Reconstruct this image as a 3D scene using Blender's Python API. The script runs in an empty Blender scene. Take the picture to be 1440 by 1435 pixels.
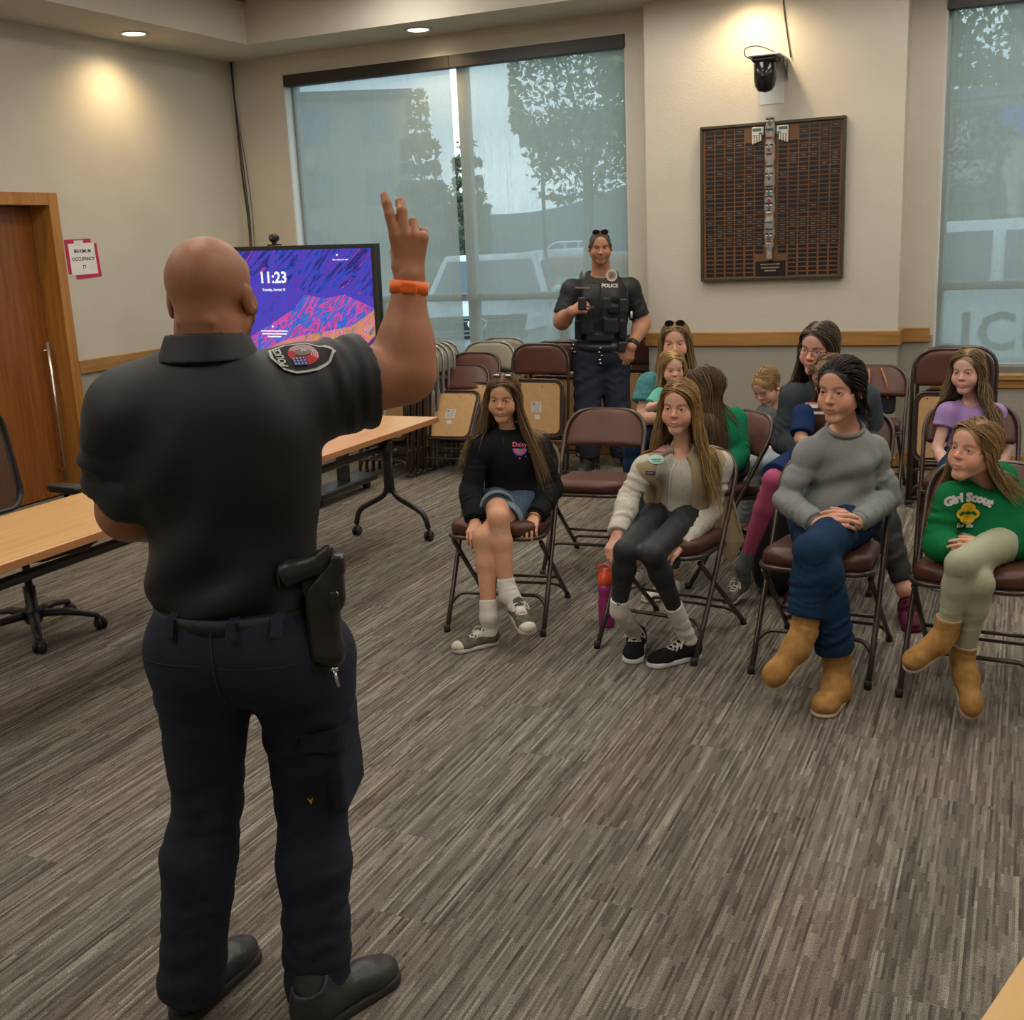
import bpy, bmesh, math, random, time
import numpy as np
from mathutils import Vector, Matrix
rnd = random.Random(7)
PI = math.pi
SC = bpy.context.scene
COL = SC.collection
T0 = time.time()

# ---------------------------------------------------------------- camera
FPX, YAW, PITCH, ROLL, CAMH = 1586.5, 0.43055, 0.23492, -0.045956, 1.72
_cy, _sy, _cp, _sp = math.cos(YAW), math.sin(YAW), math.cos(PITCH), math.sin(PITCH)
CF = np.array([-_sy*_cp, _cy*_cp, -_sp]); _R = np.array([_cy, _sy, 0.0]); _U = np.cross(_R, CF)
_c, _s = math.cos(ROLL), math.sin(ROLL)
CR = _c*_R + _s*_U; CU = -_s*_R + _c*_U
CC = np.array([0, 0, CAMH])
cam = bpy.data.cameras.new('camera'); camo = bpy.data.objects.new('camera', cam); COL.objects.link(camo)
camo.matrix_world = Matrix(((CR[0], CU[0], -CF[0], 0), (CR[1], CU[1], -CF[1], 0), (CR[2], CU[2], -CF[2], CAMH), (0, 0, 0, 1)))
cam.sensor_fit = 'HORIZONTAL'; cam.sensor_width = 36; cam.lens = 36*FPX/1440.0
cam.clip_start = 0.05; cam.clip_end = 400
SC.camera = camo

# ---------------------------------------------------------------- view, world, daylight
SC.view_settings.view_transform = 'Standard'; SC.view_settings.look = 'None'
SC.view_settings.gamma = 1; SC.view_settings.use_curve_mapping = False
SC.view_settings.exposure = 0.0
W = bpy.data.worlds.new('sky'); SC.world = W; W.use_nodes = True
def build_world():
    nt = W.node_tree; nt.nodes.clear()
    o = nt.nodes.new('ShaderNodeOutputWorld'); b = nt.nodes.new('ShaderNodeBackground')
    tc = nt.nodes.new('ShaderNodeTexCoord'); mp = nt.nodes.new('ShaderNodeMapping'); nz = nt.nodes.new('ShaderNodeTexNoise')
    cr = nt.nodes.new('ShaderNodeValToRGB')
    mp.inputs['Scale'].default_value = (1, 1, 4.0)
    nz.inputs['Scale'].default_value = 2.3; nz.inputs['Detail'].default_value = 6
    cr.color_ramp.elements[0].position = 0.42; cr.color_ramp.elements[0].color = (0.25, 0.37, 0.49, 1)
    cr.color_ramp.elements[1].position = 0.66; cr.color_ramp.elements[1].color = (0.52, 0.64, 0.72, 1)
    L = nt.links.new
    L(tc.outputs['Generated'], mp.inputs['Vector']); L(mp.outputs['Vector'], nz.inputs['Vector'])
    L(nz.outputs['Fac'], cr.inputs['Fac']); L(cr.outputs['Color'], b.inputs['Color']); L(b.outputs[0], o.inputs[0])
    b.inputs['Strength'].default_value = 5.4
build_world()
LIGHT = dict(panel=15.0, down=36.0)
def area(name, loc, sx, sy, power, col=(1, 0.93, 0.84), rot=(0, 0, 0)):
    l = bpy.data.lights.new(name, 'AREA'); l.shape = 'RECTANGLE'; l.size = sx; l.size_y = sy; l.energy = power; l.color = col
    o = bpy.data.objects.new(name, l); COL.objects.link(o); o.location = loc; o.rotation_euler = rot
    return o
# fluorescent troffers of the raised ceiling (the lamps themselves are built with the ceiling below)
TROFFERS = [(x, y) for x in (-4.2, -2.2, -0.2, 1.8) for y in (0.2, 2.6, 5.0, 7.0) if not (x == -0.2 and y < 1)]
ZRC = 3.62
for (x, y) in TROFFERS:
    area('troffer_light', (x, y, ZRC-0.05), 0.55, 1.15, LIGHT['panel'])

# ---------------------------------------------------------------- helpers
def mat(name, col, rough=0.6, metal=0, noise=0, nscale=40, bump=0, bscale=200, spec=0.5, emit=None, es=0, sheen=0, stretch=None, c2=None, sss=0):
    m = bpy.data.materials.new(name); m.use_nodes = True; nt = m.node_tree; b = nt.nodes['Principled BSDF']
    b.inputs['Base Color'].default_value = (*col, 1); b.inputs['Roughness'].default_value = rough
    b.inputs['Metallic'].default_value = metal; b.inputs['Specular IOR Level'].default_value = spec
    if sheen: b.inputs['Sheen Weight'].default_value = sheen; b.inputs['Sheen Roughness'].default_value = 0.5
    if sss: b.inputs['Subsurface Weight'].default_value = sss; b.inputs['Subsurface Radius'].default_value = (0.012, 0.004, 0.002)
    if emit: b.inputs['Emission Color'].default_value = (*emit, 1); b.inputs['Emission Strength'].default_value = es
    tc = nt.nodes.new('ShaderNodeTexCoord'); L = nt.links.new
    src = tc.outputs['Object']
    if stretch:
        mp = nt.nodes.new('ShaderNodeMapping'); mp.inputs['Scale'].default_value = stretch; L(src, mp.inputs[0]); src = mp.outputs[0]
    if noise or c2:
        n = nt.nodes.new('ShaderNodeTexNoise'); n.inputs['Scale'].default_value = nscale; n.inputs['Detail'].default_value = 3
        L(src, n.inputs['Vector'])
        r = nt.nodes.new('ShaderNodeValToRGB'); r.color_ramp.elements[0].position = 0.3; r.color_ramp.elements[1].position = 0.7
        a = c2 if c2 else tuple(c*(1-noise) for c in col); bb = col if c2 else tuple(min(1, c*(1+noise)) for c in col)
        r.color_ramp.elements[0].color = (*a, 1); r.color_ramp.elements[1].color = (*bb, 1)
        L(n.outputs['Fac'], r.inputs['Fac']); L(r.outputs['Color'], b.inputs['Base Color'])
    if bump:
        n2 = nt.nodes.new('ShaderNodeTexNoise'); n2.inputs['Scale'].default_value = bscale; n2.inputs['Detail'].default_value = 2
        L(src, n2.inputs['Vector'])
        bp = nt.nodes.new('ShaderNodeBump'); bp.inputs['Strength'].default_value = bump; bp.inputs['Distance'].default_value = 0.004
        L(n2.outputs['Fac'], bp.inputs['Height']); L(bp.outputs[0], b.inputs['Normal'])
    return m

def attr_mat(name, rough=0.5, spec=0.4, sss=0, noise=0.0, nscale=60, bump=0, bscale=300, hair=False):
    m = mat(name, (1, 1, 1), rough, spec=spec, bump=bump, bscale=bscale, sss=sss)
    nt = m.node_tree; b = nt.nodes['Principled BSDF']; a = nt.nodes.new('ShaderNodeAttribute'); a.attribute_name = 'Col'
    L = nt.links.new
    if noise:
        n = nt.nodes.new('ShaderNodeTexNoise'); n.inputs['Scale'].default_value = nscale
        tc = nt.nodes.new('ShaderNodeTexCoord'); L(tc.outputs['Object'], n.inputs['Vector'])
        mr = nt.nodes.new('ShaderNodeMapRange'); mr.inputs['From Min'].default_value = .3; mr.inputs['From Max'].default_value = .7
        mr.inputs['To Min'].default_value = 1-noise; mr.inputs['To Max'].default_value = 1+noise
        L(n.outputs['Fac'], mr.inputs['Value'])
        mx = nt.nodes.new('ShaderNodeVectorMath'); mx.operation = 'SCALE'
        L(a.outputs['Color'], mx.inputs[0]); L(mr.outputs[0], mx.inputs['Scale']); L(mx.outputs[0], b.inputs['Base Color'])
    else:
        L(a.outputs['Color'], b.inputs['Base Color'])
    return m

def link(name, me, m=None, parent=None, smooth=False):
    o = bpy.data.objects.new(name, me); COL.objects.link(o)
    if m is not None:
        for x in (m if isinstance(m, (list, tuple)) else [m]): me.materials.append(x)
    if parent is not None: o.parent = parent
    if smooth and len(me.polygons): me.polygons.foreach_set('use_smooth', [True]*len(me.polygons))
    return o
def tag(o, label=None, cat=None, group=None, kind=None):
    if label: o['label'] = label
    if cat: o['category'] = cat
    if group: o['group'] = group
    if kind: o['kind'] = kind
    return o
def empty(name, loc=(0, 0, 0), rz=0, label=None, cat=None, group=None, kind=None):
    o = bpy.data.objects.new(name, None); COL.objects.link(o); o.location = loc; o.rotation_euler = (0, 0, rz); o.empty_display_size = 0.1
    return tag(o, label, cat, group, kind)
def copy_tree(o, parent=None):
    c = o.copy(); COL.objects.link(c)
    if parent is not None: c.parent = parent
    for ch in list(o.children): copy_tree(ch, c)
    return c

class MB:
    """collects simple shapes, links them as one mesh object"""
    def __init__(s): s.bm = bmesh.new()
    def _x(s, vs, M):
        bmesh.ops.transform(s.bm, matrix=M, verts=vs)
    def box(s, x0, x1, y0, y1, z0, z1, bev=0, M=None, mi=0, seg=1):
        r = bmesh.ops.create_cube(s.bm, size=1.0); vs = r['verts']
        bmesh.ops.transform(s.bm, matrix=Matrix.Translation(((x0+x1)/2, (y0+y1)/2, (z0+z1)/2)) @ Matrix.Diagonal((abs(x1-x0), abs(y1-y0), abs(z1-z0), 1)), verts=vs)
        fs = list({f for v in vs for f in v.link_faces})
        if bev:
            es = list({e for v in vs for e in v.link_edges})
            r2 = bmesh.ops.bevel(s.bm, geom=es, offset=bev, segments=seg, affect='EDGES', profile=0.5)
            fs = list({f for v in r2['verts'] for f in v.link_faces}) or fs
            vs = list({v for f in r2['faces'] for v in f.verts} | {v for v in vs if v.is_valid})
            fs = list({f for v in vs for f in v.link_faces})
        for f in fs: f.material_index = mi
        if M is not None: s._x(vs, M)
        return s
    def tube(s, pts, r, n=8, cap=True, mi=0, closed=False, M=None, flat=1.0, up=None):
        pts = [Vector(p) for p in pts]
        if M is not None: pts = [M @ p for p in pts]
        rs = r if isinstance(r, (list, tuple)) else [r]*len(pts)
        rings = []; prev = None; N = len(pts)
        for i, p in enumerate(pts):
            if closed: d = (pts[(i+1) % N]-pts[i-1]).normalized()
            elif i == 0: d = (pts[1]-p).normalized()
            elif i == N-1: d = (p-pts[-2]).normalized()
            else: d = ((pts[i+1]-p).normalized()+(p-pts[i-1]).normalized()).normalized()
            if prev is None:
                u = Vector(up) if up else (Vector((0, 0, 1)) if abs(d.z) < .9 else Vector((0, 1, 0)))
                a = (u-d*u.dot(d)).normalized()
            else: a = (prev-d*prev.dot(d)).normalized()
            prev = a; b = d.cross(a)
            rings.append([s.bm.verts.new(p+a*math.cos(2*PI*k/n)*rs[i]*flat+b*math.sin(2*PI*k/n)*rs[i]) for k in range(n)])
        for i in range(N if closed else N-1):
            A, B = rings[i], rings[(i+1) % N]
            for k in range(n):
                f = s.bm.faces.new((A[k], A[(k+1) % n], B[(k+1) % n], B[k])); f.smooth = True; f.material_index = mi
        if cap and not closed:
            f = s.bm.faces.new(list(reversed(rings[0]))); f.material_index = mi
            f = s.bm.faces.new(rings[-1]); f.material_index = mi
        return s
    def lathe(s, prof, n=20, M=None, mi=0, smooth=True):
        rings = []
        for (r, z) in prof:
            rings.append([s.bm.verts.new(((M @ Vector((r*math.cos(2*PI*k/n), r*math.sin(2*PI*k/n), z))) if M is not None else (r*math.cos(2*PI*k/n), r*math.sin(2*PI*k/n), z))) for k in range(n)])
        for A, B in zip(rings[:-1], rings[1:]):
            for k in range(n):
                f = s.bm.faces.new((A[k], A[(k+1) % n], B[(k+1) % n], B[k])); f.smooth = smooth; f.material_index = mi
        for R_, rev in ((rings[0], True), (rings[-1], False)):
            f = s.bm.faces.new(list(reversed(R_)) if rev else R_); f.material_index = mi
        return s
    def prism(s, poly, z0, z1, M=None, mi=0, bev=0, smooth=False):
        """polygon in xy extruded along z"""
        T = (lambda v: M @ Vector(v)) if M is not None else Vector
        a = [s.bm.verts.new(T((x, y, z0))) for x, y in poly]; b = [s.bm.verts.new(T((x, y, z1))) for x, y in poly]
        n = len(poly); fs = []
        fs.append(s.bm.faces.new(list(reversed(a)))); fs.append(s.bm.faces.new(b))
        for k in range(n):
            f = s.bm.faces.new((a[k], a[(k+1) % n], b[(k+1) % n], b[k])); fs.append(f); f.smooth = smooth
        if bev:
            es = list({e for f in fs[:2] for e in f.edges})
            r2 = bmesh.ops.bevel(s.bm, geom=es, offset=bev, segments=2, affect='EDGES', profile=0.5)
            for f in r2['faces']: f.material_index = mi; f.smooth = smooth
        for f in fs:
            if f.is_valid: f.material_index = mi
        return s
    def quad(s, pts, mi=0):
        f = s.bm.faces.new([s.bm.verts.new(Vector(p)) for p in pts]); f.material_index = mi; return s
    def build(s, name, m, parent=None, smooth=None):
        bmesh.ops.recalc_face_normals(s.bm, faces=s.bm.faces[:])
        me = bpy.data.meshes.new(name); s.bm.to_mesh(me); s.bm.free()
        return link(name, me, m, parent, smooth=bool(smooth))

def arc(cx, cy, r, a0, a1, n):
    return [(cx+r*math.cos(a0+(a1-a0)*i/n), cy+r*math.sin(a0+(a1-a0)*i/n)) for i in range(n+1)]
def rrect(x0, x1, y0, y1, r, n=4):
    return arc(x1-r, y0+r, r, -PI/2, 0, n)+arc(x1-r, y1-r, r, 0, PI/2, n)+arc(x0+r, y1-r, r, PI/2, PI, n)+arc(x0+r, y0+r, r, PI, 1.5*PI, n)
def smooth_path(pts, n=6):
    """Catmull-Rom through points"""
    P = [Vector(p) for p in pts]; out = []
    for i in range(len(P)-1):
        p0 = P[i-1] if i > 0 else P[i]*2-P[i+1]; p1 = P[i]; p2 = P[i+1]; p3 = P[i+2] if i+2 < len(P) else P[i+1]*2-P[i]
        for k in range(n):
            t = k/n; out.append(0.5*((2*p1)+(-p0+p2)*t+(2*p0-5*p1+4*p2-p3)*t*t+(-p0+3*p1-3*p2+p3)*t**3))
    out.append(P[-1]); return out
def fillet(pts, r, n=5):
    """polyline with rounded inner corners"""
    P = [Vector(p) for p in pts]; out = [P[0]]
    for i in range(1, len(P)-1):
        a = (P[i-1]-P[i]); b = (P[i+1]-P[i]); la, lb = a.length, b.length; q = min(r, la*.49, lb*.49)
        A = P[i]+a.normalized()*q; B = P[i]+b.normalized()*q
        for k in range(n+1):
            t = k/n; out.append(A*(1-t)**2+P[i]*2*t*(1-t)+B*t*t)
    out.append(P[-1]); return out
def text_mesh(s, size, extrude=0.0, bold=0.0, spacing=1.0, align='CENTER'):
    """returns verts (N,3) array and faces list of flat text centred at the origin"""
    c = bpy.data.curves.new('t', 'FONT'); c.body = s; c.size = size; c.extrude = extrude; c.offset = bold; c.align_x = align; c.align_y = 'CENTER'
    c.space_character = spacing; c.resolution_u = 2
    o = bpy.data.objects.new('t', c); COL.objects.link(o)
    dg = bpy.context.evaluated_depsgraph_get(); me = o.evaluated_get(dg).to_mesh()
    v = np.array([tuple(x.co) for x in me.vertices]); f = [tuple(p.vertices) for p in me.polygons]
    o.evaluated_get(dg).to_mesh_clear(); bpy.data.objects.remove(o); bpy.data.curves.remove(c)
    return v, f
def mesh_from(name, v, f):
    me = bpy.data.meshes.new(name); me.from_pydata([tuple(map(float, x)) for x in v], [], f); me.update(); return me
def add_text(mb, s, size, M, depth=0.001, bold=0.0, mi=0, spacing=1.0):
    v, f = text_mesh(s, size, depth, bold, spacing)
    vs = [mb.bm.verts.new(M @ Vector(x)) for x in v]
    for q in f:
        try: ff = mb.bm.faces.new([vs[i] for i in q]); ff.material_index = mi
        except ValueError: pass
# ================================================================ materials
XL, YC, YR, ZC = -6.378, 8.24, 8.46, 3.31
XR, YF = 3.6, -2.6
M = {}
M['wall'] = mat('wall_paint', (0.58, 0.54, 0.46), 0.85, noise=0.03, nscale=3, bump=0.5, bscale=140, spec=0.2)
M['wall_low'] = mat('wainscot_paint', (0.34, 0.32, 0.27), 0.85, noise=0.03, nscale=3, bump=0.4, bscale=140, spec=0.2)
M['ceil'] = mat('ceiling_paint', (0.60, 0.56, 0.48), 0.9, bump=0.3, bscale=140, spec=0.15)
M['tile'] = mat('ceiling_tile', (0.62, 0.60, 0.55), 0.95, noise=.06, nscale=300)
M['jambpaint'] = mat('window_return_paint', (0.60, 0.59, 0.53), 0.7)
M['alu'] = mat('window_aluminium', (0.42, 0.44, 0.45), 0.4, metal=0.3)
M['black'] = mat('black_plastic', (0.012, 0.012, 0.013), 0.45)
M['blackmetal'] = mat('black_powder_coat', (0.012, 0.012, 0.014), 0.33, spec=0.6)
M['steel'] = mat('brushed_steel', (0.62, 0.60, 0.57), 0.28, metal=1)
M['chrome'] = mat('chrome', (0.8, 0.8, 0.8), 0.12, metal=1)
M['white'] = mat('white_paper', (0.78, 0.76, 0.74), 0.7, noise=.03, nscale=20)
M['printed'] = mat('printed_ink', (0.02, 0.02, 0.02), 0.6)
def wood_mat(name, a, b, axis=2, rough=0.4, sc=1.0, spec=0.4):
    m = bpy.data.materials.new(name); m.use_nodes = True; nt = m.node_tree; bs = nt.nodes['Principled BSDF']; L = nt.links.new
    tc = nt.nodes.new('ShaderNodeTexCoord'); mp = nt.nodes.new('ShaderNodeMapping'); s = [14*sc]*3; s[axis] = 0.9*sc
    mp.inputs['Scale'].default_value = s
    n = nt.nodes.new('ShaderNodeTexNoise'); n.inputs['Scale'].default_value = 2.2; n.inputs['Detail'].default_value = 6; n.inputs['Distortion'].default_value = 0.6
    r = nt.nodes.new('ShaderNodeValToRGB'); r.color_ramp.elements[0].position = .33; r.color_ramp.elements[1].position = .68
    r.color_ramp.elements[0].color = (*a, 1); r.color_ramp.elements[1].color = (*b, 1)
    L(tc.outputs['Object'], mp.inputs[0]); L(mp.outputs[0], n.inputs['Vector']); L(n.outputs['Fac'], r.inputs[0]); L(r.outputs[0], bs.inputs['Base Color'])
    bs.inputs['Roughness'].default_value = rough; bs.inputs['Specular IOR Level'].default_value = spec
    return m
M['oakx'] = wood_mat('oak_trim_long', (0.30, 0.145, 0.04), (0.42, 0.22, 0.07), 0)
M['oaky'] = wood_mat('oak_trim_deep', (0.30, 0.145, 0.04), (0.42, 0.22, 0.07), 1)
M['oakz'] = wood_mat('oak_frame', (0.34, 0.145, 0.03), (0.47, 0.22, 0.055), 2)
M['doorwood'] = wood_mat('door_veneer', (0.20, 0.065, 0.012), (0.29, 0.105, 0.022), 2, rough=0.35)
M['maple'] = wood_mat('maple_laminate', (0.60, 0.33, 0.13), (0.70, 0.41, 0.18), 1, rough=0.32, spec=0.5)
M['mapleedge'] = wood_mat('maple_edge', (0.36, 0.15, 0.055), (0.44, 0.20, 0.08), 1, rough=0.4)

def carpet_mat():
    m = bpy.data.materials.new('striped_carpet'); m.use_nodes = True; nt = m.node_tree; bs = nt.nodes['Principled BSDF']; L = nt.links.new
    N = nt.nodes.new
    tc = N('ShaderNodeTexCoord'); sep = N('ShaderNodeSeparateXYZ'); L(tc.outputs['Object'], sep.inputs[0])
    def math_(op, a, b=None, c=None):
        n = N('ShaderNodeMath'); n.operation = op
        for i, v in enumerate((a, b, c)):
            if v is None: continue
            if isinstance(v, (int, float)): n.inputs[i].default_value = v
            else: L(v, n.inputs[i])
        return n.outputs[0]
    # carpet planks: 0.25 m wide, 1.0 m long, staggered; each has its own shade and its own run of yarns
    row = math_('FLOOR', math_('DIVIDE', sep.outputs[0], 0.25))
    off = math_('MULTIPLY', math_('FRACT', math_('MULTIPLY', row, 0.377)), 1.0)
    colm = math_('FLOOR', math_('ADD', math_('DIVIDE', sep.outputs[1], 1.0), off))
    cv = N('ShaderNodeCombineXYZ'); L(row, cv.inputs[0]); L(colm, cv.inputs[1])
    wn = N('ShaderNodeTexWhiteNoise'); wn.noise_dimensions = '2D'; L(cv.outputs[0], wn.inputs['Vector'])
    # yarn rows 4.2 mm wide, each broken into dashes along Y
    def dashes(width, length, seed):
        r = math_('FLOOR', math_('DIVIDE', sep.outputs[0], width))
        n1 = N('ShaderNodeTexWhiteNoise'); n1.noise_dimensions = '2D'
        c1 = N('ShaderNodeCombineXYZ'); L(r, c1.inputs[0]); L(math_('ADD', colm, seed), c1.inputs[1]); L(c1.outputs[0], n1.inputs['Vector'])
        y = math_('ADD', math_('DIVIDE', sep.outputs[1], length), math_('MULTIPLY', n1.outputs['Value'], 37.0))
        c2 = N('ShaderNodeCombineXYZ'); L(math_('ADD', r, seed*3.1), c2.inputs[0]); L(math_('FLOOR', y), c2.inputs[1])
        n2 = N('ShaderNodeTexWhiteNoise'); n2.noise_dimensions = '2D'; L(c2.outputs[0], n2.inputs['Vector'])
        return n1.outputs['Value'], n2.outputs['Value']
    a1, a2 = dashes(0.0075, 0.10, 3.0)
    b1, b2 = dashes(0.0075, 0.42, 11.0)
    s = math_('ADD', math_('MULTIPLY', a2, 0.36), math_('MULTIPLY', b2, 0.30))
    s = math_('ADD', s, math_('MULTIPLY', b1, 0.34))
    ramp = N('ShaderNodeValToRGB'); e = ramp.color_ramp.elements
    e[0].position = 0.14; e[0].color = (0.070, 0.060, 0.052, 1); e[1].position = 0.90; e[1].color = (0.315, 0.295, 0.252, 1)
    x = ramp.color_ramp.elements.new(0.42); x.color = (0.140, 0.125, 0.107, 1)
    x = ramp.color_ramp.elements.new(0.60); x.color = (0.190, 0.172, 0.148, 1)
    L(s, ramp.inputs[0])
    # plank tint
    tint = N('ShaderNodeValToRGB'); tint.color_ramp.elements[0].color = (1.02, 0.97, 0.93, 1); tint.color_ramp.elements[1].color = (0.96, 1.0, 0.97, 1)
    L(wn.outputs['Value'], tint.inputs[0])
    mul = N('ShaderNodeMix'); mul.data_type = 'RGBA'; mul.blend_type = 'MULTIPLY'; mul.inputs[0].default_value = 1
    L(ramp.outputs[0], mul.inputs[6]); L(tint.outputs[0], mul.inputs[7])
    # tufts
    nz = N('ShaderNodeTexNoise'); nz.inputs['Scale'].default_value = 1.0; nz.inputs['Detail'].default_value = 1; mpz = N('ShaderNodeMapping'); mpz.inputs['Scale'].default_value = (520, 260, 300); L(tc.outputs['Object'], mpz.inputs[0]); L(mpz.outputs[0], nz.inputs['Vector'])
    mr = N('ShaderNodeMapRange'); mr.inputs['From Min'].default_value = .32; mr.inputs['From Max'].default_value = .68; mr.inputs['To Min'].default_value = .50; mr.inputs['To Max'].default_value = 1.5
    L(nz.outputs['Fac'], mr.inputs['Value'])
    sc = N('ShaderNodeVectorMath'); sc.operation = 'SCALE'; L(mul.outputs[2], sc.inputs[0]); L(mr.outputs[0], sc.inputs['Scale'])
    L(sc.outputs[0], bs.inputs['Base Color']); bs.inputs['Roughness'].default_value = 0.95; bs.inputs['Specular IOR Level'].default_value = 0.1
    bp = N('ShaderNodeBump'); bp.inputs['Strength'].default_value = .6; bp.inputs['Distance'].default_value = 0.004
    hh = math_('ADD', s, math_('MULTIPLY', nz.outputs['Fac'], 0.7)); L(hh, bp.inputs['Height']); L(bp.outputs[0], bs.inputs['Normal'])
    return m
M['carpet'] = carpet_mat()

# ================================================================ room shell
def struct(o): o['kind'] = 'structure'; return o
struct(MB().box(XL-0.4, XR, YF, YR+0.25, -0.12, 0).build('floor', M['carpet']))
ZTOP = ZRC+0.15
# left wall with the door opening (y 4.95..6.24, z 0..2.12)
DY0, DY1, DZ = 5.20, 6.243, 2.119
mb = MB(); w0, w1 = XL-0.22, XL
for (a, b, c, d) in ((YF, DY0, 0, ZTOP), (DY0, DY1, DZ, ZTOP), (DY1, YR+.2, 0.94, ZTOP)): mb.box(w0, w1, a, b, c, d)
struct(mb.build('wall_left', M['wall']))
struct(MB().box(w0, w1, DY1, YR+.2, 0, 0.94).build('wall_left_lower', M['wall_low']))
struct(MB().box(XR, XR+.2, YF, YR+.2, 0, ZTOP).build('wall_right', M['wall']))
struct(MB().box(XL-.3, XR+.2, YF-.2, YF, 0, ZTOP).build('wall_front', M['wall']))
# back wall: recessed wall, window openings, column
WIN1 = (-5.835, -2.795, 0.66, 3.163); WIN2 = (-0.586, 1.75, 0.66, 3.163)
mb = MB(); lo = MB(); y0, y1 = YR, YR+.22
for (a, b) in ((XL-.22, WIN1[0]), (WIN1[1], WIN2[0]), (WIN2[1], XR+.2)):
    mb.box(a, b, y0, y1, 0.94, ZTOP); lo.box(a, b, y0, y1, 0, 0.94)
for wn_ in (WIN1, WIN2):
    mb.box(wn_[0], wn_[1], y0, y1, wn_[3], ZTOP); lo.box(wn_[0], wn_[1], y0, y1, 0, wn_[2])
struct(mb.build('wall_back', M['wall'])); struct(lo.build('wall_back_lower', M['wall_low']))
struct(MB().box(-2.585, -0.80, YC, YR, 0.94, ZTOP).build('wall_column', M['wall']))
struct(MB().box(-2.585, -0.80, YC, YR, 0, 0.94).build('wall_column_lower', M['wall_low']))
# ceiling: low soffit ring round a raised ceiling
SX, SY = -5.72, 7.86
mb = MB(); mb.box(XL, SX, YF, YR, ZC, ZC+.05).box(SX, XR, SY, YR, ZC, ZC+.05); struct(mb.build('ceiling_soffit', M['ceil']))
mb = MB(); mb.box(SX-.06, SX, YF, SY, ZC+.05, ZTOP).box(SX-.06, XR, SY, SY+.06, ZC+.05, ZTOP); struct(mb.build('ceiling_riser', M['ceil']))
struct(MB().box(SX, XR, YF, SY, ZRC+.02, ZTOP+.02).build('ceiling', M['tile']))
g = MB()
x = SX
while x < XR:
    g.box(x, x+.024, YF, SY, ZRC, ZRC+.02); x += 0.61
y = YF
while y < SY:
    g.box(SX, XR, y, y+.024, ZRC+.001, ZRC+.021); y += 1.22
struct(g.build('ceiling_grid', M['oakx']))
M['lamp'] = mat('lit_diffuser', (0.9, 0.9, 0.88), 0.5, emit=(1, 0.93, 0.82), es=3)
M['enamel'] = mat('white_enamel', (0.7, 0.7, 0.68), 0.4)
for i, (x, y) in enumerate(TROFFERS):
    t = empty('ceiling_light', (x, y, ZRC), label='recessed white fluorescent troffer in the raised ceiling', cat='ceiling light', group='troffers of the raised ceiling')
    MB().box(-.31, .31, -.61, .61, -.012, .0).build('frame', M['enamel'], t)
    MB().box(-.28, .28, -.58, .58, -.016, -.012).build('diffuser', M['lamp'], t)
# downlights in the soffit
def downlight(x, y, label):
    t = empty('recessed_downlight', (x, y, ZC), label=label, cat='downlight')
    MB().lathe([(.105, -.0), (.108, -.006), (.085, -.008), (.078, -.001)], 28).build('trim_ring', M['enamel'], t)
    MB().lathe([(.078, -.002), (.0785, -.004), (.07, -.006), (.0, -.007)], 24).build('lamp_face', M['lampwarm'], t)
    l = bpy.data.lights.new('spot', 'SPOT'); l.energy = LIGHT['down']; l.color = (1, 0.72, 0.38); l.spot_size = math.radians(152); l.spot_blend = 0.85; l.shadow_soft_size = 0.05
    o = bpy.data.objects.new('downlight_lamp', l); COL.objects.link(o); o.location = (x, y, ZC-.03)
M['lampwarm'] = mat('lit_warm_lamp', (0.9, 0.9, 0.85), 0.5, emit=(1, 0.88, 0.66), es=9)
downlight(-6.06, 6.964, 'lit round downlight in the soffit above the left wall')
downlight(-4.344, 8.15, 'lit round downlight in the soffit above the left window')
downlight(-1.79, 8.00, 'lit round downlight above the wall camera on the column')
downlight(-6.06, 4.70, 'lit round downlight above the door')
downlight(1.0, 8.15, 'lit round downlight above the right window')

# trims: chair rail, baseboards
rz0, rz1 = 0.894, 0.993
def rail(name, boxes, m):
    mb = MB()
    for b in boxes: mb.box(*b, bev=.004)
    struct(mb.build(name, m))
rail('trim_1', [(XL, XL+.022, DY1+.075, YR, rz0, rz1), ], M['oaky'])
rail('trim_2', [(XL, WIN1[0]-.02, YR-.022, YR, rz0, rz1), (WIN1[1]+.02, -2.585, YR-.022, YR, rz0, rz1), (-0.80, WIN2[0]-.02, YR-.022, YR, rz0, rz1), (WIN2[1]+.02, XR, YR-.022, YR, rz0, rz1), (-2.607, -0.778, YC-.022, YC, rz0, rz1)], M['oakx'])
rail('trim_3', [(-2.607, -2.585, YC, YR, rz0, rz1), (-0.80, -0.778, YC, YR, rz0, rz1)], M['oaky'])
rail('baseboard_back', [(XL, -2.585, YR-.016, YR, 0, .105), (-0.80, XR, YR-.016, YR, 0, .105), (-2.6, -0.785, YC-.016, YC, 0, .105)], M['oakx'])
rail('baseboard_left', [(XL, XL+.016, DY1+.075, YR, 0, .105), (XL, XL+.016, YF, DY0-.075, 0, .105)], M['oaky'])

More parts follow.
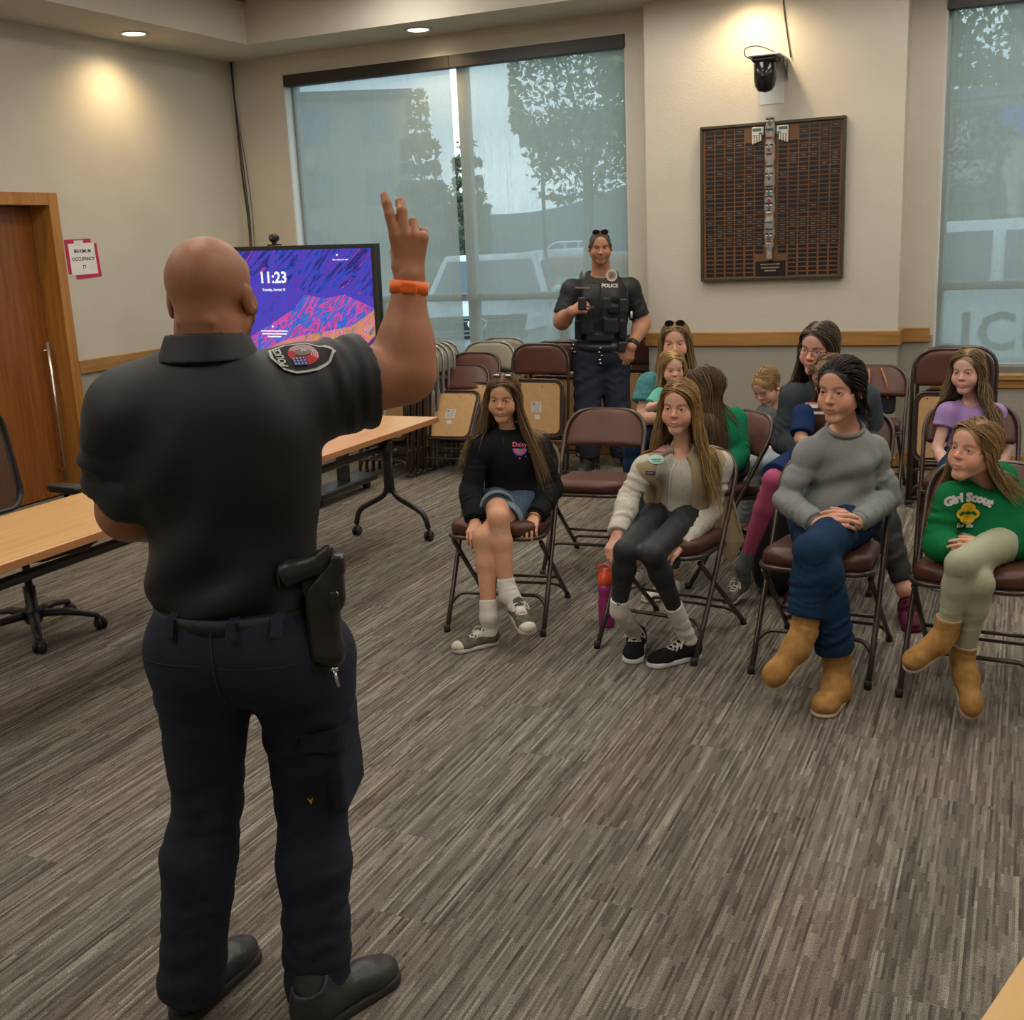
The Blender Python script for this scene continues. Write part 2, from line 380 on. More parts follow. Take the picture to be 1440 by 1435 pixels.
# door in the left wall
fr = MB(); c = .072
fr.box(XL-.225, XL+.018, DY1-.012, DY1+c, 0, DZ+c).box(XL-.225, XL+.018, DY0-c, DY0+.012, 0, DZ+c)
fr.box(XL-.225, XL+.016, DY0, DY1, DZ-.012, DZ+c)
f_ = fr.build('door_frame_1', M['oakz']); f_['kind'] = 'structure'
dr = struct(empty('door_1', (XL-.21, DY0, 0)))
MB().box(0, .045, 0.016, DY1-DY0-.016, .01, DZ-.016, bev=.002).build('door_leaf', M['doorwood'], dr)
h = MB(); hy = DY1-DY0-.085
h.tube([(.105, hy, .12), (.105, hy, 1.15)], .0125, 12).tube([(.045, hy, 1.09), (.105, hy, 1.09)], .008, 8).tube([(.045, hy, .2), (.105, hy, .2)], .008, 8)
h.tube([(.105, hy-.05, 1.09), (.105, hy+.02, 1.09)], .009, 8)
h.build('pull_handle', M['steel'], dr, smooth=False)
# dark room edge behind the leaf
struct(MB().box(XL-.26, XL-.22, DY0-.1, DY1+.1, 0, DZ+.1).build('door_backing', M['doorwood']))

# ================================================================ windows
def shade_mat():
    m = bpy.data.materials.new('solar_shade_fabric'); m.use_nodes = True; nt = m.node_tree; L = nt.links.new; N = nt.nodes.new
    nt.nodes.clear(); out = N('ShaderNodeOutputMaterial'); tr = N('ShaderNodeBsdfTransparent'); df = N('ShaderNodeBsdfDiffuse'); tl = N('ShaderNodeBsdfTranslucent')
    a = N('ShaderNodeMixShader'); b = N('ShaderNodeMixShader')
    tc = N('ShaderNodeTexCoord'); mp = N('ShaderNodeMapping'); mp.inputs['Scale'].default_value = (150, 1, 1.2); nz = N('ShaderNodeTexNoise'); nz.inputs['Scale'].default_value = 1.0; nz.inputs['Detail'].default_value = 2
    mp2 = N('ShaderNodeMapping'); mp2.inputs['Scale'].default_value = (60, 1, 260); nz2 = N('ShaderNodeTexNoise'); nz2.inputs['Scale'].default_value = 1.0
    L(tc.outputs['Object'], mp.inputs[0]); L(mp.outputs[0], nz.inputs['Vector']); L(tc.outputs['Object'], mp2.inputs[0]); L(mp2.outputs[0], nz2.inputs['Vector'])
    ad = N('ShaderNodeMath'); ad.operation = 'ADD'; L(nz.outputs['Fac'], ad.inputs[0]); L(nz2.outputs['Fac'], ad.inputs[1])
    mr = N('ShaderNodeMapRange'); mr.inputs['From Min'].default_value = .7; mr.inputs['From Max'].default_value = 1.3; mr.inputs['To Min'].default_value = .40; mr.inputs['To Max'].default_value = .50
    L(ad.outputs[0], mr.inputs['Value'])
    tr.inputs[0].default_value = (0.97, 0.97, 0.94, 1)
    df.inputs[0].default_value = (0.30, 0.32, 0.30, 1); tl.inputs[0].default_value = (0.62, 0.62, 0.55, 1)
    a.inputs[0].default_value = 0.5; L(df.outputs[0], a.inputs[1]); L(tl.outputs[0], a.inputs[2])
    L(mr.outputs[0], b.inputs[0]); L(a.outputs[0], b.inputs[1]); L(tr.outputs[0], b.inputs[2]); L(b.outputs[0], out.inputs[0])
    return m
M['shade'] = shade_mat()
def glass_mat():
    m = bpy.data.materials.new('window_glass'); m.use_nodes = True; nt = m.node_tree; nt.nodes.clear(); L = nt.links.new; N = nt.nodes.new
    out = N('ShaderNodeOutputMaterial'); tr = N('ShaderNodeBsdfTransparent'); gl = N('ShaderNodeBsdfGlossy'); gl.inputs['Roughness'].default_value = 0.02
    tr.inputs[0].default_value = (0.93, 0.95, 0.94, 1); mx = N('ShaderNodeMixShader'); mx.inputs[0].default_value = 0.05
    L(tr.outputs[0], mx.inputs[1]); L(gl.outputs[0], mx.inputs[2]); L(mx.outputs[0], out.inputs[0]); return m
M['glass'] = glass_mat()
M['valance'] = mat('dark_bronze_valance', (0.022, 0.019, 0.017), 0.4)
def window(n, w, mulls, shades, low_posts):
    x0, x1, z0, z1 = w; r = struct(empty('window_%d' % n, (0, 0, 0)))
    yf0, yf1 = YR+.11, YR+.18
    f = MB(); t = .05
    f.box(x0, x0+t, yf0, yf1, z0, z1).box(x1-t, x1, yf0, yf1, z0, z1).box(x0+t, x1-t, yf0, yf1, z1-t, z1).box(x0+t, x1-t, yf0, yf1, z0, z0+t)
    for mx in mulls: f.box(mx-.042, mx+.042, yf0, yf1, z0+t, z1-t)
    f.build('window_frame', M['alu'], r)
    tr = MB(); edges = [x0+t]+[e for mx in mulls for e in (mx-.042, mx+.042)]+[x1-t]
    for i in range(0, len(edges), 2): tr.box(edges[i], edges[i+1], yf0+.005, yf1-.005, 1.24, 1.30)
    tr.build('transom', M['alu'], r)
    sh = MB()
    for (a, b) in low_posts:
        sh.box(a, b, yf0+.01, yf1-.01, z0+t, 1.24)
    sh.build('sash_frame', M['alu'], r)
    for i in range(0, len(edges), 2):
        MB().box(edges[i], edges[i+1], yf0+.03, yf0+.036, 1.30, z1-t).build('pane', M['glass'], r)
        MB().box(edges[i], edges[i+1], yf0+.03, yf0+.036, z0+t, 1.24).build('pane', M['glass'], r)
    # painted returns
    rt = MB(); rt.box(x0-.001, x0+.012, YR+.002, yf0, z0, z1).box(x1-.012, x1+.001, YR+.002, yf0, z0, z1).box(x0, x1, YR+.002, yf0, z1-.012, z1)
    rt.build('window_return', M['jambpaint'], r)
    s = MB(); s.box(x0-.03, x1+.03, YR-.035, YR+.0, z0-.03, z0+.008, bev=.004).box(x0, x1, YR, yf0, z0-.01, z0+.008); s.build('window_sill', M['oakx'], r)
    MB().box(x0, x1, YR-.018, YR-.001, z0-.085, z0-.031, bev=.003).build('window_apron', M['oakx'], r)
window(1, WIN1, [-4.205], None, [(-3.44, -3.36), (-5.15, -5.07)])
window(2, WIN2, [1.1], None, [(0.40, 0.48)])
def shade(x0, x1, zb, zt, label, vx):
    s = empty('roller_shade', (0, 0, 0), label=label, cat='window shade')
    f = MB(); f.box(x0, x1, YR+.045, YR+.047, zb, zt-.02); f.build('shade_fabric', M['shade'], s)
    MB().box(x0, x1, YR+.039, YR+.053, zb-.028, zb, bev=.004).build('hem_bar', M['alu'], s)
    MB().box(vx[0], vx[1], YR-.012, YR+.075, 3.058, 3.152, bev=.003).build('valance', M['valance'], s)
shade(-5.765, -4.272, .74, 3.08, 'left panel of the grey solar shade over the left window, nearer the screen', (-5.82, -4.2505))
shade(-4.218, -2.80, .74, 3.08, 'right panel of the grey solar shade over the left window, behind the standing officer', (-4.2495, -2.80))
shade(-0.550, 1.74, .74, 3.08, 'grey solar shade over the right window at the edge of the photo', (-0.58, 1.745))

# cables in the room corner
M['cable'] = mat('black_cable', (0.03, 0.03, 0.035), 0.5)
mb = MB()
for k, (xa, xb, yb) in enumerate(((-6.33, -6.27, 8.40), (-6.325, -6.235, 8.36), (-6.335, -6.29, 8.41), (-6.32, -6.16, 8.30))):
    pts = [(xa, YR-.02, ZC), (xa+.01, YR-.03, 2.9), (xa*.6+xb*.4, YR-.035, 2.4), (xb, yb, 1.8), (xb+.12, yb-.3, 1.2)]
    mb.tube(smooth_path(pts, 6), .0045 if k < 3 else .003, 6)
tag(mb.build('cable_bundle', M['cable'], smooth=True), 'thin dark cables hanging down the room corner left of the window', 'cable')
# ================================================================ outside the windows
M['asphalt'] = mat('parking_asphalt', (0.17, 0.18, 0.185), 0.9, noise=.1, nscale=2)
M['grass'] = mat('lawn', (0.10, 0.16, 0.07), 0.95, noise=.35, nscale=1.5)
GZ = -0.15
struct(MB().box(-140, 60, 8.8, 130, GZ-.1, GZ).build('ground_outside', M['asphalt']))
struct(MB().box(-140, 60, 8.75, 10.6, GZ-.02, GZ+.03).build('verge_near', M['grass']))
struct(MB().box(-140, 60, 44, 70, GZ-.02, GZ+.04).build('verge_far', M['grass']))
M['redbed'] = mat('red_bark_bed', (0.30, 0.10, 0.07), 0.9, noise=.3, nscale=3)
struct(MB().box(-40, -14, 52, 56, GZ, GZ+.9, bev=.2).build('planting_bed', M['redbed']))
M['hill'] = mat('forested_hill', (0.045, 0.075, 0.085), 1.0, noise=.25, nscale=.15)
hb = bmesh.new(); n = 60
prev = None
for i in range(n+1):
    x = -230+i*5.0; hh = 8.0+3.5*math.sin(i*.21)+1.8*math.sin(i*.53+1)
    ring = [hb.verts.new((x, 150, -1)), hb.verts.new((x, 175, hh*.7)), hb.verts.new((x, 190, hh)), hb.verts.new((x, 215, hh*.6)), hb.verts.new((x, 240, -1))]
    if prev:
        for k in range(4): hb.faces.new((prev[k], ring[k], ring[k+1], prev[k+1]))
    prev = ring
me = bpy.data.meshes.new('hill'); hb.to_mesh(me); hb.free(); struct(link('ground_hill', me, M['hill'], smooth=True))

# building
M['bwall'] = mat('tan_stucco', (0.36, 0.33, 0.27), 0.9, noise=.05, nscale=.5)
M['bwall2'] = mat('grey_stucco', (0.26, 0.245, 0.21), 0.9)
M['bglass'] = mat('building_glass', (0.10, 0.14, 0.18), 0.15)
M['btrim'] = mat('building_trim', (0.13, 0.13, 0.12), 0.6)
def building(name, loc, rz, w, d, h, rows, cols, label, ww=1.6, wh=1.9, m=None):
    b = empty(name, loc, rz, label, 'building')
    MB().box(0, w, 0, d, 0, h).build('wall', m or M['bwall'], b)
    MB().box(-.3, w+.3, -.3, d+.3, h, h+.35).build('roof', M['btrim'], b)
    MB().box(w*.62, w+.02, -.05, 0.0, 0, h).build('wall_panel', M['bwall2'], b)
    for r in range(rows):
        MB().box(0, w*.62, -.12, 0, (r+1)*h/rows-.45, (r+1)*h/rows-.25).build('ledge', M['btrim'], b)
        for c in range(cols):
            x = (c+.5)*w/cols-ww/2; z = r*h/rows+1.0
            f = MB().box(x-.1, x+ww+.1, -.09, .02, z-.1, z+wh+.1).build('window', M['btrim'], b)
            MB().box(x, x+ww, -.11, -.085, z, z+wh).build('pane', M['bglass'], f)
    return b
building('office_building', (-39.9, 46.4, GZ), math.radians(30), 12.6, 14, 9.1, 3, 4, 'tan three storey office building seen through the left window', ww=1.25, wh=1.45)
bb = building('shop_building', (-4.0, 44.5, GZ), math.radians(-4), 9, 8, 5.9, 1, 3, 'grey flat roofed building with a blue sign, far behind the right window', m=M['bwall'])
M['bluesign'] = mat('blue_sign', (0.02, 0.09, 0.42), 0.5)
MB().box(2.4, 8.2, -.35, -.13, 4.6, 5.5, bev=.05).build('sign_panel', M['bluesign'], bb)

# trees
M['leaf1'] = mat('leaf_green', (0.10, 0.17, 0.06), 0.7, c2=(0.20, 0.28, 0.10), nscale=3)
M['leaf2'] = mat('leaf_dark_green', (0.07, 0.10, 0.055), 0.8, c2=(0.11, 0.15, 0.075), nscale=2)
M['bark'] = mat('bark', (0.09, 0.065, 0.045), 0.9, noise=.3, nscale=12)
def tree(name, loc, blobs, trunk, nleaf, size, m, label, cat='tree', seed=1, trunk_r=.14):
    r = np.random.RandomState(seed); t = empty(name, loc, 0, label, cat)
    tot = sum(b[3]*b[4]*b[5] for b in blobs); V = []; Fc = []
    for b in blobs:
        n = int(nleaf*b[3]*b[4]*b[5]/tot)
        d = r.normal(size=(n, 3)); d /= np.linalg.norm(d, axis=1)[:, None]; rad = r.uniform(.45, 1.05, n)**.5
        c = np.array(b[:3])+d*rad[:, None]*np.array(b[3:])
        c += .18*np.array(b[3:])*np.sin(c*np.array([3.1, 2.7, 3.7])/max(b[3], .3)*1.4)
        a = r.normal(size=(n, 3)); a /= np.linalg.norm(a, axis=1)[:, None]; q = np.cross(a, r.normal(size=(n, 3))); q /= np.linalg.norm(q, axis=1)[:, None]
        s = size*r.uniform(.6, 1.3, n)[:, None]
        base = len(V)*1
        P4 = np.stack([c-a*s, c+q*s*.45, c+a*s, c-q*s*.45], 1).reshape(-1, 3)
        V.append(P4)
    V = np.concatenate(V); F_ = np.arange(len(V)).reshape(-1, 4)
    me = bpy.data.meshes.new('foliage'); me.from_pydata(V.tolist(), [], F_.tolist()); o = link('foliage', me, m, t); o['kind'] = 'stuff'
    mb = MB()
    for (a, b, r0, r1) in trunk: mb.tube([a, ((a[0]+b[0])/2+.03, (a[1]+b[1])/2, (a[2]+b[2])/2), b], [r0, (r0+r1)/2, r1], 8)
    mb.build('trunk', M['bark'], t)
tree('leafy_tree', (-7.1, 19.0, GZ), [(-.1, 0, 4.3, 1.2, 1.2, 1.2), (.65, .1, 5.7, 1.3, 1.2, 1.4), (.3, 0, 3.4, 1.15, 1.1, .7), (-.35, .1, 2.9, .6, .6, .6), (1.0, .2, 4.2, .7, .8, 1.2)],
     [((0, 0, 0), (.1, 0, 3.0), .12, .09), ((.1, 0, 2.8), (-.3, .1, 4.8), .05, .02), ((.1, 0, 2.8), (.8, .1, 5.5), .06, .02), ((.1, 0, 2.4), (.7, 0, 3.8), .04, .015)], 15000, .075, M['leaf1'], 'large leafy green tree outside the left window beside its right edge', seed=3)
tree('narrow_tree', (-19.0, 35.2, GZ), [(0, 0, 2.4, .9, .9, 1.6), (0, 0, 4.2, .65, .65, 1.5), (.05, 0, 5.8, .38, .38, 1.2)],
     [((0, 0, 0), (0, 0, 5.5), .14, .03)], 3500, .16, M['leaf2'], 'tall narrow dark tree beside the tan office building', seed=4)
tree('narrow_tree', (-18.05, 36.9, GZ), [(0, 0, 2.2, .7, .8, 1.6), (0, 0, 3.9, .5, .5, 1.3)],
     [((0, 0, 0), (0, 0, 4.2), .12, .03)], 2400, .15, M['leaf2'], 'shorter narrow dark tree just right of the tall narrow one', seed=5)
tree('leafy_tree', (0.2, 15.4, GZ), [(0, 0, 4.5, 1.9, 1.2, 1.15), (-.75, 0, 4.0, .6, .7, .5), (.5, .2, 5.6, 1.5, 1.2, .8)],
     [((.9, 0, 0), (.7, 0, 3.6), .13, .08), ((.7, 0, 3.4), (-.6, 0, 4.3), .06, .02)], 7000, .085, M['leaf1'], 'leafy tree spreading over the top of the right window', seed=6)
tree('round_shrub_tree', (-1.25, 26.9, GZ), [(0, 0, 2.9, .75, .75, 1.2), (.1, 0, 1.6, .95, .8, 1.0), (.4, 0, 3.6, .4, .4, .6)],
     [((0, 0, 0), (0, 0, 2.6), .09, .03)], 4200, .10, M['leaf2'], 'small round dark tree seen low in the right window', seed=7)
tree('hedge_tree', (1.3, 28.5, GZ), [(0, 0, 1.8, 1.5, .8, 1.2), (-1.2, 0, 1.2, .9, .7, .9)],
     [((0, 0, 0), (0, 0, 1.6), .09, .03)], 3600, .11, M['leaf2'], 'low dark hedge tree beyond the patrol car', seed=8)
for i, (x, y, s) in enumerate(((-62, 92, 1.5), (-55, 96, 1.2), (-47, 90, 1.35), (-26, 100, 1.3), (-18, 94, 1.5))):
    tree('roadside_tree', (x, y, GZ), [(0, 0, 3.2*s, 2.2*s, 1.6*s, 2.2*s), (1.2*s, 0, 2.2*s, 1.7*s, 1.3*s, 1.5*s)], [((0, 0, 0), (0, 0, 2.6*s), .2, .1)], 700, .42, M['leaf2'],
         ['far roadside tree left of the tan building', 'far roadside tree hidden beside the tan building', 'far roadside tree between building and narrow trees', 'far roadside tree right of the window mullion', 'far roadside tree behind the large leafy tree'][i], seed=20+i)
mb = MB().tube([(-28.9, 70, GZ), (-28.9, 70, 8.9)], .13, 8).tube([(-30.0, 70.3, 8.1), (-27.8, 69.7, 8.1)], .06, 6)
tag(mb.build('utility_pole', M['bark']), 'far utility pole against the sky in the left window', 'pole')

# cars: body from cross sections along the length
M['carwhite'] = mat('white_car_paint', (0.66, 0.70, 0.72), 0.25)
M['carsilver'] = mat('silver_car_paint', (0.46, 0.50, 0.52), 0.3, metal=.2)
M['carglass'] = mat('car_glass', (0.05, 0.075, 0.085), 0.08)
M['tyre'] = mat('tyre_rubber', (0.015, 0.015, 0.016), 0.8)
M['headlamp'] = mat('headlamp_glass', (0.75, 0.8, 0.82), 0.1)
M['grille'] = mat('dark_grille', (0.02, 0.022, 0.024), 0.4)
def car(loc, rz, paint, label, hood=1.05, roof=1.68, L_=4.7, Wd=1.86, police=False, size=1.0):
    """SUV; nose towards local -y"""
    t = empty('car', loc, rz, label, 'car'); t.scale = (size, size, size); y0 = -L_/2; k = L_/4.7
    # side profile: lower body, then greenhouse
    prof = [(-2.30, .45), (-2.36, .62), (-2.33, .80), (-2.22, .93), (-1.6, hood-.02), (-1.05, hood+.04), (2.2, hood+.06), (2.33, .95), (2.36, .55), (2.25, .38), (-2.15, .36)]
    Mx = Matrix(((0, 0, 1, 0), (k, 0, 0, 0), (0, 1, 0, 0), (0, 0, 0, 1)))   # (profile x -> y, profile y -> z, extrude -> x)
    b = MB(); b.prism(prof, -Wd/2, Wd/2, M=Mx, bev=.09, smooth=True); b.build('body', paint, t, smooth=True)
    gh = MB(); zt, zb = roof, hood-.02
    def ring(y, z, hw): return [(-hw, y, z), (hw, y, z)]
    pts = [(-1.15*k, zb, Wd/2-.06), (-.35*k, zt-.05, Wd/2-.25), (0.0, zt, Wd/2-.27), (1.7*k, zt-.02, Wd/2-.27), (2.05*k, zt-.14, Wd/2-.24), (2.28*k, zb, Wd/2-.08)]
    vs = [[gh.bm.verts.new((-w, y, z)), gh.bm.verts.new((w, y, z))] for (y, z, w) in pts]
    for A, B in zip(vs[:-1], vs[1:]): gh.bm.faces.new((A[0], A[1], B[1], B[0]))
    gh.bm.faces.new([v[0] for v in vs]); gh.bm.faces.new([v[1] for v in reversed(vs)]); gh.bm.faces.new((vs[0][0], vs[-1][0], vs[-1][1], vs[0][1]))
    r_ = bmesh.ops.bevel(gh.bm, geom=gh.bm.edges[:], offset=.05, segments=2, affect='EDGES', profile=.5)
    gh.build('cabin', paint, t, smooth=True)
    # windscreen and side glass, slightly proud of the cabin
    g_ = MB()
    a = Vector(pts[0][:1]+(0,)).to_3d()
    def lerp(p, q, s): return tuple(p[i]+(q[i]-p[i])*s for i in range(3))
    for (i, j, s0, s1, mrg) in ((0, 1, .12, .93, .1), (5, 4, .25, .9, .1)):
        p, q = lerp(pts[i], pts[j], s0), lerp(pts[i], pts[j], s1); o = -.012 if i == 0 else .012
        g_.bm.faces.new([g_.bm.verts.new(v) for v in ((-p[2]+mrg, p[0]+o, p[1]+.012), (p[2]-mrg, p[0]+o, p[1]+.012), (q[2]-mrg, q[0]+o, q[1]+.012), (-q[2]+mrg, q[0]+o, q[1]+.012))])
    for sx in (-1, 1):
        for (ya, yb, yc, yd) in ((-.92, .42, .42, -.30), (.54, 1.42, 1.42, .54), (1.54, 2.05, 1.85, 1.54)):
            def at_(y, top):
                z = zt-.12 if top else zb+.09; w = (Wd/2-.06)+((Wd/2-.26)-(Wd/2-.06))*((z-zb)/(zt-zb))+.018
                return (sx*w, y*k, z)
            q = [at_(ya, 0), at_(yb, 0), at_(yc, 1), at_(yd, 1)]
            g_.bm.faces.new([g_.bm.verts.new(v) for v in q])
    g_.build('glass', M['carglass'], t)
    MB().box(-.62, .62, y0-.045*1-.0, y0+.05, .72, 1.0, bev=.02).build('grille', M['grille'], t)
    em = MB(); em.lathe([(.13, 0), (.13, .03), (.1, .035), (.1, 0)], 20, M=Matrix.Translation((0, y0-.06, .90)) @ Matrix.Rotation(PI/2, 4, 'X') @ Matrix.Diagonal((1, .6, 1, 1))); em.build('emblem', M['chrome'], t)
    sl = MB()
    for z in (.77, .82, .94, .98): sl.box(-.6, .6, y0-.06, y0-.04, z-.008, z+.008)
    sl.build('grille_bar', M['chrome'], t)
    for sx in (-1, 1):
        MB().prism([(sx*.58, .80), (sx*.9, .86), (sx*.90, .99), (sx*.62, .95)], 0, .12, M=Matrix.Translation((0, y0+.04, 0)) @ Matrix.Rotation(PI/2, 4, 'X')).build('headlight', M['headlamp'], t)
        MB().box(sx*(Wd/2-.05), sx*(Wd/2+.16), -.95*k, -.80*k, hood-.02, hood+.14, bev=.03).build('mirror', paint, t)
        for yy in (-1.45*k, 1.45*k):
            MB().lathe([(.0, -.1), (.24, -.1), (.35, -.09), (.37, 0), (.35, .09), (.24, .1), (.0, .1)], 24, M=Matrix.Translation((sx*(Wd/2-.10), yy, .37)) @ Matrix.Rotation(PI/2, 4, 'Y')).build('wheel', M['tyre'], t)
            MB().lathe([(.0, .0), (.2, .0), (.23, .01), (.0, .012)], 20, M=Matrix.Translation((sx*(Wd/2+.01), yy, .37)) @ Matrix.Rotation(sx*PI/2, 4, 'Y')).build('hubcap', M['carsilver'], t)
    if police:
        for sx in (-1, 1):
            MBt = MB(); rot = Matrix(((0, 0, sx, sx*(Wd/2+.004)), (sx, 0, 0, 0.97), (0, 1, 0, .68), (0, 0, 0, 1)))
            add_text(MBt, 'POLICE', .56, rot, .003, bold=.012, spacing=1.12); MBt.build('lettering', M['printed'], t)
    return t
car((-6.93, 14.8, GZ), math.radians(20), M['carsilver'], 'silver SUV parked nose towards the left window', hood=1.12, roof=1.72, size=.98)
car((-33.3, 83.5, GZ), math.radians(-90+20), M['carwhite'], 'white car on the far road, above the standing officer', hood=1.0, roof=1.6, L_=4.8)
car((-10.6, 15.0, GZ), math.radians(10), M['carsilver'], 'second silver car parked left of the silver SUV', hood=.98, roof=1.5)
car((0.25, 13.95, GZ), math.radians(90-3), M['carwhite'], 'white police SUV parked outside the right window', hood=1.15, roof=1.86, L_=5.0, police=True)
# ================================================================ folding chairs
M['vinyl'] = mat('brown_vinyl', (0.085, 0.028, 0.018), 0.42, spec=0.45, noise=.12, nscale=6)
M['vinylbeige'] = mat('beige_vinyl', (0.30, 0.28, 0.22), 0.45, noise=.05, nscale=6)
M['tubebrown'] = mat('brown_enamel_tube', (0.085, 0.060, 0.050), 0.3, metal=0.55, spec=.6)
M['tubegrey'] = mat('grey_enamel_tube', (0.30, 0.30, 0.27), 0.3, metal=0.5)
M['rubber'] = mat('dark_rubber', (0.02, 0.017, 0.015), 0.7)
M['board'] = mat('seat_fibreboard', (0.50, 0.30, 0.13), 0.6, noise=.06, nscale=20)
M['sticker'] = mat('label_sticker', (0.60, 0.58, 0.53), 0.6)
M['stickerink'] = mat('label_print', (0.25, 0.26, 0.27), 0.6)

def pad_mesh(w_of, v0, v1, th, curve, nu=12, nv=10, bulge=0.6):
    """cushion: local u across, v up; w_of(v) half width. returns verts/faces, normal along -y"""
    V = []; Fc = []
    def grid(side):
        idx = []
        for j in range(nv+1):
            v = v0+(v1-v0)*j/nv; w = max(w_of(v), .004); row = []
            for i in range(nu+1):
                s = -1+2*i/nu; s = math.sin(s*PI/2*.96)/math.sin(PI/2*.96)
                e = min(1-abs(s)**6, 1-abs(2*(j/nv)-1)**8)
                t = th/2*(.35+.65*max(e, 0)**.5)
                V.append((s*w, curve*(s*w/.22)**2-side*t, v)); row.append(len(V)-1)
            idx.append(row)
        return idx
    A = grid(1); B = grid(-1)
    for j in range(nv):
        for i in range(nu):
            Fc.append((A[j][i], A[j][i+1], A[j+1][i+1], A[j+1][i])); Fc.append((B[j][i+1], B[j][i], B[j+1][i], B[j+1][i+1]))
    def rim(a, b): Fc.append((a[0], b[0], b[1], a[1]))
    for i in range(nu):
        Fc.append((B[0][i], B[0][i+1], A[0][i+1], A[0][i])); Fc.append((A[nv][i], A[nv][i+1], B[nv][i+1], B[nv][i]))
    for j in range(nv):
        Fc.append((A[j][0], A[j+1][0], B[j+1][0], B[j][0])); Fc.append((A[j+1][nu], A[j][nu], B[j][nu], B[j+1][nu]))
    return V, Fc
def half_w(v, v0, v1, w, rt, rb, wb=None):
    ww = w if wb is None else wb+(w-wb)*(v-v0)/(v1-v0)
    if v > v1-rt: d = v-(v1-rt); return ww-rt+math.sqrt(max(rt*rt-d*d, 0))
    if v < v0+rb: d = (v0+rb)-v; return ww-rb+math.sqrt(max(rb*rb-d*d, 0))
    return ww
def add_mesh(name, V, Fc, M4, m, parent, smooth=True):
    me = bpy.data.meshes.new(name); me.from_pydata([tuple(M4 @ Vector(v)) for v in V], [], Fc); me.update()
    b = bmesh.new(); b.from_mesh(me); bmesh.ops.recalc_face_normals(b, faces=b.faces[:]); b.to_mesh(me); b.free()
    return link(name, me, m, parent, smooth=smooth)

def make_chair(vin, tub, label):
    """opened folding chair, front towards local -y"""
    c = empty('folding_chair', (0, 0, 0), 0, label, 'chair')
    K = Vector((0, -.275, 0)); T = Vector((0, .235, .805))
    def fp(x, s, off=0):    # point on the front leg / back frame line, s 0..1, slight knee at the seat
        p = K.lerp(T, s); p.y += .018*math.sin(PI*min(1, s))
        return Vector((x, p.y+off, p.z))
    w = .225
    path = [fp(-w, 0.01), fp(-w, .30), fp(-w+.004, .55), fp(-w+.004, .80), fp(-w+.012, .985)]
    path = [fp(-w, .01), fp(-w, .3), fp(-w+.003, .55), fp(-w+.003, 1.0), fp(w-.003, 1.0), fp(w-.003, .55), fp(w, .3), fp(w, .01)]
    MB().tube(fillet(path, .155, 9), .0115, 8).build('frame', tub, c, smooth=False)
    st = MB(); s = .17
    st.tube(fillet([fp(-w, s-.035), fp(-w+.035, s+.02), fp(w-.035, s+.02), fp(w, s-.035)], .05, 5), .0085, 8); st.build('stretcher', tub, c)
    for sx in (-1, 1):
        a = Vector((sx*.205, -.17, .405)); b = Vector((sx*.215, .285, .012))
        MB().tube([a, b], .0112, 8).build('leg', tub, c)
        MB().tube([b+Vector((0, -.012, .012)), b+Vector((0, 0, -.012))], .0145, 10).build('foot_cap', M['rubber'], c)
        p = fp(sx*w, .0); MB().tube([p+Vector((0, 0, .03)), p+Vector((0, 0, .0))], .0145, 10).build('foot_cap', M['rubber'], c)
    rr = MB(); rr.tube(fillet([(-.212, .235, .055), (-.185, .19, .10), (.185, .19, .10), (.212, .235, .055)], .04, 5), .0085, 8)
    rr.tube([(-.208, .12, .155), (.208, .12, .155)], .0085, 8); rr.build('rear_stretcher', tub, c)
    # seat: pan rim and cushion
    Ms = Matrix.Translation((0, -.05, .43)) @ Matrix.Rotation(math.radians(-4), 4, 'X')
    rim = [(x, y) for x, y in arc(.12, -.105, .095, -PI/2, 0, 6)]+[(.185, .20), (-.185, .20)]+arc(-.12, -.105, .095, PI, 1.5*PI, 6)
    mb = MB(); mb.tube([Ms @ Vector((x, y, -.008)) for x, y in rim], .0105, 8, closed=True); mb.prism([(x*.97, y*.97) for x, y in rim], -.012, .006, M=Ms); mb.build('seat_pan', tub, c)
    V, Fc = pad_mesh(lambda v: half_w(v, -.208, .205, .190, .02, .10, .214), -.208, .205, .080, 0, 12, 12)
    R = Matrix(((1, 0, 0, 0), (0, 0, 1, 0), (0, -1, 0, 0), (0, 0, 0, 1)))    # v -> y, thickness -> z
    add_mesh('seat', V, Fc, Ms @ Matrix.Translation((0, 0, .028)) @ R, vin, c)
    # back rest
    ang = math.atan2(T.y-K.y, T.z-K.z)
    Mb = Matrix.Translation(fp(0, .885)) @ Matrix.Rotation(-ang, 4, 'X')
    V, Fc = pad_mesh(lambda v: half_w(v, -.105, .110, .214, .138, .018, .216), -.105, .110, .032, .022, 14, 14)
    add_mesh('backrest', V, Fc, Mb @ Matrix.Translation((0, -.006, 0)), vin, c)
    return c
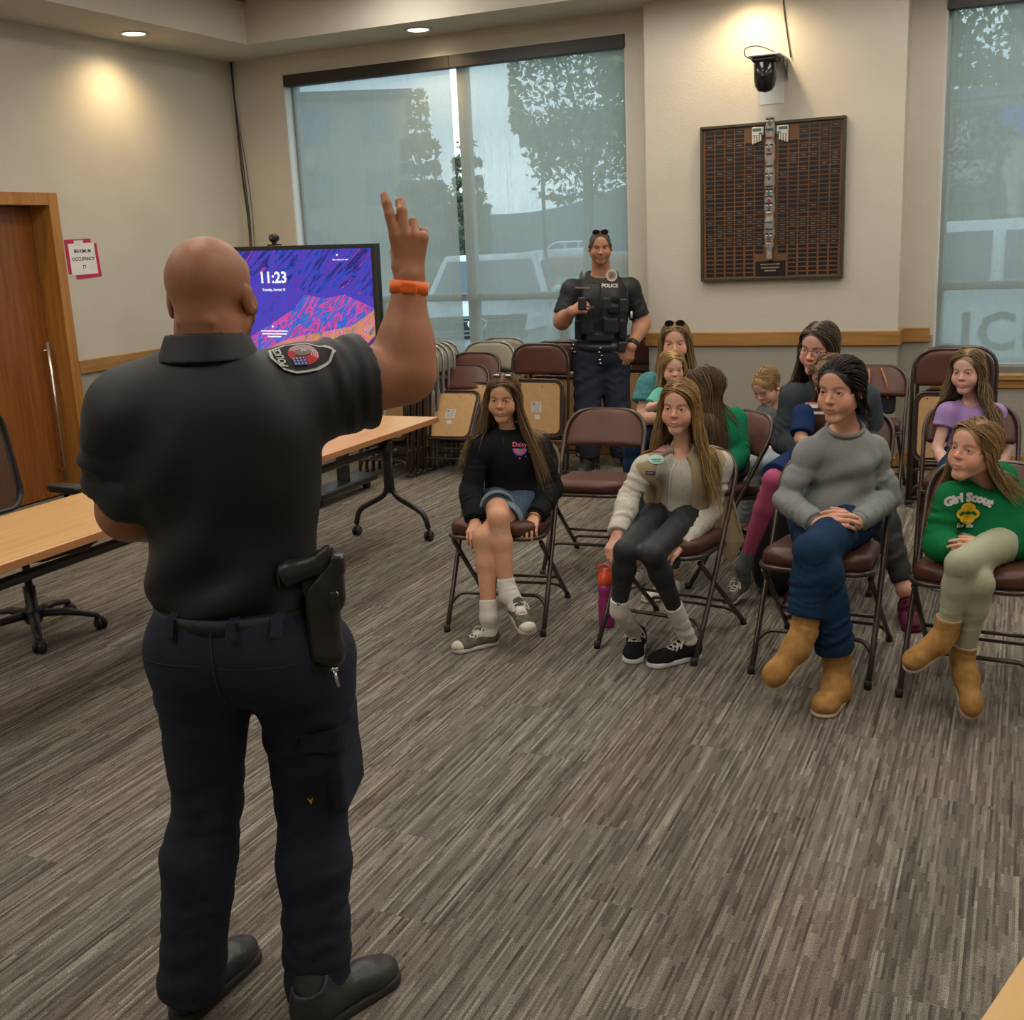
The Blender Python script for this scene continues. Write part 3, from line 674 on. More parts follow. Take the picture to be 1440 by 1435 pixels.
def make_folded(vin, tub, label, sticker=True, board=None):
    """folded flat, seat underside towards local -y, standing along z"""
    c = empty('folded_chair', (0, 0, 0), 0, label, 'chair'); w = .225; H = .955
    path = [(-w, 0, .01), (-w, 0, H), (w, 0, H), (w, 0, .01)]
    mb = MB(); mb.tube(fillet(path, .15, 9), .0115, 8)
    mb.tube(fillet([(-w, 0, .17), (-w+.035, 0, .225), (w-.035, 0, .225), (w, 0, .17)], .05, 5), .0085, 8); mb.build('frame', tub, c)
    mb = MB(); mb.tube(fillet([(-.205, -.026, .03), (-.205, -.026, .62), (.205, -.026, .62), (.205, -.026, .03)], .05, 4), .0105, 8)
    mb.tube(fillet([(-.205, -.026, .07), (-.18, -.026, .125), (.18, -.026, .125), (.205, -.026, .07)], .04, 4), .0085, 8); mb.build('rear_frame', tub, c)
    for sx in (-1, 1):
        MB().tube([(sx*w, 0, .03), (sx*w, 0, .0)], .0145, 10).build('foot_cap', M['rubber'], c)
        MB().tube([(sx*.205, -.026, .035), (sx*.205, -.026, .005)], .0135, 10).build('foot_cap', M['rubber'], c)
    V, Fc = pad_mesh(lambda v: half_w(v, .735, .947, .214, .136, .018), .735, .947, .03, .012, 14, 14)
    add_mesh('backrest', V, Fc, Matrix.Translation((0, -.004, 0)), vin, c)
    prof = rrect(-.195, .195, .285, .69, .05)
    R = Matrix(((1, 0, 0, 0), (0, 0, -1, 0), (0, 1, 0, 0), (0, 0, 0, 1)))   # (x, z) profile, extruded towards -y
    mb = MB(); mb.prism(rrect(-.198, .198, .282, .694, .055), .035, .048, M=R, bev=.003); mb.tube([R @ Vector((x, y, .046)) for x, y in rrect(-.2, .2, .28, .696, .055)], .009, 8, closed=True); mb.build('seat_pan', M['tubebrown'] if tub is M['tubebrown'] else tub, c)
    MB().prism(prof, .0, .036, M=R, bev=.01).build('seat', vin, c)
    bd = MB().prism(rrect(-.178, .178, .302, .672, .045), .048, .054, M=R).build('seat_board', board or M['board'], c)
    if sticker:
        s = MB().box(-.045, .035, -.0552, -.0542, .455, .535).build('label_sticker', M['sticker'], bd)
        q = MB(); q.box(-.038, -.012, -.0558, -.0552, .505, .528)
        for k in range(5): q.box(-.005, .028, -.0558, -.0552, .527-k*.008, .530-k*.008)
        for k in range(5): q.box(-.038, .026-.006*(k % 2), -.0558, -.0552, .494-k*.008, .497-k*.008)
        q.build('label_print', M['stickerink'], bd)
        MB().box(-.020, .022, -.0552, -.0542, .405, .437).build('label_sticker', M['sticker'], bd)
    sc_ = MB()
    for (x, z) in ((.04, .645), (.0, .325), (-.13, .66), (.13, .66)): sc_.tube([(x, -.055, z), (x, -.0535, z)], .005, 8)
    sc_.build('screw', M['rubber'], bd)
    return c
def put(c, x, y, rz=0, lean=0, side=0, z=0):
    c.rotation_mode = 'XYZ'; c.location = (x, y, z); c.rotation_euler = (math.radians(-lean), math.radians(side), math.radians(rz))
    return c
proto = make_chair(M['vinyl'], M['tubebrown'], '-')
CH = [  # x, y, rz, label
 (-2.145, 4.600, 9, 'brown folding chair under the girl in the black hoodie'),
 (-1.335, 4.530, -9, 'brown folding chair under the girl in the cream hoodie and khaki vest'),
 (-0.680, 4.470, -3, 'brown folding chair under the woman in the grey sweatshirt'),
 (-0.105, 4.400, -5, 'brown folding chair under the girl in the green hoodie with yellow print'),
 (-2.025, 5.500, 3, 'empty brown folding chair between the black hoodie girl and the cream hoodie girl'),
 (-1.40, 5.560, -48, 'brown folding chair under the girl in the green jacket who turns away'),
 (-0.80, 5.620, -6, 'brown folding chair under the woman in glasses'),
 (-0.215, 5.920, 2, 'brown folding chair under the girl in the lilac shirt'),
 (-1.92, 6.640, 0, 'brown folding chair under the woman in the teal top'),
 (-1.23, 6.600, -20, 'brown folding chair under the boy with short blond hair'),
 (-0.895, 7.53, 0, 'empty brown folding chair by the column with a black bag hung on its back'),
]
for i, (x, y, rz, lb) in enumerate(CH):
    c = proto if i == 0 else copy_tree(proto)
    put(c, x, y, rz); c['label'] = lb; c['group'] = 'brown folding chairs set out for the audience'
fold_b = make_folded(M['vinyl'], M['tubebrown'], '-'); fold_g = make_folded(M['vinylbeige'], M['tubegrey'], '-', sticker=False, board=M['vinylbeige'])
FB = [
 # centre front: two brown chairs leaning far back
 (-3.985, 7.40, 2, 37, 'b', 'brown folded chair leaning furthest back, front of the stack behind the black hoodie girl'),
 (-3.935, 7.60, 0, 27, 'b', 'brown folded chair just behind the one leaning furthest back, its backrest higher'),
 # stack behind the table end
 (-4.38, 7.26, 0, 8, 'b', 'brown folded chair fronting the tight stack behind the table end, sticker on its board'),
 (-4.37, 7.34, 0, 8, 'b', 'second brown folded chair in the tight stack behind the table end'),
 (-4.36, 7.42, 0, 8, 'b', 'third brown folded chair in the tight stack behind the table end'),
 (-4.35, 7.50, 0, 8, 'b', 'last brown folded chair of the tight stack, against the grey framed ones'),
 (-4.345, 7.60, 0, 9, 'g', 'foremost grey framed folded chair, beside the raised elbow'),
 (-4.335, 7.675, 0, 9, 'g', 'second grey framed folded chair beside the raised elbow'),
 (-4.325, 7.75, 0, 9, 'g', 'third grey framed folded chair beside the raised elbow'),
 (-4.315, 7.825, 0, 9, 'g', 'fourth grey framed folded chair beside the raised elbow'),
 (-4.305, 7.90, 0, 9, 'g', 'fifth grey framed folded chair, nearest the window'),
 (-3.89, 7.95, 0, 15, 'g', 'beige folded chair, the lower of the two showing above the brown ones'),
 (-3.80, 8.13, 0, 7, 'g', 'beige folded chair, the taller one in front of the window mullion'),
 # stack left of the standing officer
 (-3.26, 7.62, 0, 7, 'b', 'brown folded chair with a stickered board, front of the stack left of the standing officer'),
 (-3.19, 7.80, 0, 7, 'b', 'middle brown folded chair of the stack left of the standing officer'),
 (-3.12, 7.90, 0, 7, 'b', 'rearmost brown folded chair of the stack left of the standing officer'),
 (-2.80, 8.24, 0, 7, 'b', 'brown folded chair behind the legs of the standing officer'),
 # right
 (-.385, 7.20, 0, 6, 'n', 'brown folded chair with a plain tan board, behind the girl in lilac'),
 (-.365, 7.32, 0, 6, 'n', 'brown folded chair showing only its rim above the one behind the girl in lilac'),
]
fold_n = make_folded(M['vinyl'], M['tubebrown'], '-', sticker=False)
used = set()
for (x, y, rz, ln, k, lb) in FB:
    p = {'b': fold_b, 'g': fold_g, 'n': fold_n}[k]; c = p if k not in used else copy_tree(p); used.add(k)
    put(c, x, y, rz, ln, z=.012); c['label'] = lb; c['group'] = 'folded chairs stacked along the back wall'

# ================================================================ flip-top tables
def folding_table(x0, x1, y0, y1, label, leg_in=(.16, .16)):
    t = empty('training_table', ((x0+x1)/2, (y0+y1)/2, 0), 0, label, 'table'); hx, hy = (x1-x0)/2, (y1-y0)/2
    MB().box(-hx+.002, hx-.002, -hy+.002, hy-.002, .702, .730, bev=.002).build('tabletop', M['maple'], t)
    mb = MB(); e = .003
    mb.box(-hx-e, -hx, -hy-e, hy+e, .7005, .7285).box(hx, hx+e, -hy-e, hy+e, .7005, .7285).box(-hx, hx, -hy-e, -hy, .7005, .7285).box(-hx, hx, hy, hy+e, .7005, .7285)
    mb.build('edge_band', M['mapleedge'], t)
    MB().tube([(0.0, -hy+leg_in[0], .56), (0.0, hy-leg_in[1], .56)], .022, 12).build('beam', M['blackmetal'], t)
    for (sy, li) in ((-1, leg_in[0]), (1, leg_in[1])):
        y = sy*(hy-li)
        lg = MB()
        for sx in (-1, 1):
            p = fillet([(sx*.017, y, .60), (sx*.017, y, .27), (sx*.225, y, .165), (sx*.25, y, .075)], .06, 6)
            lg.tube(p, .0165, 10)
        lg.box(-.012, .012, y-.012, y+.012, .28, .56)
        lg.build('leg', M['blackmetal'], t)
        h = MB(); h.box(-.03, .03, y-.025, y+.025, .50, .70, bev=.006); h.tube([(-.035, y-.03*sy, .56), (.035, y-.03*sy, .56)], .034, 14)
        h.tube([(0, y-.02*sy, .58), (.0, y-.16*sy, .695)], .006, 6).box(-.2, .2, y-.03, y+.03, .692, .701); h.build('tilt_bracket', M['blackmetal'], t)
        for sx in (-1, 1):
            cs = MB(); cx = sx*.25
            cs.tube([(cx, y, .078), (cx, y, .055)], .008, 8)
            for q in (-.014, .014): cs.lathe([(.0, -.009), (.024, -.009), (.029, -.004), (.029, .004), (.024, .009), (.0, .009)], 16, M=Matrix.Translation((cx+q, y, .030)) @ Matrix.Rotation(PI/2, 4, 'Y'))
            cs.box(cx-.009, cx+.009, y-.018, y+.02, .03, .062, bev=.004)
            cs.build('caster', M['black'], t)
    return t
folding_table(-3.725, -3.112, 4.125, 5.80, 'far maple topped table on black casters, ending before the stacked chairs', (.16, .10))
folding_table(-3.725, -3.112, 2.27, 4.095, 'near maple topped table running out of the photo left of the officer')

# table corner at lower right
tb = empty('honey_oak_table', (0.596, 1.264, 0), math.radians(-17.2), 'honey coloured wooden table, its corner cut off at the bottom right of the photo', 'table')
M['honey'] = wood_mat('honey_oak', (0.58, 0.33, 0.09), (0.68, 0.42, 0.14), 1, rough=.35)
MB().prism(rrect(-.60, .6, -.9, .62, .10, 6), .695, .73, bev=.006).build('tabletop', M['honey'], tb)
for sx in (-.5, .5):
    for sy in (-.78, .5): MB().box(sx-.03, sx+.03, sy-.03, sy+.03, 0, .695, bev=.004).build('leg', M['honey'], tb)
MB().box(-.47, .47, -.76, -.74, .60, .695).box(-.47, .47, .46, .48, .60, .695).box(-.48, -.46, -.75, .47, .60, .695).box(.46, .48, -.75, .47, .60, .695).build('apron', M['honey'], tb)

# ================================================================ task chair
def task_chair(x, y, rz):
    c = empty('task_chair', (x, y, 0), rz, 'black mesh back office chair on a five star base by the door', 'chair')
    M['mesh'] = mat('black_mesh', (0.05, 0.03, 0.022), 0.8)
    nt = M['mesh'].node_tree; M['mesh'].node_tree.nodes['Principled BSDF'].inputs['Alpha'].default_value = 0.72
    for k in range(5):
        a = 2*PI*k/5+.35; dx, dy = math.cos(a), math.sin(a)
        MB().tube([(.02*dx, .02*dy, .105), (.16*dx, .16*dy, .10), (.285*dx, .285*dy, .072), (.30*dx, .30*dy, .055)], [.030, .024, .018, .012], 10, flat=.7).build('base_arm', M['black'], c)
        cs = MB(); cx, cy = .30*dx, .30*dy; ct = Matrix.Translation((cx, cy, .028)) @ Matrix.Rotation(a+.9, 4, 'Z')
        for q in (-.014, .014): cs.lathe([(.0, -.01), (.022, -.01), (.028, -.004), (.028, .004), (.022, .01), (.0, .01)], 16, M=ct @ Matrix.Translation((q, 0, 0)) @ Matrix.Rotation(PI/2, 4, 'Y'))
        cs.box(-.02, .02, -.012, .024, .005, .034, M=ct, bev=.006); cs.build('caster', M['black'], c)
    MB().lathe([(.035, .06), (.045, .08), (.045, .13), (.028, .14), (.028, .24), (.018, .245), (.018, .38), (.03, .385), (.03, .40), (0, .40)], 20).build('gas_lift', M['black'], c)
    MB().box(-.11, .11, -.13, .13, .385, .425, bev=.012).build('tilt_mechanism', M['black'], c)
    prof = [(x_, y_) for x_, y_ in rrect(-.245, .245, -.31, .22, .12, 6)]
    MB().prism(prof, .425, .495, bev=.025, smooth=True).build('seat', M['black'], c, smooth=True)
    # back: frame ring and mesh, leaning back, curved
    def bk(u, v): return Vector((u, .27+.05*((v-.56)/.5)-.05*(1-(u/.25)**2)+.05*abs(v-.8), v))
    ring = [bk(u, v) for u, v in rrect(-.225, .225, .56, 1.04, .09, 5)]
    ring = [Vector((p.x*(.86+.14*min(1, max(0, (1.08-p.z)/.35))), p.y, p.z)) for p in ring]
    MB().tube(ring, .021, 8, closed=True, flat=.6).build('back_frame', M['black'], c)
    V = []; Fc = []
    for j in range(9):
        for i in range(9):
            u = -.215+.43*i/8; v = .57+.46*j/8; p = bk(u, v); V.append((p.x*(.86+.14*min(1, max(0, (1.08-v)/.35))), p.y, p.z))
    for j in range(8):
        for i in range(8): Fc.append((j*9+i, j*9+i+1, (j+1)*9+i+1, (j+1)*9+i))
    add_mesh('back_mesh', V, Fc, Matrix.Identity(4), M['mesh'], c)
    mb = MB()
    mb.tube(smooth_path([(0, .10, .41), (0, .28, .42), (0, .335, .55), (-.11, .33, .70), (-.15, .32, .86), (-.19, .33, .95)], 5), .014, 8)
    mb.tube(smooth_path([(0, .335, .55), (.11, .33, .70), (.15, .32, .86), (.19, .33, .95)], 5), .014, 8); mb.build('back_support', M['black'], c)
    for sx in (-1, 1):
        mb = MB(); mb.tube(fillet([(sx*.14, .02, .41), (sx*.285, .02, .42), (sx*.29, .02, .62)], .05, 5), .018, 10, flat=.6); mb.build('arm_post', M['black'], c)
        MB().prism(rrect(-.04, .04, -.12, .12, .035, 5), .635, .665, M=Matrix.Translation((sx*.285, .0, 0)), bev=.008, smooth=True).build('arm_pad', M['black'], c, smooth=True)
    return c
task_chair(-4.205, 3.68, math.radians(84))

# ================================================================ display on a stand
def display():
    t = empty('wall_display', (-4.755, 6.53, 0), 0, 'large flat screen showing 11:23 over a colourful ridge wallpaper', 'display')
    t.rotation_euler = (0, math.radians(1.0), math.radians(0))
    w, z0, z1 = .825, .795, 1.752; bz = .028
    mb = MB(); mb.box(-w, w, .0, .05, z0, z0+.05).box(-w, w, 0, .05, z1-bz, z1).box(-w, -w+bz, 0, .05, z0+.05, z1-bz).box(w-bz, w, 0, .05, z0+.05, z1-bz).box(-w, w, .03, .07, z0, z1); mb.build('bezel', M['bezel'], t)
    # stand
    mb = MB(); mb.box(-.45, -.38, .06, .12, .1, 1.3).box(.38, .45, .06, .12, .1, 1.3).box(-.45, .45, .06, .12, .55, .62); mb.box(-.5, -.33, -.3, .42, .07, .12, bev=.01).box(.33, .5, -.3, .42, .07, .12, bev=.01); mb.build('stand', M['blackmetal'], t)
    for x in (-.42, .42):
        for y in (-.26, .38): MB().lathe([(0, -.015), (.035, -.015), (.035, .015), (0, .015)], 16, M=Matrix.Translation((x, y, .036)) @ Matrix.Rotation(PI/2, 4, 'Y')).build('caster', M['black'], t)
    sx0, sx1, sz0, sz1 = -w+bz, w-bz, z0+.05, z1-bz
    W_, H_ = sx1-sx0, sz1-sz0
    def lay(name, poly, y, m):
        mb = MB(); vs = [mb.bm.verts.new((sx0+u*W_, y, sz0+v*H_)) for u, v in poly]; mb.bm.faces.new(vs); 
        bmesh.ops.triangulate(mb.bm, faces=mb.bm.faces[:]); return mb.build(name, m, scr if scr else t)
    scr = None
    scr = lay('screen', [(0, 0), (1, 0), (1, 1), (0, 1)], .004, M['scr1'])
    lay('far_ridge', [(.0, .80), (.12, .9), (.28, .78), (.40, .72), (.48, .83), (.58, .74), (.70, .66), (.80, .72), (.9, .70), (1, .64), (1, 0), (0, 0)], .0035, M['scr2'])
    lay('middle_ridge', [(.0, .25), (.2, .32), (.45, .30), (.50, .42), (.60, .55), (.66, .66), (.76, .63), (.86, .66), (1, .56), (1, 0), (0, 0)], .003, M['scr3'])
    lay('near_ridge', [(0, .10), (.36, .16), (.44, .22), (.52, .30), (.62, .34), (.70, .33), (.80, .36), (.88, .42), (1, .54), (1, 0), (0, 0)], .0025, M['scr4'])
    lay('dark_ridge', [(.80, 0), (.86, .14), (.94, .26), (1, .36), (1, 0)], .002, M['scr5'])
    lay('widget_panel', [(.33, .0), (.86, .0), (.86, .10), (.33, .10)], .0018, M['scr6'])
    mb = MB(); R = Matrix(((1, 0, 0, 0), (0, 0, 1, .0012), (0, 1, 0, 0), (0, 0, 0, 1)))
    def tx(s, size, u, v, b=0, sp=1): add_text(mb, s, size, Matrix.Translation((sx0+u*W_, 0, sz0+v*H_)) @ R, .0003, bold=b, spacing=sp)
    tx('11:23', .105, .505, .79, .003); tx('Tuesday, August 15', .024, .505, .70, .0008)
    tx('Like what you see?', .016, .85, .92, .0004)
    def bar(u0, u1, v0, v1): mb.box(sx0+u0*W_, sx0+u1*W_, .0008, .0015, sz0+v0*H_, sz0+v1*H_)
    mb.lathe([(0, 0), (.007, 0), (.007, .001), (0, .001)], 10, M=Matrix.Translation((sx0+.485*W_, .001, sz0+.415*H_)) @ Matrix.Rotation(PI/2, 4, 'X'))
    mb.lathe([(0, 0), (.007, 0), (.007, .001), (0, .001)], 10, M=Matrix.Translation((sx0+.835*W_, .001, sz0+.955*H_)) @ Matrix.Rotation(PI/2, 4, 'X'))
    for k, hw in enumerate((.07, .065, .035)): bar(.49-hw, .49+hw, .375-k*.022, .385-k*.022)
    bar(.35, .45, .115, .128); 
    for k in range(4):
        for j in range(4): bar(.452+k*.012, .458+k*.012, .09-j*.022, .10-j*.022)
    for u in (.53, .585, .64):
        bar(u, u+.03, .105, .118); bar(u, u+.04, .08, .087); bar(u, u+.035, .06, .067); bar(u, u+.042, .035, .05)
    bar(.70, .76, .125, .135); bar(.77, .80, .09, .10); bar(.77, .82, .07, .078); bar(.75, .85, .012, .022)
    mb.build('on_screen_text', M['scrtxt'], scr)
    mb = MB(); mb.box(sx0+.70*W_, sx0+.757*W_, .0009, .0016, sz0+.03*H_, sz0+.11*H_); mb.build('widget_picture', M['scrpic'], scr)
    return t
M['bezel'] = mat('dark_grey_bezel', (0.030, 0.029, 0.028), 0.4)
def screen_mat(name, cols, scale=(2, 1, 9), rot=0.7, dist=2.0, es=1.0, nscale=3):
    m = bpy.data.materials.new(name); m.use_nodes = True; nt = m.node_tree; b = nt.nodes['Principled BSDF']; L = nt.links.new; N = nt.nodes.new
    tc = N('ShaderNodeTexCoord'); mp = N('ShaderNodeMapping'); mp.inputs['Rotation'].default_value = (0, rot, 0)
    mp2 = N('ShaderNodeMapping'); mp2.inputs['Scale'].default_value = scale
    n = N('ShaderNodeTexNoise'); n.inputs['Scale'].default_value = nscale; n.inputs['Detail'].default_value = 7; n.inputs['Distortion'].default_value = dist; n.inputs['Roughness'].default_value = .62
    r = N('ShaderNodeValToRGB'); e = r.color_ramp.elements; k = len(cols)
    e[0].position = .30; e[0].color = (*cols[0], 1); e[1].position = .70; e[1].color = (*cols[-1], 1)
    for i in range(1, k-1): x = e.new(.30+.40*i/(k-1)); x.color = (*cols[i], 1)
    L(tc.outputs['Object'], mp.inputs[0]); L(mp.outputs[0], mp2.inputs[0]); L(mp2.outputs[0], n.inputs['Vector']); L(n.outputs['Fac'], r.inputs[0])
    b.inputs['Base Color'].default_value = (0, 0, 0, 1); b.inputs['Roughness'].default_value = .3
    L(r.outputs[0], b.inputs['Emission Color']); b.inputs['Emission Strength'].default_value = es
    return m
DB, BL, PU, PK, RD, OR, GD = (.015, .01, .10), (.02, .07, .55), (.12, .03, .38), (.60, .10, .42), (.65, .05, .16), (.72, .25, .10), (.45, .28, .07)
M['scr1'] = screen_mat('screen_sky_ridge', [DB, BL, PU, BL, DB, PU, PK], (1.0, 1, 6), .75, nscale=2.2)
M['scr2'] = screen_mat('screen_blue_ridge', [DB, BL, PU, BL, PU, (.35, .05, .40)], (1.5, 1, 6), 1.0)
M['scr3'] = screen_mat('screen_pink_ridge', [PU, BL, (.05, .2, .6), BL, PK, RD, BL, (.4, .2, .6)], (1.4, 1, 7), .8, nscale=2.6)
M['scr4'] = screen_mat('screen_orange_ridge', [PU, (.08, .10, .4), GD, OR, PK, (.7, .4, .2), BL], (2, 1, 8), .9, nscale=2.6)
M['scr5'] = screen_mat('screen_dark_ridge', [(.01, .01, .04), (.05, .02, .15), (.3, .1, .3), (.03, .05, .2)], (3, 1, 12), .8)
M['scr6'] = mat('screen_panel', (0, 0, 0), .3, emit=(.16, .06, .26), es=1)
M['scrtxt'] = mat('screen_white', (0, 0, 0), .3, emit=(.92, .92, 1), es=1)
M['scrpic'] = mat('screen_picture', (0, 0, 0), .3, emit=(.55, .8, .95), es=1)
disp = display()
wc = empty('webcam', (-4.70, 6.555, 1.752), 0, 'small black webcam on top of the large screen', 'webcam')
MB().box(-.05, .05, -.02, .02, 0.001, .012, bev=.004).box(-.012, .012, -.012, .012, .01, .03).build('mount', M['black'], wc)
MB().lathe([(0, -.03), (.024, -.03), (.028, -.02), (.028, .02), (.02, .03), (0, .03)], 18, M=Matrix.Translation((0, 0, .052)) @ Matrix.Rotation(PI/2, 4, 'X')).build('camera_body', M['black'], wc, smooth=True)
MB().lathe([(0, .0), (.012, .0), (.013, .003), (0, .004)], 16, M=Matrix.Translation((0, -.031, .052)) @ Matrix.Rotation(PI/2, 4, 'X')).build('lens', M['carglass'], wc)

# ================================================================ occupancy notice on the left wall
nt_ = empty('occupancy_notice', (XL+.001, 6.50, 1.735), 0, 'white notice reading MAXIMUM OCCUPANCY 77 taped over pink paper', 'sign')
M['pink'] = mat('crimson_paper', (0.50, 0.02, 0.08), 0.7)
RX = Matrix(((0, 0, 1, 0), (1, 0, 0, 0), (0, 1, 0, 0), (0, 0, 0, 1)))
MB().prism([(-.155, -.115), (.105, -.110), (.10, .135), (-.16, .13)], .0005, .0015, M=RX).build('backing_paper', M['pink'], nt_)
MB().prism([(-.085, -.155), (.17, -.145), (.155, .10), (-.09, .09)], .0005, .0013, M=RX @ Matrix.Translation((0, 0, .001))).build('backing_paper', M['pink'], nt_)
sh_ = MB().prism([(-.125, -.125), (.135, -.12), (.125, .105), (-.13, .10)], .003, .004, M=RX).build('notice_sheet', M['white'], nt_)
mb = MB()
for s, z in (('MAXIMUM', .045), ('OCCUPANCY', -.012), ('77', -.07)):
    add_text(mb, s, .036, RX @ Matrix.Translation((.003, z, .0046)), .0003, bold=.0006)
mb.build('lettering', M['printed'], nt_)
M['tape'] = mat('clear_tape', (.72, .70, .66), .3)
MB().prism([(-.07, .085), (.02, .088), (.02, .125), (-.07, .122)], .0041, .0046, M=RX).build('tape', M['tape'], nt_)

# ================================================================ memorial board with carved totem
def plaque_board():
    x0, x1, z0, z1 = -2.170, -1.170, 1.362, 2.432; cx = (x0+x1)/2
    t = empty('plaque_board', (cx, YC, 0), 0, 'framed board of small dark name plates with a carved totem down the middle', 'plaque board')
    hx = .5
    M['frame'] = mat('dark_olive_frame', (0.045, 0.042, 0.022), 0.35)
    M['backer'] = mat('russet_board', (0.19, 0.090, 0.032), 0.5, c2=(0.11, .045, .02), nscale=4)
    M['plate'] = mat('black_name_plate', (0.010, 0.006, 0.005), 0.35)
    M['engrave'] = mat('engraved_brass', (0.33, 0.28, 0.22), 0.4)
    mb = MB(); w = .020
    mb.box(-hx, hx, -.05, -.001, z0, z0+w, bev=.003).box(-hx, hx, -.05, -.001, z1-w, z1, bev=.003).box(-hx, -hx+w, -.05, -.001, z0+w, z1-w, bev=.003).box(hx-w, hx, -.05, -.001, z0+w, z1-w, bev=.003)
    mb.build('frame', M['frame'], t)
    MB().box(-hx+w, hx-w, -.030, -.001, z0+w, z1-w).build('backing_board', M['backer'], t)
    rows = 33; ph = (z1-z0-2*w-.02)/rows; n = 0
    half = .015; colw = (hx-w-.012-.045)/6
    p0 = MB().box(-.031, .031, -.0025, 0, -.0115, .0115).build('name_plate', M['plate'], t)
    g = MB(); g.box(-.02, .02, -.0032, -.0025, .001, .0025).box(-.014, .014, -.0032, -.0025, -.004, -.0025); e0 = g.build('engraving', M['engrave'], p0)
    first = True; extra = MB()
    rr = random.Random(5)
    for r in range(rows):
        z = z1-w-.014-ph*(r+.5)
        for s in (-1, 1):
            for k in range(6):
                x = s*(.045+colw*(k+.5))
                if r < 3 and k < 2: continue
                if r > rows-6 and k < 1: continue
                n += 1
                if n > 300:
                    extra.box(x-.029, x+.029, -.0325, -.030, z-.0105, z+.0105); continue
                if first: o = p0; o.location = (x, -.030, z); first = False; continue
                o = p0.copy(); COL.objects.link(o); o.parent = t; o.location = (x, -.030, z)
                if rr.random() < (.25 if r < 20 else .85):
                    e = e0.copy(); COL.objects.link(e); e.parent = o
    q = extra.build('name_plates', M['plate'], t); q['kind'] = 'stuff'
    MB().box(-.105, .105, -.036, -.030, z0+.028, z0+.132, bev=.001).build('title_plate', M['plate'], t)
    mb = MB(); 
    for k, (hw, zz) in enumerate(((.07, .108), (.065, .085), (.04, .064))):
        for j in range(9): 
            xx = -hw+2*hw*j/9; mb.box(xx, xx+2*hw/9*.78, -.0368, -.036, z0+zz-.004, z0+zz+.005)
    mb.build('engraving', M['engrave'], t)
    return t
pb = plaque_board()
# carved totem (own thing? it is fixed to the board: a part of it)
M['totem'] = mat('weathered_grey_wood', (0.30, 0.27, 0.24), 0.7, noise=.2, nscale=40)
M['totemteal'] = mat('teal_paint', (0.05, 0.13, 0.12), 0.6); M['totemred'] = mat('red_paint', (0.30, 0.03, 0.04), 0.6); M['totemblack'] = mat('black_paint', (0.02, 0.02, 0.02), 0.6); M['totemwhite'] = mat('white_paint', (0.62, 0.58, 0.52), 0.6)
def totem():
    cx = .0; m = Matrix.Translation((cx-.005, -.05, 0))
    tot = MB(); prof = []
    zs = np.linspace(1.50, 2.46, 49)
    V = []; Fc = []; n = 14
    for i, z in enumerate(zs):
        u = (z-1.50)/.96; w = .034+.004*math.sin(u*34)+.003*math.sin(u*71+1)
        if z < 1.60: w = .021+.013*max(0, (z-1.575)/.025) if z > 1.575 else .021
        if z > 2.40: w = .030
        for k in range(n):
            a = 2*PI*k/n; rad = w*(1+.10*math.sin(u*34+2)*math.cos(2*a))
            V.append((math.cos(a)*rad, math.sin(a)*rad*.9, z))
    for i in range(len(zs)-1):
        for k in range(n): Fc.append((i*n+k, i*n+(k+1) % n, (i+1)*n+(k+1) % n, (i+1)*n+k))
    Fc.append(tuple(range(n-1, -1, -1))); Fc.append(tuple((len(zs)-1)*n+k for k in range(n)))
    t = add_mesh('totem_pole', V, Fc, m, M['totem'], pb)
    def blob(name, pts, m_):
        b = MB()
        for (x, z, rx, rz) in pts:
            b.lathe([(0, -1), (.5, -.87), (.87, -.5), (1, 0), (.87, .5), (.5, .87), (0, 1)], 10, M=m @ Matrix.Translation((x, -.031, z)) @ Matrix.Diagonal((rx, .010, rz, 1)))
        b.build(name, m_, t, smooth=True)
    faces = [2.42, 2.25, 2.06, 1.955, 1.86, 1.655]
    blob('eye', [(s*.014, z+.012, .009, .008) for z in faces for s in (-1, 1)], M['totemwhite'])
    blob('pupil', [(s*.014, z+.012, .004, .004) for z in faces for s in (-1, 1)], M['totemblack'])
    blob('brow', [(s*.015, z+.026, .013, .006) for z in faces for s in (-1, 1)], M['totemblack'])
    blob('beak', [(0, z-.004, .008, .014) for z in faces], M['totemteal'])
    blob('mouth', [(0, 2.22, .022, .006), (0, 1.90, .012, .026), (0, 2.325, .026, .006), (0, 1.63, .02, .006), (0, 1.84, .018, .004)], M['totemred'])
    blob('teeth', [(0, 1.825, .024, .007), (0, 1.615, .018, .005)], M['totemwhite'])
    blob('carved_band', [(0, z, .032, .006) for z in (2.38, 2.14, 2.005, 1.935, 1.76, 1.715)], M['totemteal'])
    for s in (-1, 1):
        wg = MB(); base = m
        wg.box(s*.045, s*.125, -.014, .012, 2.345, 2.40, bev=.004, M=base)
        for k in range(4): wg.box(s*(.06+k*.017), s*(.072+k*.017), -.012, .01, 2.30-.006*k+.006, 2.35, bev=.003, M=base)
        w_ = wg.build('wing', M['totemwhite'], t)
        b = MB(); b.box(s*.06, s*.118, -.0165, -.013, 2.372, 2.392, M=base, bev=.001).box(s*.05, s*.075, -.0165, -.013, 2.352, 2.362, M=base).build('wing_marking', M['totemteal'], w_)
        bp_ = MB().box(s*.02, s*.15, .016, .018, 2.30, 2.405, M=base).build('wing_backing', M['backer'], t)
totem()

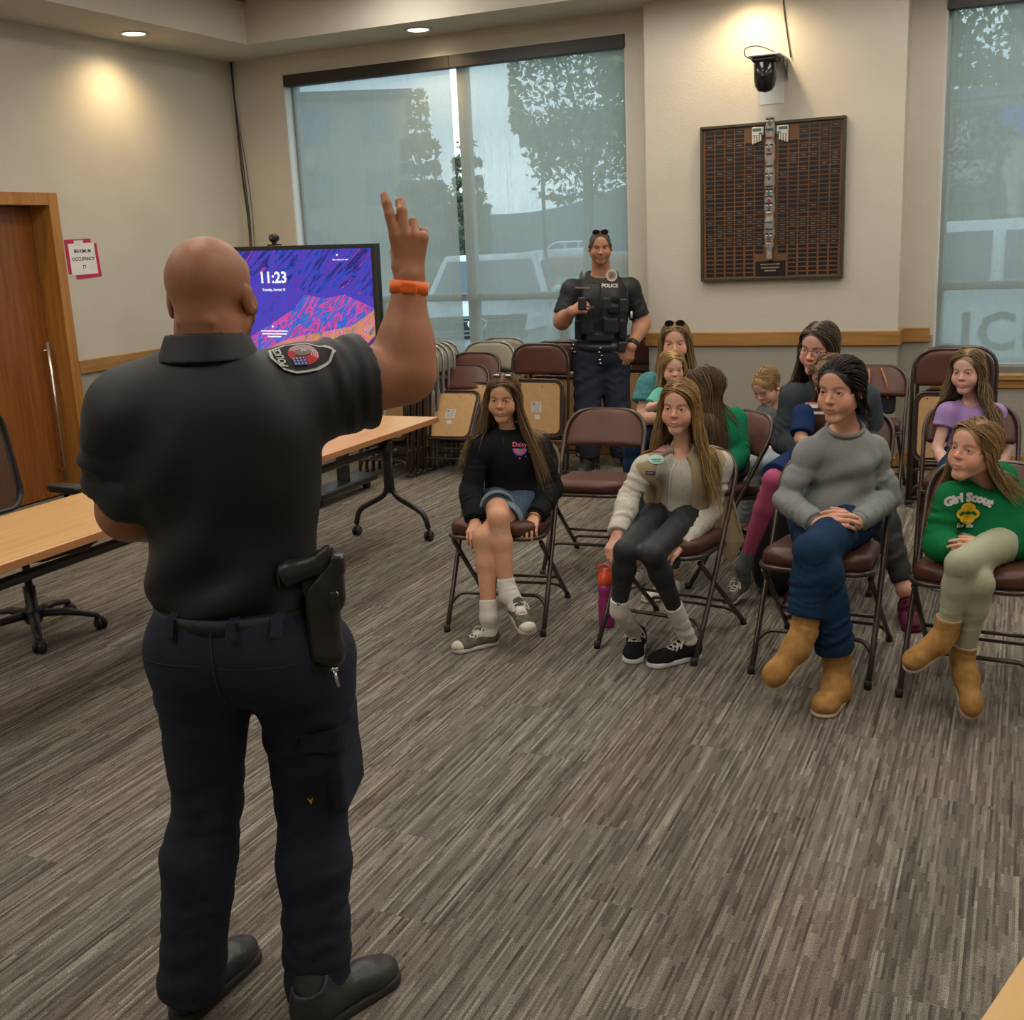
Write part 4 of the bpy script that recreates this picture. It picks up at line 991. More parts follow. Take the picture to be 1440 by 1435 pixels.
# ================================================================ PTZ camera on the column
pc = empty('conference_camera', (-1.675, YC, 2.84), 0, 'black dome conference camera on a bracket high on the column', 'camera')
MB().box(-.10, .11, -.30, -.12, -.012, .0, bev=.004).box(-.10, .11, -.125, -.001, -.016, -.004).build('bracket_shelf', M['white'], pc)
MB().box(-.085, .085, -.28, -.14, -.045, -.0125, bev=.012).build('camera_base', M['black'], pc)
MB().lathe([(0, -.235), (.045, -.225), (.066, -.195), (.074, -.15), (.076, -.05), (.072, -.045), (0, -.044)], 26, M=Matrix.Translation((-.005, -.21, 0))).build('camera_dome', M['glossblack'] if 'glossblack' in M else mat('gloss_black', (0.008, 0.008, 0.009), 0.15), pc, smooth=True)
MB().lathe([(0, 0), (.022, 0), (.023, .004), (0, .006)], 20, M=Matrix.Translation((-.005, -.284, -.13)) @ Matrix.Rotation(PI/2, 4, 'X')).build('lens', M['black'], pc)
mb = MB(); mb.prism([(-.01, 0), (-.17, 0), (-.012, -.14)], -.002, .002, M=Matrix.Translation((.105, 0, -.012)) @ Matrix(((0, 0, 1, 0), (1, 0, 0, 0), (0, 1, 0, 0), (0, 0, 0, 1)))); mb.build('bracket_side', M['black'], pc)
MB().box(-.085, .085, -.004, -.0005, -.29, -.016).build('wall_plate', M['enamel'], pc)
cb = MB()
cb.tube(smooth_path([(.10, -.03, -.03), (.05, -.10, .02), (-.04, -.25, .055), (-.13, -.24, .05), (-.14, -.2, .01), (-.10, -.16, -.012)], 6), .004, 6)
cb.tube(smooth_path([(.125, -.01, .0), (.10, -.008, .15), (.075, -.008, .32), (.065, -.008, ZC-2.84)], 6), .004, 6)
cb.build('cable', M['cable'], pc, smooth=True)

# ================================================================ small things on the floor
wb = empty('water_bottle', (-1.655, 4.575, 0), 0, 'magenta drink bottle with orange lid on the floor beside the cream hoodie girl', 'bottle')
M['magenta'] = mat('magenta_plastic', (0.40, 0.03, 0.20), 0.25); M['orange'] = mat('orange_plastic', (0.85, 0.10, 0.03), 0.4); M['orangeband'] = mat('orange_silicone', (0.90, 0.16, 0.015), 0.5)
MB().lathe([(0, 0.0), (.034, .0), (.037, .01), (.037, .12), (.033, .135), (.033, .16), (.036, .17), (.034, .20), (0, .20)], 22).build('bottle_body', M['magenta'], wb, smooth=True)
MB().lathe([(0, .201), (.034, .201), (.035, .21), (.033, .245), (.016, .25), (.015, .27), (0, .272)], 22).build('lid', M['orange'], wb, smooth=True)
MB().tube(smooth_path([(-.028, 0, .235), (-.03, 0, .275), (0, 0, .29), (.028, 0, .27), (.03, 0, .235)], 4), .005, 8).build('carry_loop', M['orange'], wb)
# black bag hung on the chair by the column, with tan envelope
bg = empty('tote_bag', (-.86, 7.70, 0), 0, 'black bag with tan strap hanging on the back of the empty chair by the column', 'bag')
M['bagcloth'] = mat('black_canvas', (0.012, 0.013, 0.018), 0.8); M['leather'] = mat('tan_leather', (0.40, 0.15, 0.05), 0.5)
MB().prism(rrect(-.14, .115, .50, .665, .03), -.03, .03, M=Matrix(((1, 0, 0, 0), (0, 0, 1, 0), (0, 1, 0, 0), (0, 0, 0, 1))), bev=.012).build('bag_body', M['bagcloth'], bg)
MB().tube(smooth_path([(-.06, -.045, .58), (-.055, -.05, .70), (-.06, .02, .775), (-.08, .085, .80), (-.09, .12, .74), (-.09, .04, .62)], 6), .009, 8, flat=.4).build('strap', M['leather'], bg)
MB().tube(smooth_path([(.07, -.035, .60), (.06, -.045, .70), (.03, .0, .77), (.0, .085, .80), (0, .12, .73), (.03, .04, .62)], 6), .006, 8, flat=.5).build('strap', M['leather'], bg)
# black backpack on the floor between the rows
bp_ = empty('backpack', (-1.02, 5.30, 0), math.radians(20), 'black backpack standing on the floor behind the grey sweatshirt woman', 'bag')
MB().prism(rrect(-.13, .13, 0.002, .40, .09, 6), -.07, .07, M=Matrix(((1, 0, 0, 0), (0, 0, 1, 0), (0, 1, 0, 0), (0, 0, 0, 1))), bev=.03, smooth=True).build('pack_body', M['bagcloth'], bp_, smooth=True)
MB().prism(rrect(-.10, .10, 0.03, .20, .05, 6), -.105, -.071, M=Matrix(((1, 0, 0, 0), (0, 0, 1, 0), (0, 1, 0, 0), (0, 0, 0, 1))), bev=.012, smooth=True).build('front_pocket', M['bagcloth'], bp_, smooth=True)
MB().tube(smooth_path([(-.03, 0, .395), (-.02, 0, .43), (.02, 0, .43), (.03, 0, .395)], 5), .008, 8).build('grab_handle', M['bagcloth'], bp_)
# ================================================================ implicit modelling: smooth unions of tapered limbs, meshed by surface nets
def V3(*a): return np.array(a[0] if len(a) == 1 else a, float)
def nrm(v): v = np.asarray(v, float); return v/(np.linalg.norm(v)+1e-12)
class Op:
    def __init__(s, f, lo, hi, k, mode='u'): s.f, s.lo, s.hi, s.k, s.mode = f, np.array(lo, float), np.array(hi, float), k, mode
def tube(a, b, ra, rb, k=.02, wide=None, ratio=1.0, capa=False, capb=False, fold=None, mode='u'):
    a, b = V3(a), V3(b); ab = b-a; L2 = float(ab@ab)+1e-12; L = math.sqrt(L2)
    if wide is not None:
        w = V3(wide); w = w-ab*(w@ab)/L2; w = nrm(w)
    R = max(ra, rb)*max(1, ratio)+.02
    def f(X, Y, Z):
        px, py, pz = X-a[0], Y-a[1], Z-a[2]
        tu = (px*ab[0]+py*ab[1]+pz*ab[2])/L2
        t = np.clip(tu, -1e9 if capa else 0, 1e9 if capb else 1)
        qx, qy, qz = px-t*ab[0], py-t*ab[1], pz-t*ab[2]; tc = np.clip(tu, 0, 1)
        r = ra+(rb-ra)*tc
        if wide is not None:
            c = qx*w[0]+qy*w[1]+qz*w[2]; g = (1/ratio-1)*c
            qx, qy, qz = qx+w[0]*g, qy+w[1]*g, qz+w[2]*g
        if fold is not None:
            amp, n, ph, t0, t1 = fold
            win = np.clip((tc-t0)/.12, 0, 1)*np.clip((t1-tc)/.12, 0, 1)
            u1 = qx*1.3+qy*.8+qz*.6; u2 = qx-qy+qz*.7
            g1 = .5+.5*np.sin(u2*24/(ra+.03)*.06+ph*2.3+tc*5.1); g2 = .5+.5*np.sin(-u1*20/(ra+.03)*.06+ph*1.3-tc*7.3)
            r = r+amp*win*(g1*np.sin(6.283*n*tc+ph+u1*26)+.7*g2*np.sin(6.283*n*1.7*tc+ph*3-u2*30+1.5*np.sin(u1*40)))
        d = np.sqrt(qx*qx+qy*qy+qz*qz)-r
        if capa: d = np.maximum(d, -tu*L)
        if capb: d = np.maximum(d, (tu-1)*L)
        return d
    return Op(f, np.minimum(a, b)-R, np.maximum(a, b)+R, k, mode)
def ell(c, r, ax=None, k=.02, mode='u'):
    c, r = V3(c), V3(r)*1.0; A = np.eye(3) if ax is None else np.array(ax, float)
    def f(X, Y, Z):
        p = (X-c[0], Y-c[1], Z-c[2])
        u = [p[0]*A[i, 0]+p[1]*A[i, 1]+p[2]*A[i, 2] for i in range(3)]
        k0 = np.sqrt(sum((u[i]/r[i])**2 for i in range(3)))+1e-9; k1 = np.sqrt(sum((u[i]/r[i]**2)**2 for i in range(3)))+1e-9
        return k0*(k0-1)/k1
    e = np.abs(A.T) @ r+.01
    return Op(f, c-e, c+e, k, mode)
def rbox(c, h, ax=None, r=.01, k=.01, mode='u'):
    c, h = V3(c), V3(h); A = np.eye(3) if ax is None else np.array(ax, float)
    def f(X, Y, Z):
        p = (X-c[0], Y-c[1], Z-c[2]); u = [np.abs(p[0]*A[i, 0]+p[1]*A[i, 1]+p[2]*A[i, 2])-(h[i]-r) for i in range(3)]
        return np.sqrt(sum(np.maximum(x, 0)**2 for x in u))+np.minimum(np.maximum(np.maximum(u[0], u[1]), u[2]), 0)-r
    e = np.abs(A.T) @ h+.01
    return Op(f, c-e, c+e, k, mode)
def plane(p, n, mode='i', k=.004):
    p, n = V3(p), nrm(n)
    def f(X, Y, Z): return (X-p[0])*n[0]+(Y-p[1])*n[1]+(Z-p[2])*n[2]
    return Op(f, [-1e3]*3, [1e3]*3, k, mode)
def comb(D, d, k, mode):
    if mode == 'u':
        h = np.maximum(k-np.abs(D-d), 0); return np.minimum(D, d)-h*h/(4*k)
    if mode == 's': d = -d
    h = np.maximum(k-np.abs(D-d), 0); return np.maximum(D, d)+h*h/(4*k)
def evalf(ops, P):
    X, Y, Z = P[:, 0], P[:, 1], P[:, 2]; D = np.full(len(P), 1.0)
    for o in ops: D = comb(D, o.f(X, Y, Z), o.k, o.mode)
    return D
def grid_mesh(ops, h, box=None, disp=None, skip=()):
    """surface nets of the field; box limits the region, skip = boxes left to finer meshes"""
    us = [o for o in ops if o.mode == 'u']
    lo = np.min([o.lo for o in us], 0)-2*h; hi = np.max([o.hi for o in us], 0)+2*h
    if box is not None: lo = np.maximum(lo, box[0]); hi = np.minimum(hi, box[1])
    lo = np.floor(lo/h)*h
    n = np.maximum(np.ceil((hi-lo)/h).astype(int)+1, 2)
    ax = [(lo[i]+np.arange(n[i])*h).astype(np.float32) for i in range(3)]
    D = np.full(n, 1.0, np.float32)
    for o in ops:
        m = o.k+2*h
        i0 = np.maximum(np.floor((o.lo-m-lo)/h), 0).astype(int); i1 = np.minimum(np.ceil((o.hi+m-lo)/h)+1, n).astype(int)
        i0 = np.minimum(i0, n)
        if (i1 <= i0).any(): continue
        s = tuple(slice(i0[i], i1[i]) for i in range(3))
        X = ax[0][s[0]][:, None, None]; Y = ax[1][s[1]][None, :, None]; Z = ax[2][s[2]][None, None, :]
        D[s] = comb(D[s], o.f(X, Y, Z), o.k, o.mode)
    if disp is not None:
        idx = np.nonzero(np.abs(D) < .03)
        D[idx] += disp(ax[0][idx[0]], ax[1][idx[1]], ax[2][idx[2]])
    S = D < 0
    c = np.zeros(n-1, np.uint8)
    for a in (0, 1):
        for b in (0, 1):
            for e in (0, 1): c += S[a:n[0]-1+a, b:n[1]-1+b, e:n[2]-1+e]
    act = (c > 0) & (c < 8)
    ii = np.array(np.nonzero(act)).T
    if not len(ii): return np.zeros((0, 3)), np.zeros((0, 4), int)
    vid = np.full(n-1, -1, np.int32); vid[act] = np.arange(len(ii))
    corners = [(a, b, e) for a in (0, 1) for b in (0, 1) for e in (0, 1)]
    val = {q: D[ii[:, 0]+q[0], ii[:, 1]+q[1], ii[:, 2]+q[2]] for q in corners}
    acc = np.zeros((len(ii), 3)); cnt = np.zeros(len(ii))
    for q in corners:
        for d in range(3):
            if q[d] == 0:
                q2 = tuple(q[i]+(1 if i == d else 0) for i in range(3)); a, b = val[q], val[q2]
                m = (a < 0) != (b < 0); t = np.where(m, a/(a-b+1e-20), 0)
                p = np.tile(np.array(q, float), (len(ii), 1)); p[:, d] += t
                acc[m] += p[m]; cnt[m] += 1
    P = lo+(ii+acc/cnt[:, None])*h
    F_ = []
    for d in range(3):
        a, b = [(1, 2), (2, 0), (0, 1)][d]
        s0 = [slice(0, n[i]) for i in range(3)]; s0[d] = slice(0, n[d]-1); s0[a] = slice(1, n[a]-1); s0[b] = slice(1, n[b]-1)
        s1 = list(s0); s1[d] = slice(1, n[d])
        A, B = S[tuple(s0)], S[tuple(s1)]; m = A != B; e = np.array(np.nonzero(m)).T
        if not len(e): continue
        e[:, a] += 1; e[:, b] += 1
        def cell(da, db): x = e.copy(); x[:, a] -= da; x[:, b] -= db; return vid[x[:, 0], x[:, 1], x[:, 2]]
        Q = np.stack([cell(1, 1), cell(0, 1), cell(0, 0), cell(1, 0)], 1)
        flip = ~A[m]
        Q[flip] = Q[flip][:, ::-1]; F_.append(Q)
    F_ = np.concatenate(F_)
    if skip:
        cc = P[F_].mean(1); keep = np.ones(len(F_), bool)
        for (l, u) in skip: keep &= ~(((cc > np.array(l)+h*.4) & (cc < np.array(u)-h*.4)).all(1))
        F_ = F_[keep]
    return P, F_
def join_parts(parts):
    V = []; Q = []; o = 0
    for P, F_ in parts: V.append(P); Q.append(F_+o); o += len(P)
    return np.concatenate(V), np.concatenate(Q)
def quad_obj(name, P, Q, m, parent=None, origin=(0, 0, 0), col=None, clean=True):
    if clean and len(Q):
        u = np.unique(Q); mp = np.full(len(P), -1); mp[u] = np.arange(len(u)); P = P[u]; Q = mp[Q]
        if col is not None: col = col[u]
    me = bpy.data.meshes.new(name); P = P-np.array(origin)
    me.vertices.add(len(P)); me.vertices.foreach_set('co', P.astype(np.float32).ravel())
    me.loops.add(len(Q)*4); me.loops.foreach_set('vertex_index', Q.astype(np.int32).ravel())
    me.polygons.add(len(Q)); me.polygons.foreach_set('loop_start', np.arange(0, len(Q)*4, 4, dtype=np.int32))
    me.update(calc_edges=True); me.validate()
    if col is not None:
        at = me.color_attributes.new('Col', 'FLOAT_COLOR', 'POINT'); at.data.foreach_set('color', np.concatenate([col, np.ones((len(col), 1))], 1).astype(np.float32).ravel())
    return link(name, me, m, parent, smooth=True)
def cloth_noise(amp, sc=1.0, ph=0.0, st=(1, 1, 1)):
    def f(X, Y, Z):
        x, y, z = X*st[0]*sc, Y*st[1]*sc, Z*st[2]*sc
        a = np.sin(x*17+1.9*np.sin(y*11+z*7+ph)+ph)+np.sin(y*19+1.7*np.sin(z*13+x*9+ph*2)+1.3)+np.sin(z*21+2.1*np.sin(x*12-y*8)+ph*3)
        b = np.sin((x+y)*41+2*np.sin(z*23+ph))*.35
        return amp*(a+b)/3
    return f

# ================================================================ body builder
class Head:
    """local axes: s = person's right, f = forward, u = up; origin between the ears"""
    def __init__(s, c, f, u=(0, 0, 1), k=1.0, kid=0.0):
        s.c = V3(c); s.f = nrm(f); u = V3(u); u = nrm(u-s.f*(u@s.f)); s.u = u; s.s = np.cross(s.f, s.u); s.k = k; s.kid = kid
        s.A = np.array([s.s, s.f, s.u])
    def p(s, a, b, c): return s.c+(s.s*a+s.f*b+s.u*c)*s.k
    def local(s, P): return ((P-s.c) @ s.A.T)/s.k
def head_ops(H, ears=True, w=1.0, jaw=1.0, fem=0.0):
    k = H.k; A = H.A; kid = H.kid; o = []; es = 1+.10*fem
    E = lambda c, r, kk=.012, mode='u': o.append(ell(H.p(*c), np.array(r)*k, A, kk*k, mode))
    T = lambda a, b, ra, rb, kk=.01, mode='u', **kw: o.append(tube(H.p(*a), H.p(*b), ra*k, rb*k, kk*k, mode=mode, **kw))
    E((0, -.012, .040), (.076*w, .098, .083))
    E((0, .028, -.005), (.066*w, .068, .088), .02)
    for s in (-1, 1):
        T((s*.052*w*jaw, .000, -.048), (s*.014, .066, -.098), .020, .017, .03)
        E((s*.040, .056, -.032), (.026, .028, .028), .022)
        T((s*.040, .080, .024), (s*.012, .090, .020), .009*(1-.45*fem), .009*(1-.4*fem), .016)
        if fem or kid: E((s*.034, .060, -.046), (.023, .022, .024), .022)
    E((0, .074, -.099), (.018*(1-.2*fem), .014, .014), .02)
    E((0, .082, -.060), (.027, .016, .020), .018)
    E((0, .066, .055), (.055, .030, .038), .03)
    # sockets
    for s in (-1, 1): E((s*.033, .098, .004), (.018, .014, .011), .012, 's')
    # nose
    nl = 1-.16*kid; nz = .004*kid
    T((0, .088, .012), (0, .088+.024*nl, -.026+nz), .0065, .0095, .012)
    E((0, .088+.025*nl, -.029+nz), (.0105, .009, .0085), .008)
    for s in (-1, 1): E((s*.0115, .088+.012*nl, -.032+nz), (.0075, .009, .0065), .007)
    for s in (-1, 1): E((s*.006, .104, -.0395+nz), (.003, .005, .003), .003, 's')
    # lips
    T((-.019, .087, -.0615), (0, .0985, -.0585), .0038, .0052, .006); T((.019, .087, -.0615), (0, .0985, -.0585), .0038, .0052, .006)
    T((-.017, .088, -.0655), (0, .0975, -.0695), .0038, .0060, .006); T((.017, .088, -.0655), (0, .0975, -.0695), .0038, .0060, .006)
    T((-.021, .092, -.0635), (0, .1055, -.0638), .0014, .0016, .003, 's'); T((.021, .092, -.0635), (0, .1055, -.0638), .0014, .0016, .003, 's')
    # lids: a rounded bulge opened by a lens
    for s in (-1, 1):
        E((s*.032, .0765, .0035), (.0158*es, .0150*es, .0145*es), .004)
        E((s*.032, .092, .0025), (.0128*es, .010, .0048*es), .0015, 's')
    if ears:
        for s in (-1, 1):
            o.append(ell(H.p(s*.079*w, -.006, -.004), np.array((.0095, .018, .031))*k, np.array([nrm(H.s+s*.35*H.f*-1), nrm(H.f+.25*H.u), nrm(H.u-.25*H.f)]), .006*k))
            o.append(ell(H.p(s*.0885*w, -.001, .001), np.array((.006, .010, .019))*k, A, .004*k, 's'))
            E((s*.080*w, .010, -.010), (.006, .006, .008), .006)
    return o
def eye_parts(H, root, origin, iris=(0.10, 0.07, 0.04)):
    if 'eyewhite' not in M: M['eyewhite'] = mat('eye_white', (0.66, 0.61, 0.58), 0.25)
    key = 'iris%s' % (iris,)
    if key not in M: M[key] = mat('iris', iris, 0.2)
    if 'pupil' not in M: M['pupil'] = mat('pupil', (0.004, 0.004, 0.004), 0.12)
    k = H.k
    for s in (-1, 1):
        c = H.p(s*.032, .0765, .0030)
        Mx = Matrix([[H.s[i]*k, H.f[i]*k, H.u[i]*k, c[i]-origin[i]] for i in range(3)]+[[0, 0, 0, 1]])
        b = MB(); pr = [(.0125*math.sin(a), -.0125*math.cos(a)) for a in np.linspace(0.02, PI-.02, 9)]
        b.lathe([(max(r, 1e-4), z) for r, z in pr], 14, M=Mx); e = b.build('eye', M['eyewhite'], root, smooth=True)
        look = Mx @ Matrix.Rotation(-PI/2, 4, 'X')
        b = MB(); b.lathe([(.0001, .0133), (.0035, .0131), (.0058, .0120), (.0060, .0112), (.0001, .010)], 14, M=look, mi=0); b.build('iris', M[key], e, smooth=True)
        b = MB(); b.lathe([(.0001, .0139), (.0027, .0135), (.0028, .0128), (.0001, .0125)], 10, M=look); b.build('pupil', M['pupil'], e, smooth=True)

def hand_ops(w, d, n, size=1.0, curl=(20, 25, 30, 38), spread=6, thumb=35, side=1, k=.006, fingers=None, tcurl=25, tin=.25, fr=1.0):
    """w wrist, d pointing direction, n back-of-hand normal; side=+1 puts the thumb on the d x n side. returns ops and the palm centre"""
    w = V3(w); d = nrm(d); n = V3(n); n = nrm(n-d*(n@d)); t = np.cross(d, n)*side; S = size; o = []
    # palm
    for i, (u0, u1) in enumerate(((.012, .030), (.004, .010), (-.004, -.010), (-.012, -.029))):
        o.append(tube(w+(t*u0)*S+d*.005*S, w+(t*u1+d*.082)*S-(n*.002*S if i in (0, 3) else 0), .0150*S, .0125*S, .014*S))
    lens = [(.042, .026, .021), (.047, .030, .022), (.043, .028, .021), (.034, .021, .019)]; offs = (.030, .010, -.010, -.029); base = (.086, .090, .086, .078)
    for i in range(4):
        c = curl[i] if not hasattr(curl[i], '__len__') else None
        cs = [c*.9, c*1.1, c*.7] if c is not None else curl[i]
        p = w+(t*offs[i]+d*base[i])*S; a = math.radians(spread*(1.5-i)/1.5); dd = nrm(d*math.cos(a)+t*math.sin(a)); ang = 0; r = [.0098, .0088, .0080, .0068]
        r = [x*fr*(.87 if i == 3 else 1) for x in r]
        for j in range(3):
            ang += math.radians(cs[j]); v = nrm(dd*math.cos(ang)-n*math.sin(ang)); q = p+v*lens[i][j]*S
            o.append(tube(p, q, r[j]*S, r[j+1]*S, .0045*S)); p = q
    # thumb leaves the side of the palm near its base
    a = math.radians(thumb); v = nrm(d*math.cos(a)+t*math.sin(a)-n*tin)
    p = w+(t*.022+d*.022-n*.004)*S; q = p+v*.040*S; o.append(tube(p, q, .0155*S, .0115*S, .012*S))
    b = math.radians(thumb-tcurl); v2 = nrm(d*math.cos(b)+t*math.sin(b)-n*(tin+.07)); p = q; q = p+v2*.032*S; o.append(tube(p, q, .0108*S, .0098*S, .005*S))
    v3 = nrm(v2+d*.25-n*.12); o.append(tube(q, q+v3*.024*S, .0098*S, .0072*S, .004*S))
    return o, w+d*.05*S

SKIN = {'fair': (0.56, 0.31, 0.22), 'pink': (0.58, 0.29, 0.21), 'tan': (0.47, 0.245, 0.145), 'olive': (0.36, 0.175, 0.10), 'brown': (0.30, 0.125, 0.065)}
M['skin'] = attr_mat('skin', 0.48, 0.35, sss=0.06, noise=.05, nscale=90, bump=.08, bscale=420)
def hair_mask(s, f, u, hl=.070):
    """> 0 where hair grows (head units)"""
    front = np.minimum((s/.061)**2+((u+.005)/(hl+.005))**2-1, (u+.004)*30)
    low = np.where(f > -.0, -.002, np.maximum(-.002+f*1.15, -.062))
    backm = (u-low)*30
    w = np.clip((f-.002)/.02, 0, 1)
    return front*w+backm*(1-w)
def paint_head(H, P, base, hair=None, brow=(.10, .06, .035), lip=None, stubble=0, scalp=None, blush=.25, beard=None, hl=.078, short=False, lips_open=0, browup=.0, browth=.0040):
    L = H.local(P); s, f, u = L[:, 0], L[:, 1], L[:, 2]; C_ = np.tile(np.array(base), (len(P), 1)); A = np.abs(s)
    def mix(m, c): 
        m = np.clip(m, 0, 1)[:, None]; C_[:] = C_*(1-m)+np.array(c)*m
    near = (np.abs(s) < .12) & (np.abs(f) < .16) & (u > -.16) & (u < .16)
    red = np.array(base)*np.array((1.10, .72, .66))
    mix(near*np.exp(-(((A-.040)/.024)**2+((u+.026)/.024)**2))*(f > .03)*blush*.85, red)
    mix(near*np.exp(-((A/.012)**2+((u+.030)/.012)**2))*(f > .09)*blush*.9, red)
    mix(near*(np.exp(-(((A-.078)/.02)**2+((u+.0)/.03)**2)))*(np.abs(f) < .04)*.35, red)
    lp = lip or tuple(np.array(base)*np.array((.92, .52, .50)))
    lm = (f > .078)*(1-np.clip((A-.0185)/.004, 0, 1))*np.clip((.0072-np.abs(u+.064))/.0016, 0, 1)
    mix(near*lm*.85, lp)
    ml = (f > .08)*(1-np.clip((A-.018)/.004, 0, 1))*np.clip((.0016-np.abs(u+.0635))/.0010, 0, 1)
    mix(near*ml*.75, np.array(lp)*.35)
    if stubble:
        sm = (u < -.035)*np.clip((A*.4+f-.005)/.03, 0, 1)*np.clip((-.040-u)/.02, 0, 1)+(f > .075)*np.clip((.012-np.abs(u+.047))/.006, 0, 1)*(A < .03)
        mix(near*sm*stubble, np.array(base)*.32)
    if beard:
        sm = np.clip((-.012-u-(f > .05)*.028)/.012, 0, 1)*np.clip((f+.01)/.02, 0, 1)*(1-lm)
        mix(near*sm*.85, beard)
    bu = .0235+browup-((A-.036)/.024)**2*.006
    bm = (f > .055)*np.clip((browth-np.abs(u-bu))/.0018, 0, 1)*np.clip((A-.011)/.004, 0, 1)*np.clip((.052-A)/.006, 0, 1)
    mix(near*bm*.9, brow)
    lid = (f > .07)*np.clip(1-np.abs(np.sqrt(((A-.032)/.0140)**2+((u-.0030)/.0058)**2)-1)/.16, 0, 1)
    mix(near*lid*.75*(u > .0015), np.array(brow)*.35); mix(near*lid*.3*(u <= .0015), np.array(base)*.5)
    if scalp is not None or short:
        c = scalp if scalp is not None else np.array(hair)*1.5
        m = np.clip(hair_mask(s, f, u, hl)/.10+.5, 0, 1)*near*(np.sqrt((s/.076)**2+((f+.012)/.098)**2+((u-.04)/.083)**2) > .9)
        mix(m, c)
    return C_

def hair_strands(H, field, n, length, col, col2, part=0.0, back=.35, seed=1, r0=.0032, spread=.35, wave=.0, margin=.006, front_clear=True, root=None, step=.023, parent=None, origin=(0, 0, 0), out=.25, short=False, fwd_drop=0., tuck=None, name='hair', hl=.078, cap=True, capc=None, sidew=1.0):
    rs = np.random.RandomState(seed); k = H.k
    # roots on the scalp ellipsoid
    pts = []
    while len(pts) < n:
        d = rs.normal(size=3); d /= np.linalg.norm(d); q = np.array([d[0]*.079, d[1]*.101-.012, d[2]*.087+.040]); s, f, u = q
        hm_ = hair_mask(s, f, u, hl); ok = hm_ > .02 and (rs.uniform() < (1.0 if (hm_ < .45 and f > 0) else .45))
        if root is not None: ok = ok and root(s, f, u)
        if ok: pts.append(q)
    L = np.array(pts)
    sg = np.sign(L[:, 0]-part+rs.normal(size=n)*.004); sg[sg == 0] = 1
    P = H.c+(L @ H.A)*k
    lens = length*(1+spread*rs.uniform(-1, 1, n)*.5) if not callable(length) else length(L, rs)
    if field is not None and not short:
        for _ in range(3):
            F0 = evalf(field, P); g = np.stack([evalf(field, P+np.eye(3)[j]*.004)-F0 for j in range(3)], 1); g /= np.linalg.norm(g, axis=1)[:, None]+1e-9
            P = P+g*np.clip(.0022-F0, -.02, .03)[:, None]
    nst = int(np.max(lens)/step)+1; paths = [P.copy()]
    ph = rs.uniform(0, 6.28, n); thick = rs.uniform(0, 1, n)**1.5*.010; fan = rs.uniform(0, 1, n)
    cen = H.c+H.A.T @ np.array([0, -.012, .04])*k
    vel = None
    down = np.array([0, 0, -1.0])
    for i in range(nst):
        L = H.local(P); rad = np.stack([L[:, 0]/.079**2, (L[:, 1]+.012)/.101**2, (L[:, 2]-.04)/.087**2], 1); rad /= np.linalg.norm(rad, axis=1)[:, None]
        nw = rad @ H.A
        top = np.clip((L[:, 2]-.02)/.06, 0, 1)[:, None]
        side = H.s[None]*sg[:, None]
        on = np.clip((L[:, 2]+.03)/.05, 0, 1)[:, None]
        t = side*top*sidew+(-H.u)*.8+(-H.f)*(back*top+ (back*.9 if front_clear else 0)*np.clip((L[:, 1]-.02)/.03, 0, 1)[:, None]*on)
        t = t-nw*(t*nw).sum(1)[:, None]; t /= np.linalg.norm(t, axis=1)[:, None]+1e-9
        fr = down[None]+side*out*(.35+.9*fan[:, None])+H.f*((np.where(sg > 0, fwd_drop[0], fwd_drop[1])[:, None] if isinstance(fwd_drop, tuple) else fwd_drop)+.25*(fan[:, None]-.5))
        d = t*on+fr*(1-on)
        if wave: d = d+(H.s*np.sin(i*step*38+ph)[:, None]+H.f*np.cos(i*step*33+ph)[:, None])*wave*(1-on*.7)
        d /= np.linalg.norm(d, axis=1)[:, None]
        if vel is not None: d = .45*vel+.55*d; d /= np.linalg.norm(d, axis=1)[:, None]
        vel = d; act = (lens > i*step)[:, None]
        P = P+d*np.minimum(step, np.maximum(lens-i*step, 0))[:, None]
        if field is not None:
            for _ in range(2):
                F0 = evalf(field, P); e = .004
                g = np.stack([evalf(field, P+np.eye(3)[j]*e)-F0 for j in range(3)], 1); g /= np.linalg.norm(g, axis=1)[:, None]+1e-9
                mm = margin+thick; P = P+g*np.clip(mm-F0, 0, .03)[:, None]
                if not short: P = P-g*(np.clip(F0-mm, 0, .02)*on[:, 0]*.9)[:, None]
        paths.append(P.copy())
    paths = np.array(paths)          # nst+1, n, 3
    # gather into locks: tubes with a flat section
    K = 3; R = len(paths); V = np.zeros((n, R, K, 3)); 
    tan = np.gradient(paths, axis=0); tan /= np.linalg.norm(tan, axis=2)[:, :, None]+1e-9
    nwv = paths-(H.c-H.f*.01*k)[None, None]; nwv -= tan*(nwv*tan).sum(2)[:, :, None]; nwv /= np.linalg.norm(nwv, axis=2)[:, :, None]+1e-9
    bi = np.cross(tan, nwv)
    tt = np.clip((np.arange(R)[:, None]*step)/lens[None], 0, 1)
    rad = r0*k*(rs.uniform(.7, 1.35, n)[None])*np.clip(1.15-tt**2.2*1.05, .05, 1)
    if short: rad = r0*k*np.clip(1-tt*.8, .1, 1)*np.ones((1, n))
    for q in range(K):
        a = 2*PI*q/K
        V[:, :, q] = (paths+nwv*(math.cos(a)*rad*.55)[:, :, None]+bi*(math.sin(a)*rad*1.25)[:, :, None]).transpose(1, 0, 2)
    base = (np.arange(n)*R*K)[:, None, None]; r_ = (np.arange(R-1)*K)[None, :, None]; q = np.arange(K)[None, None, :]; q1 = (q+1) % K
    Q = np.stack([base+r_+q, base+r_+q1, base+r_+K+q1, base+r_+K+q], -1).reshape(-1, 4)
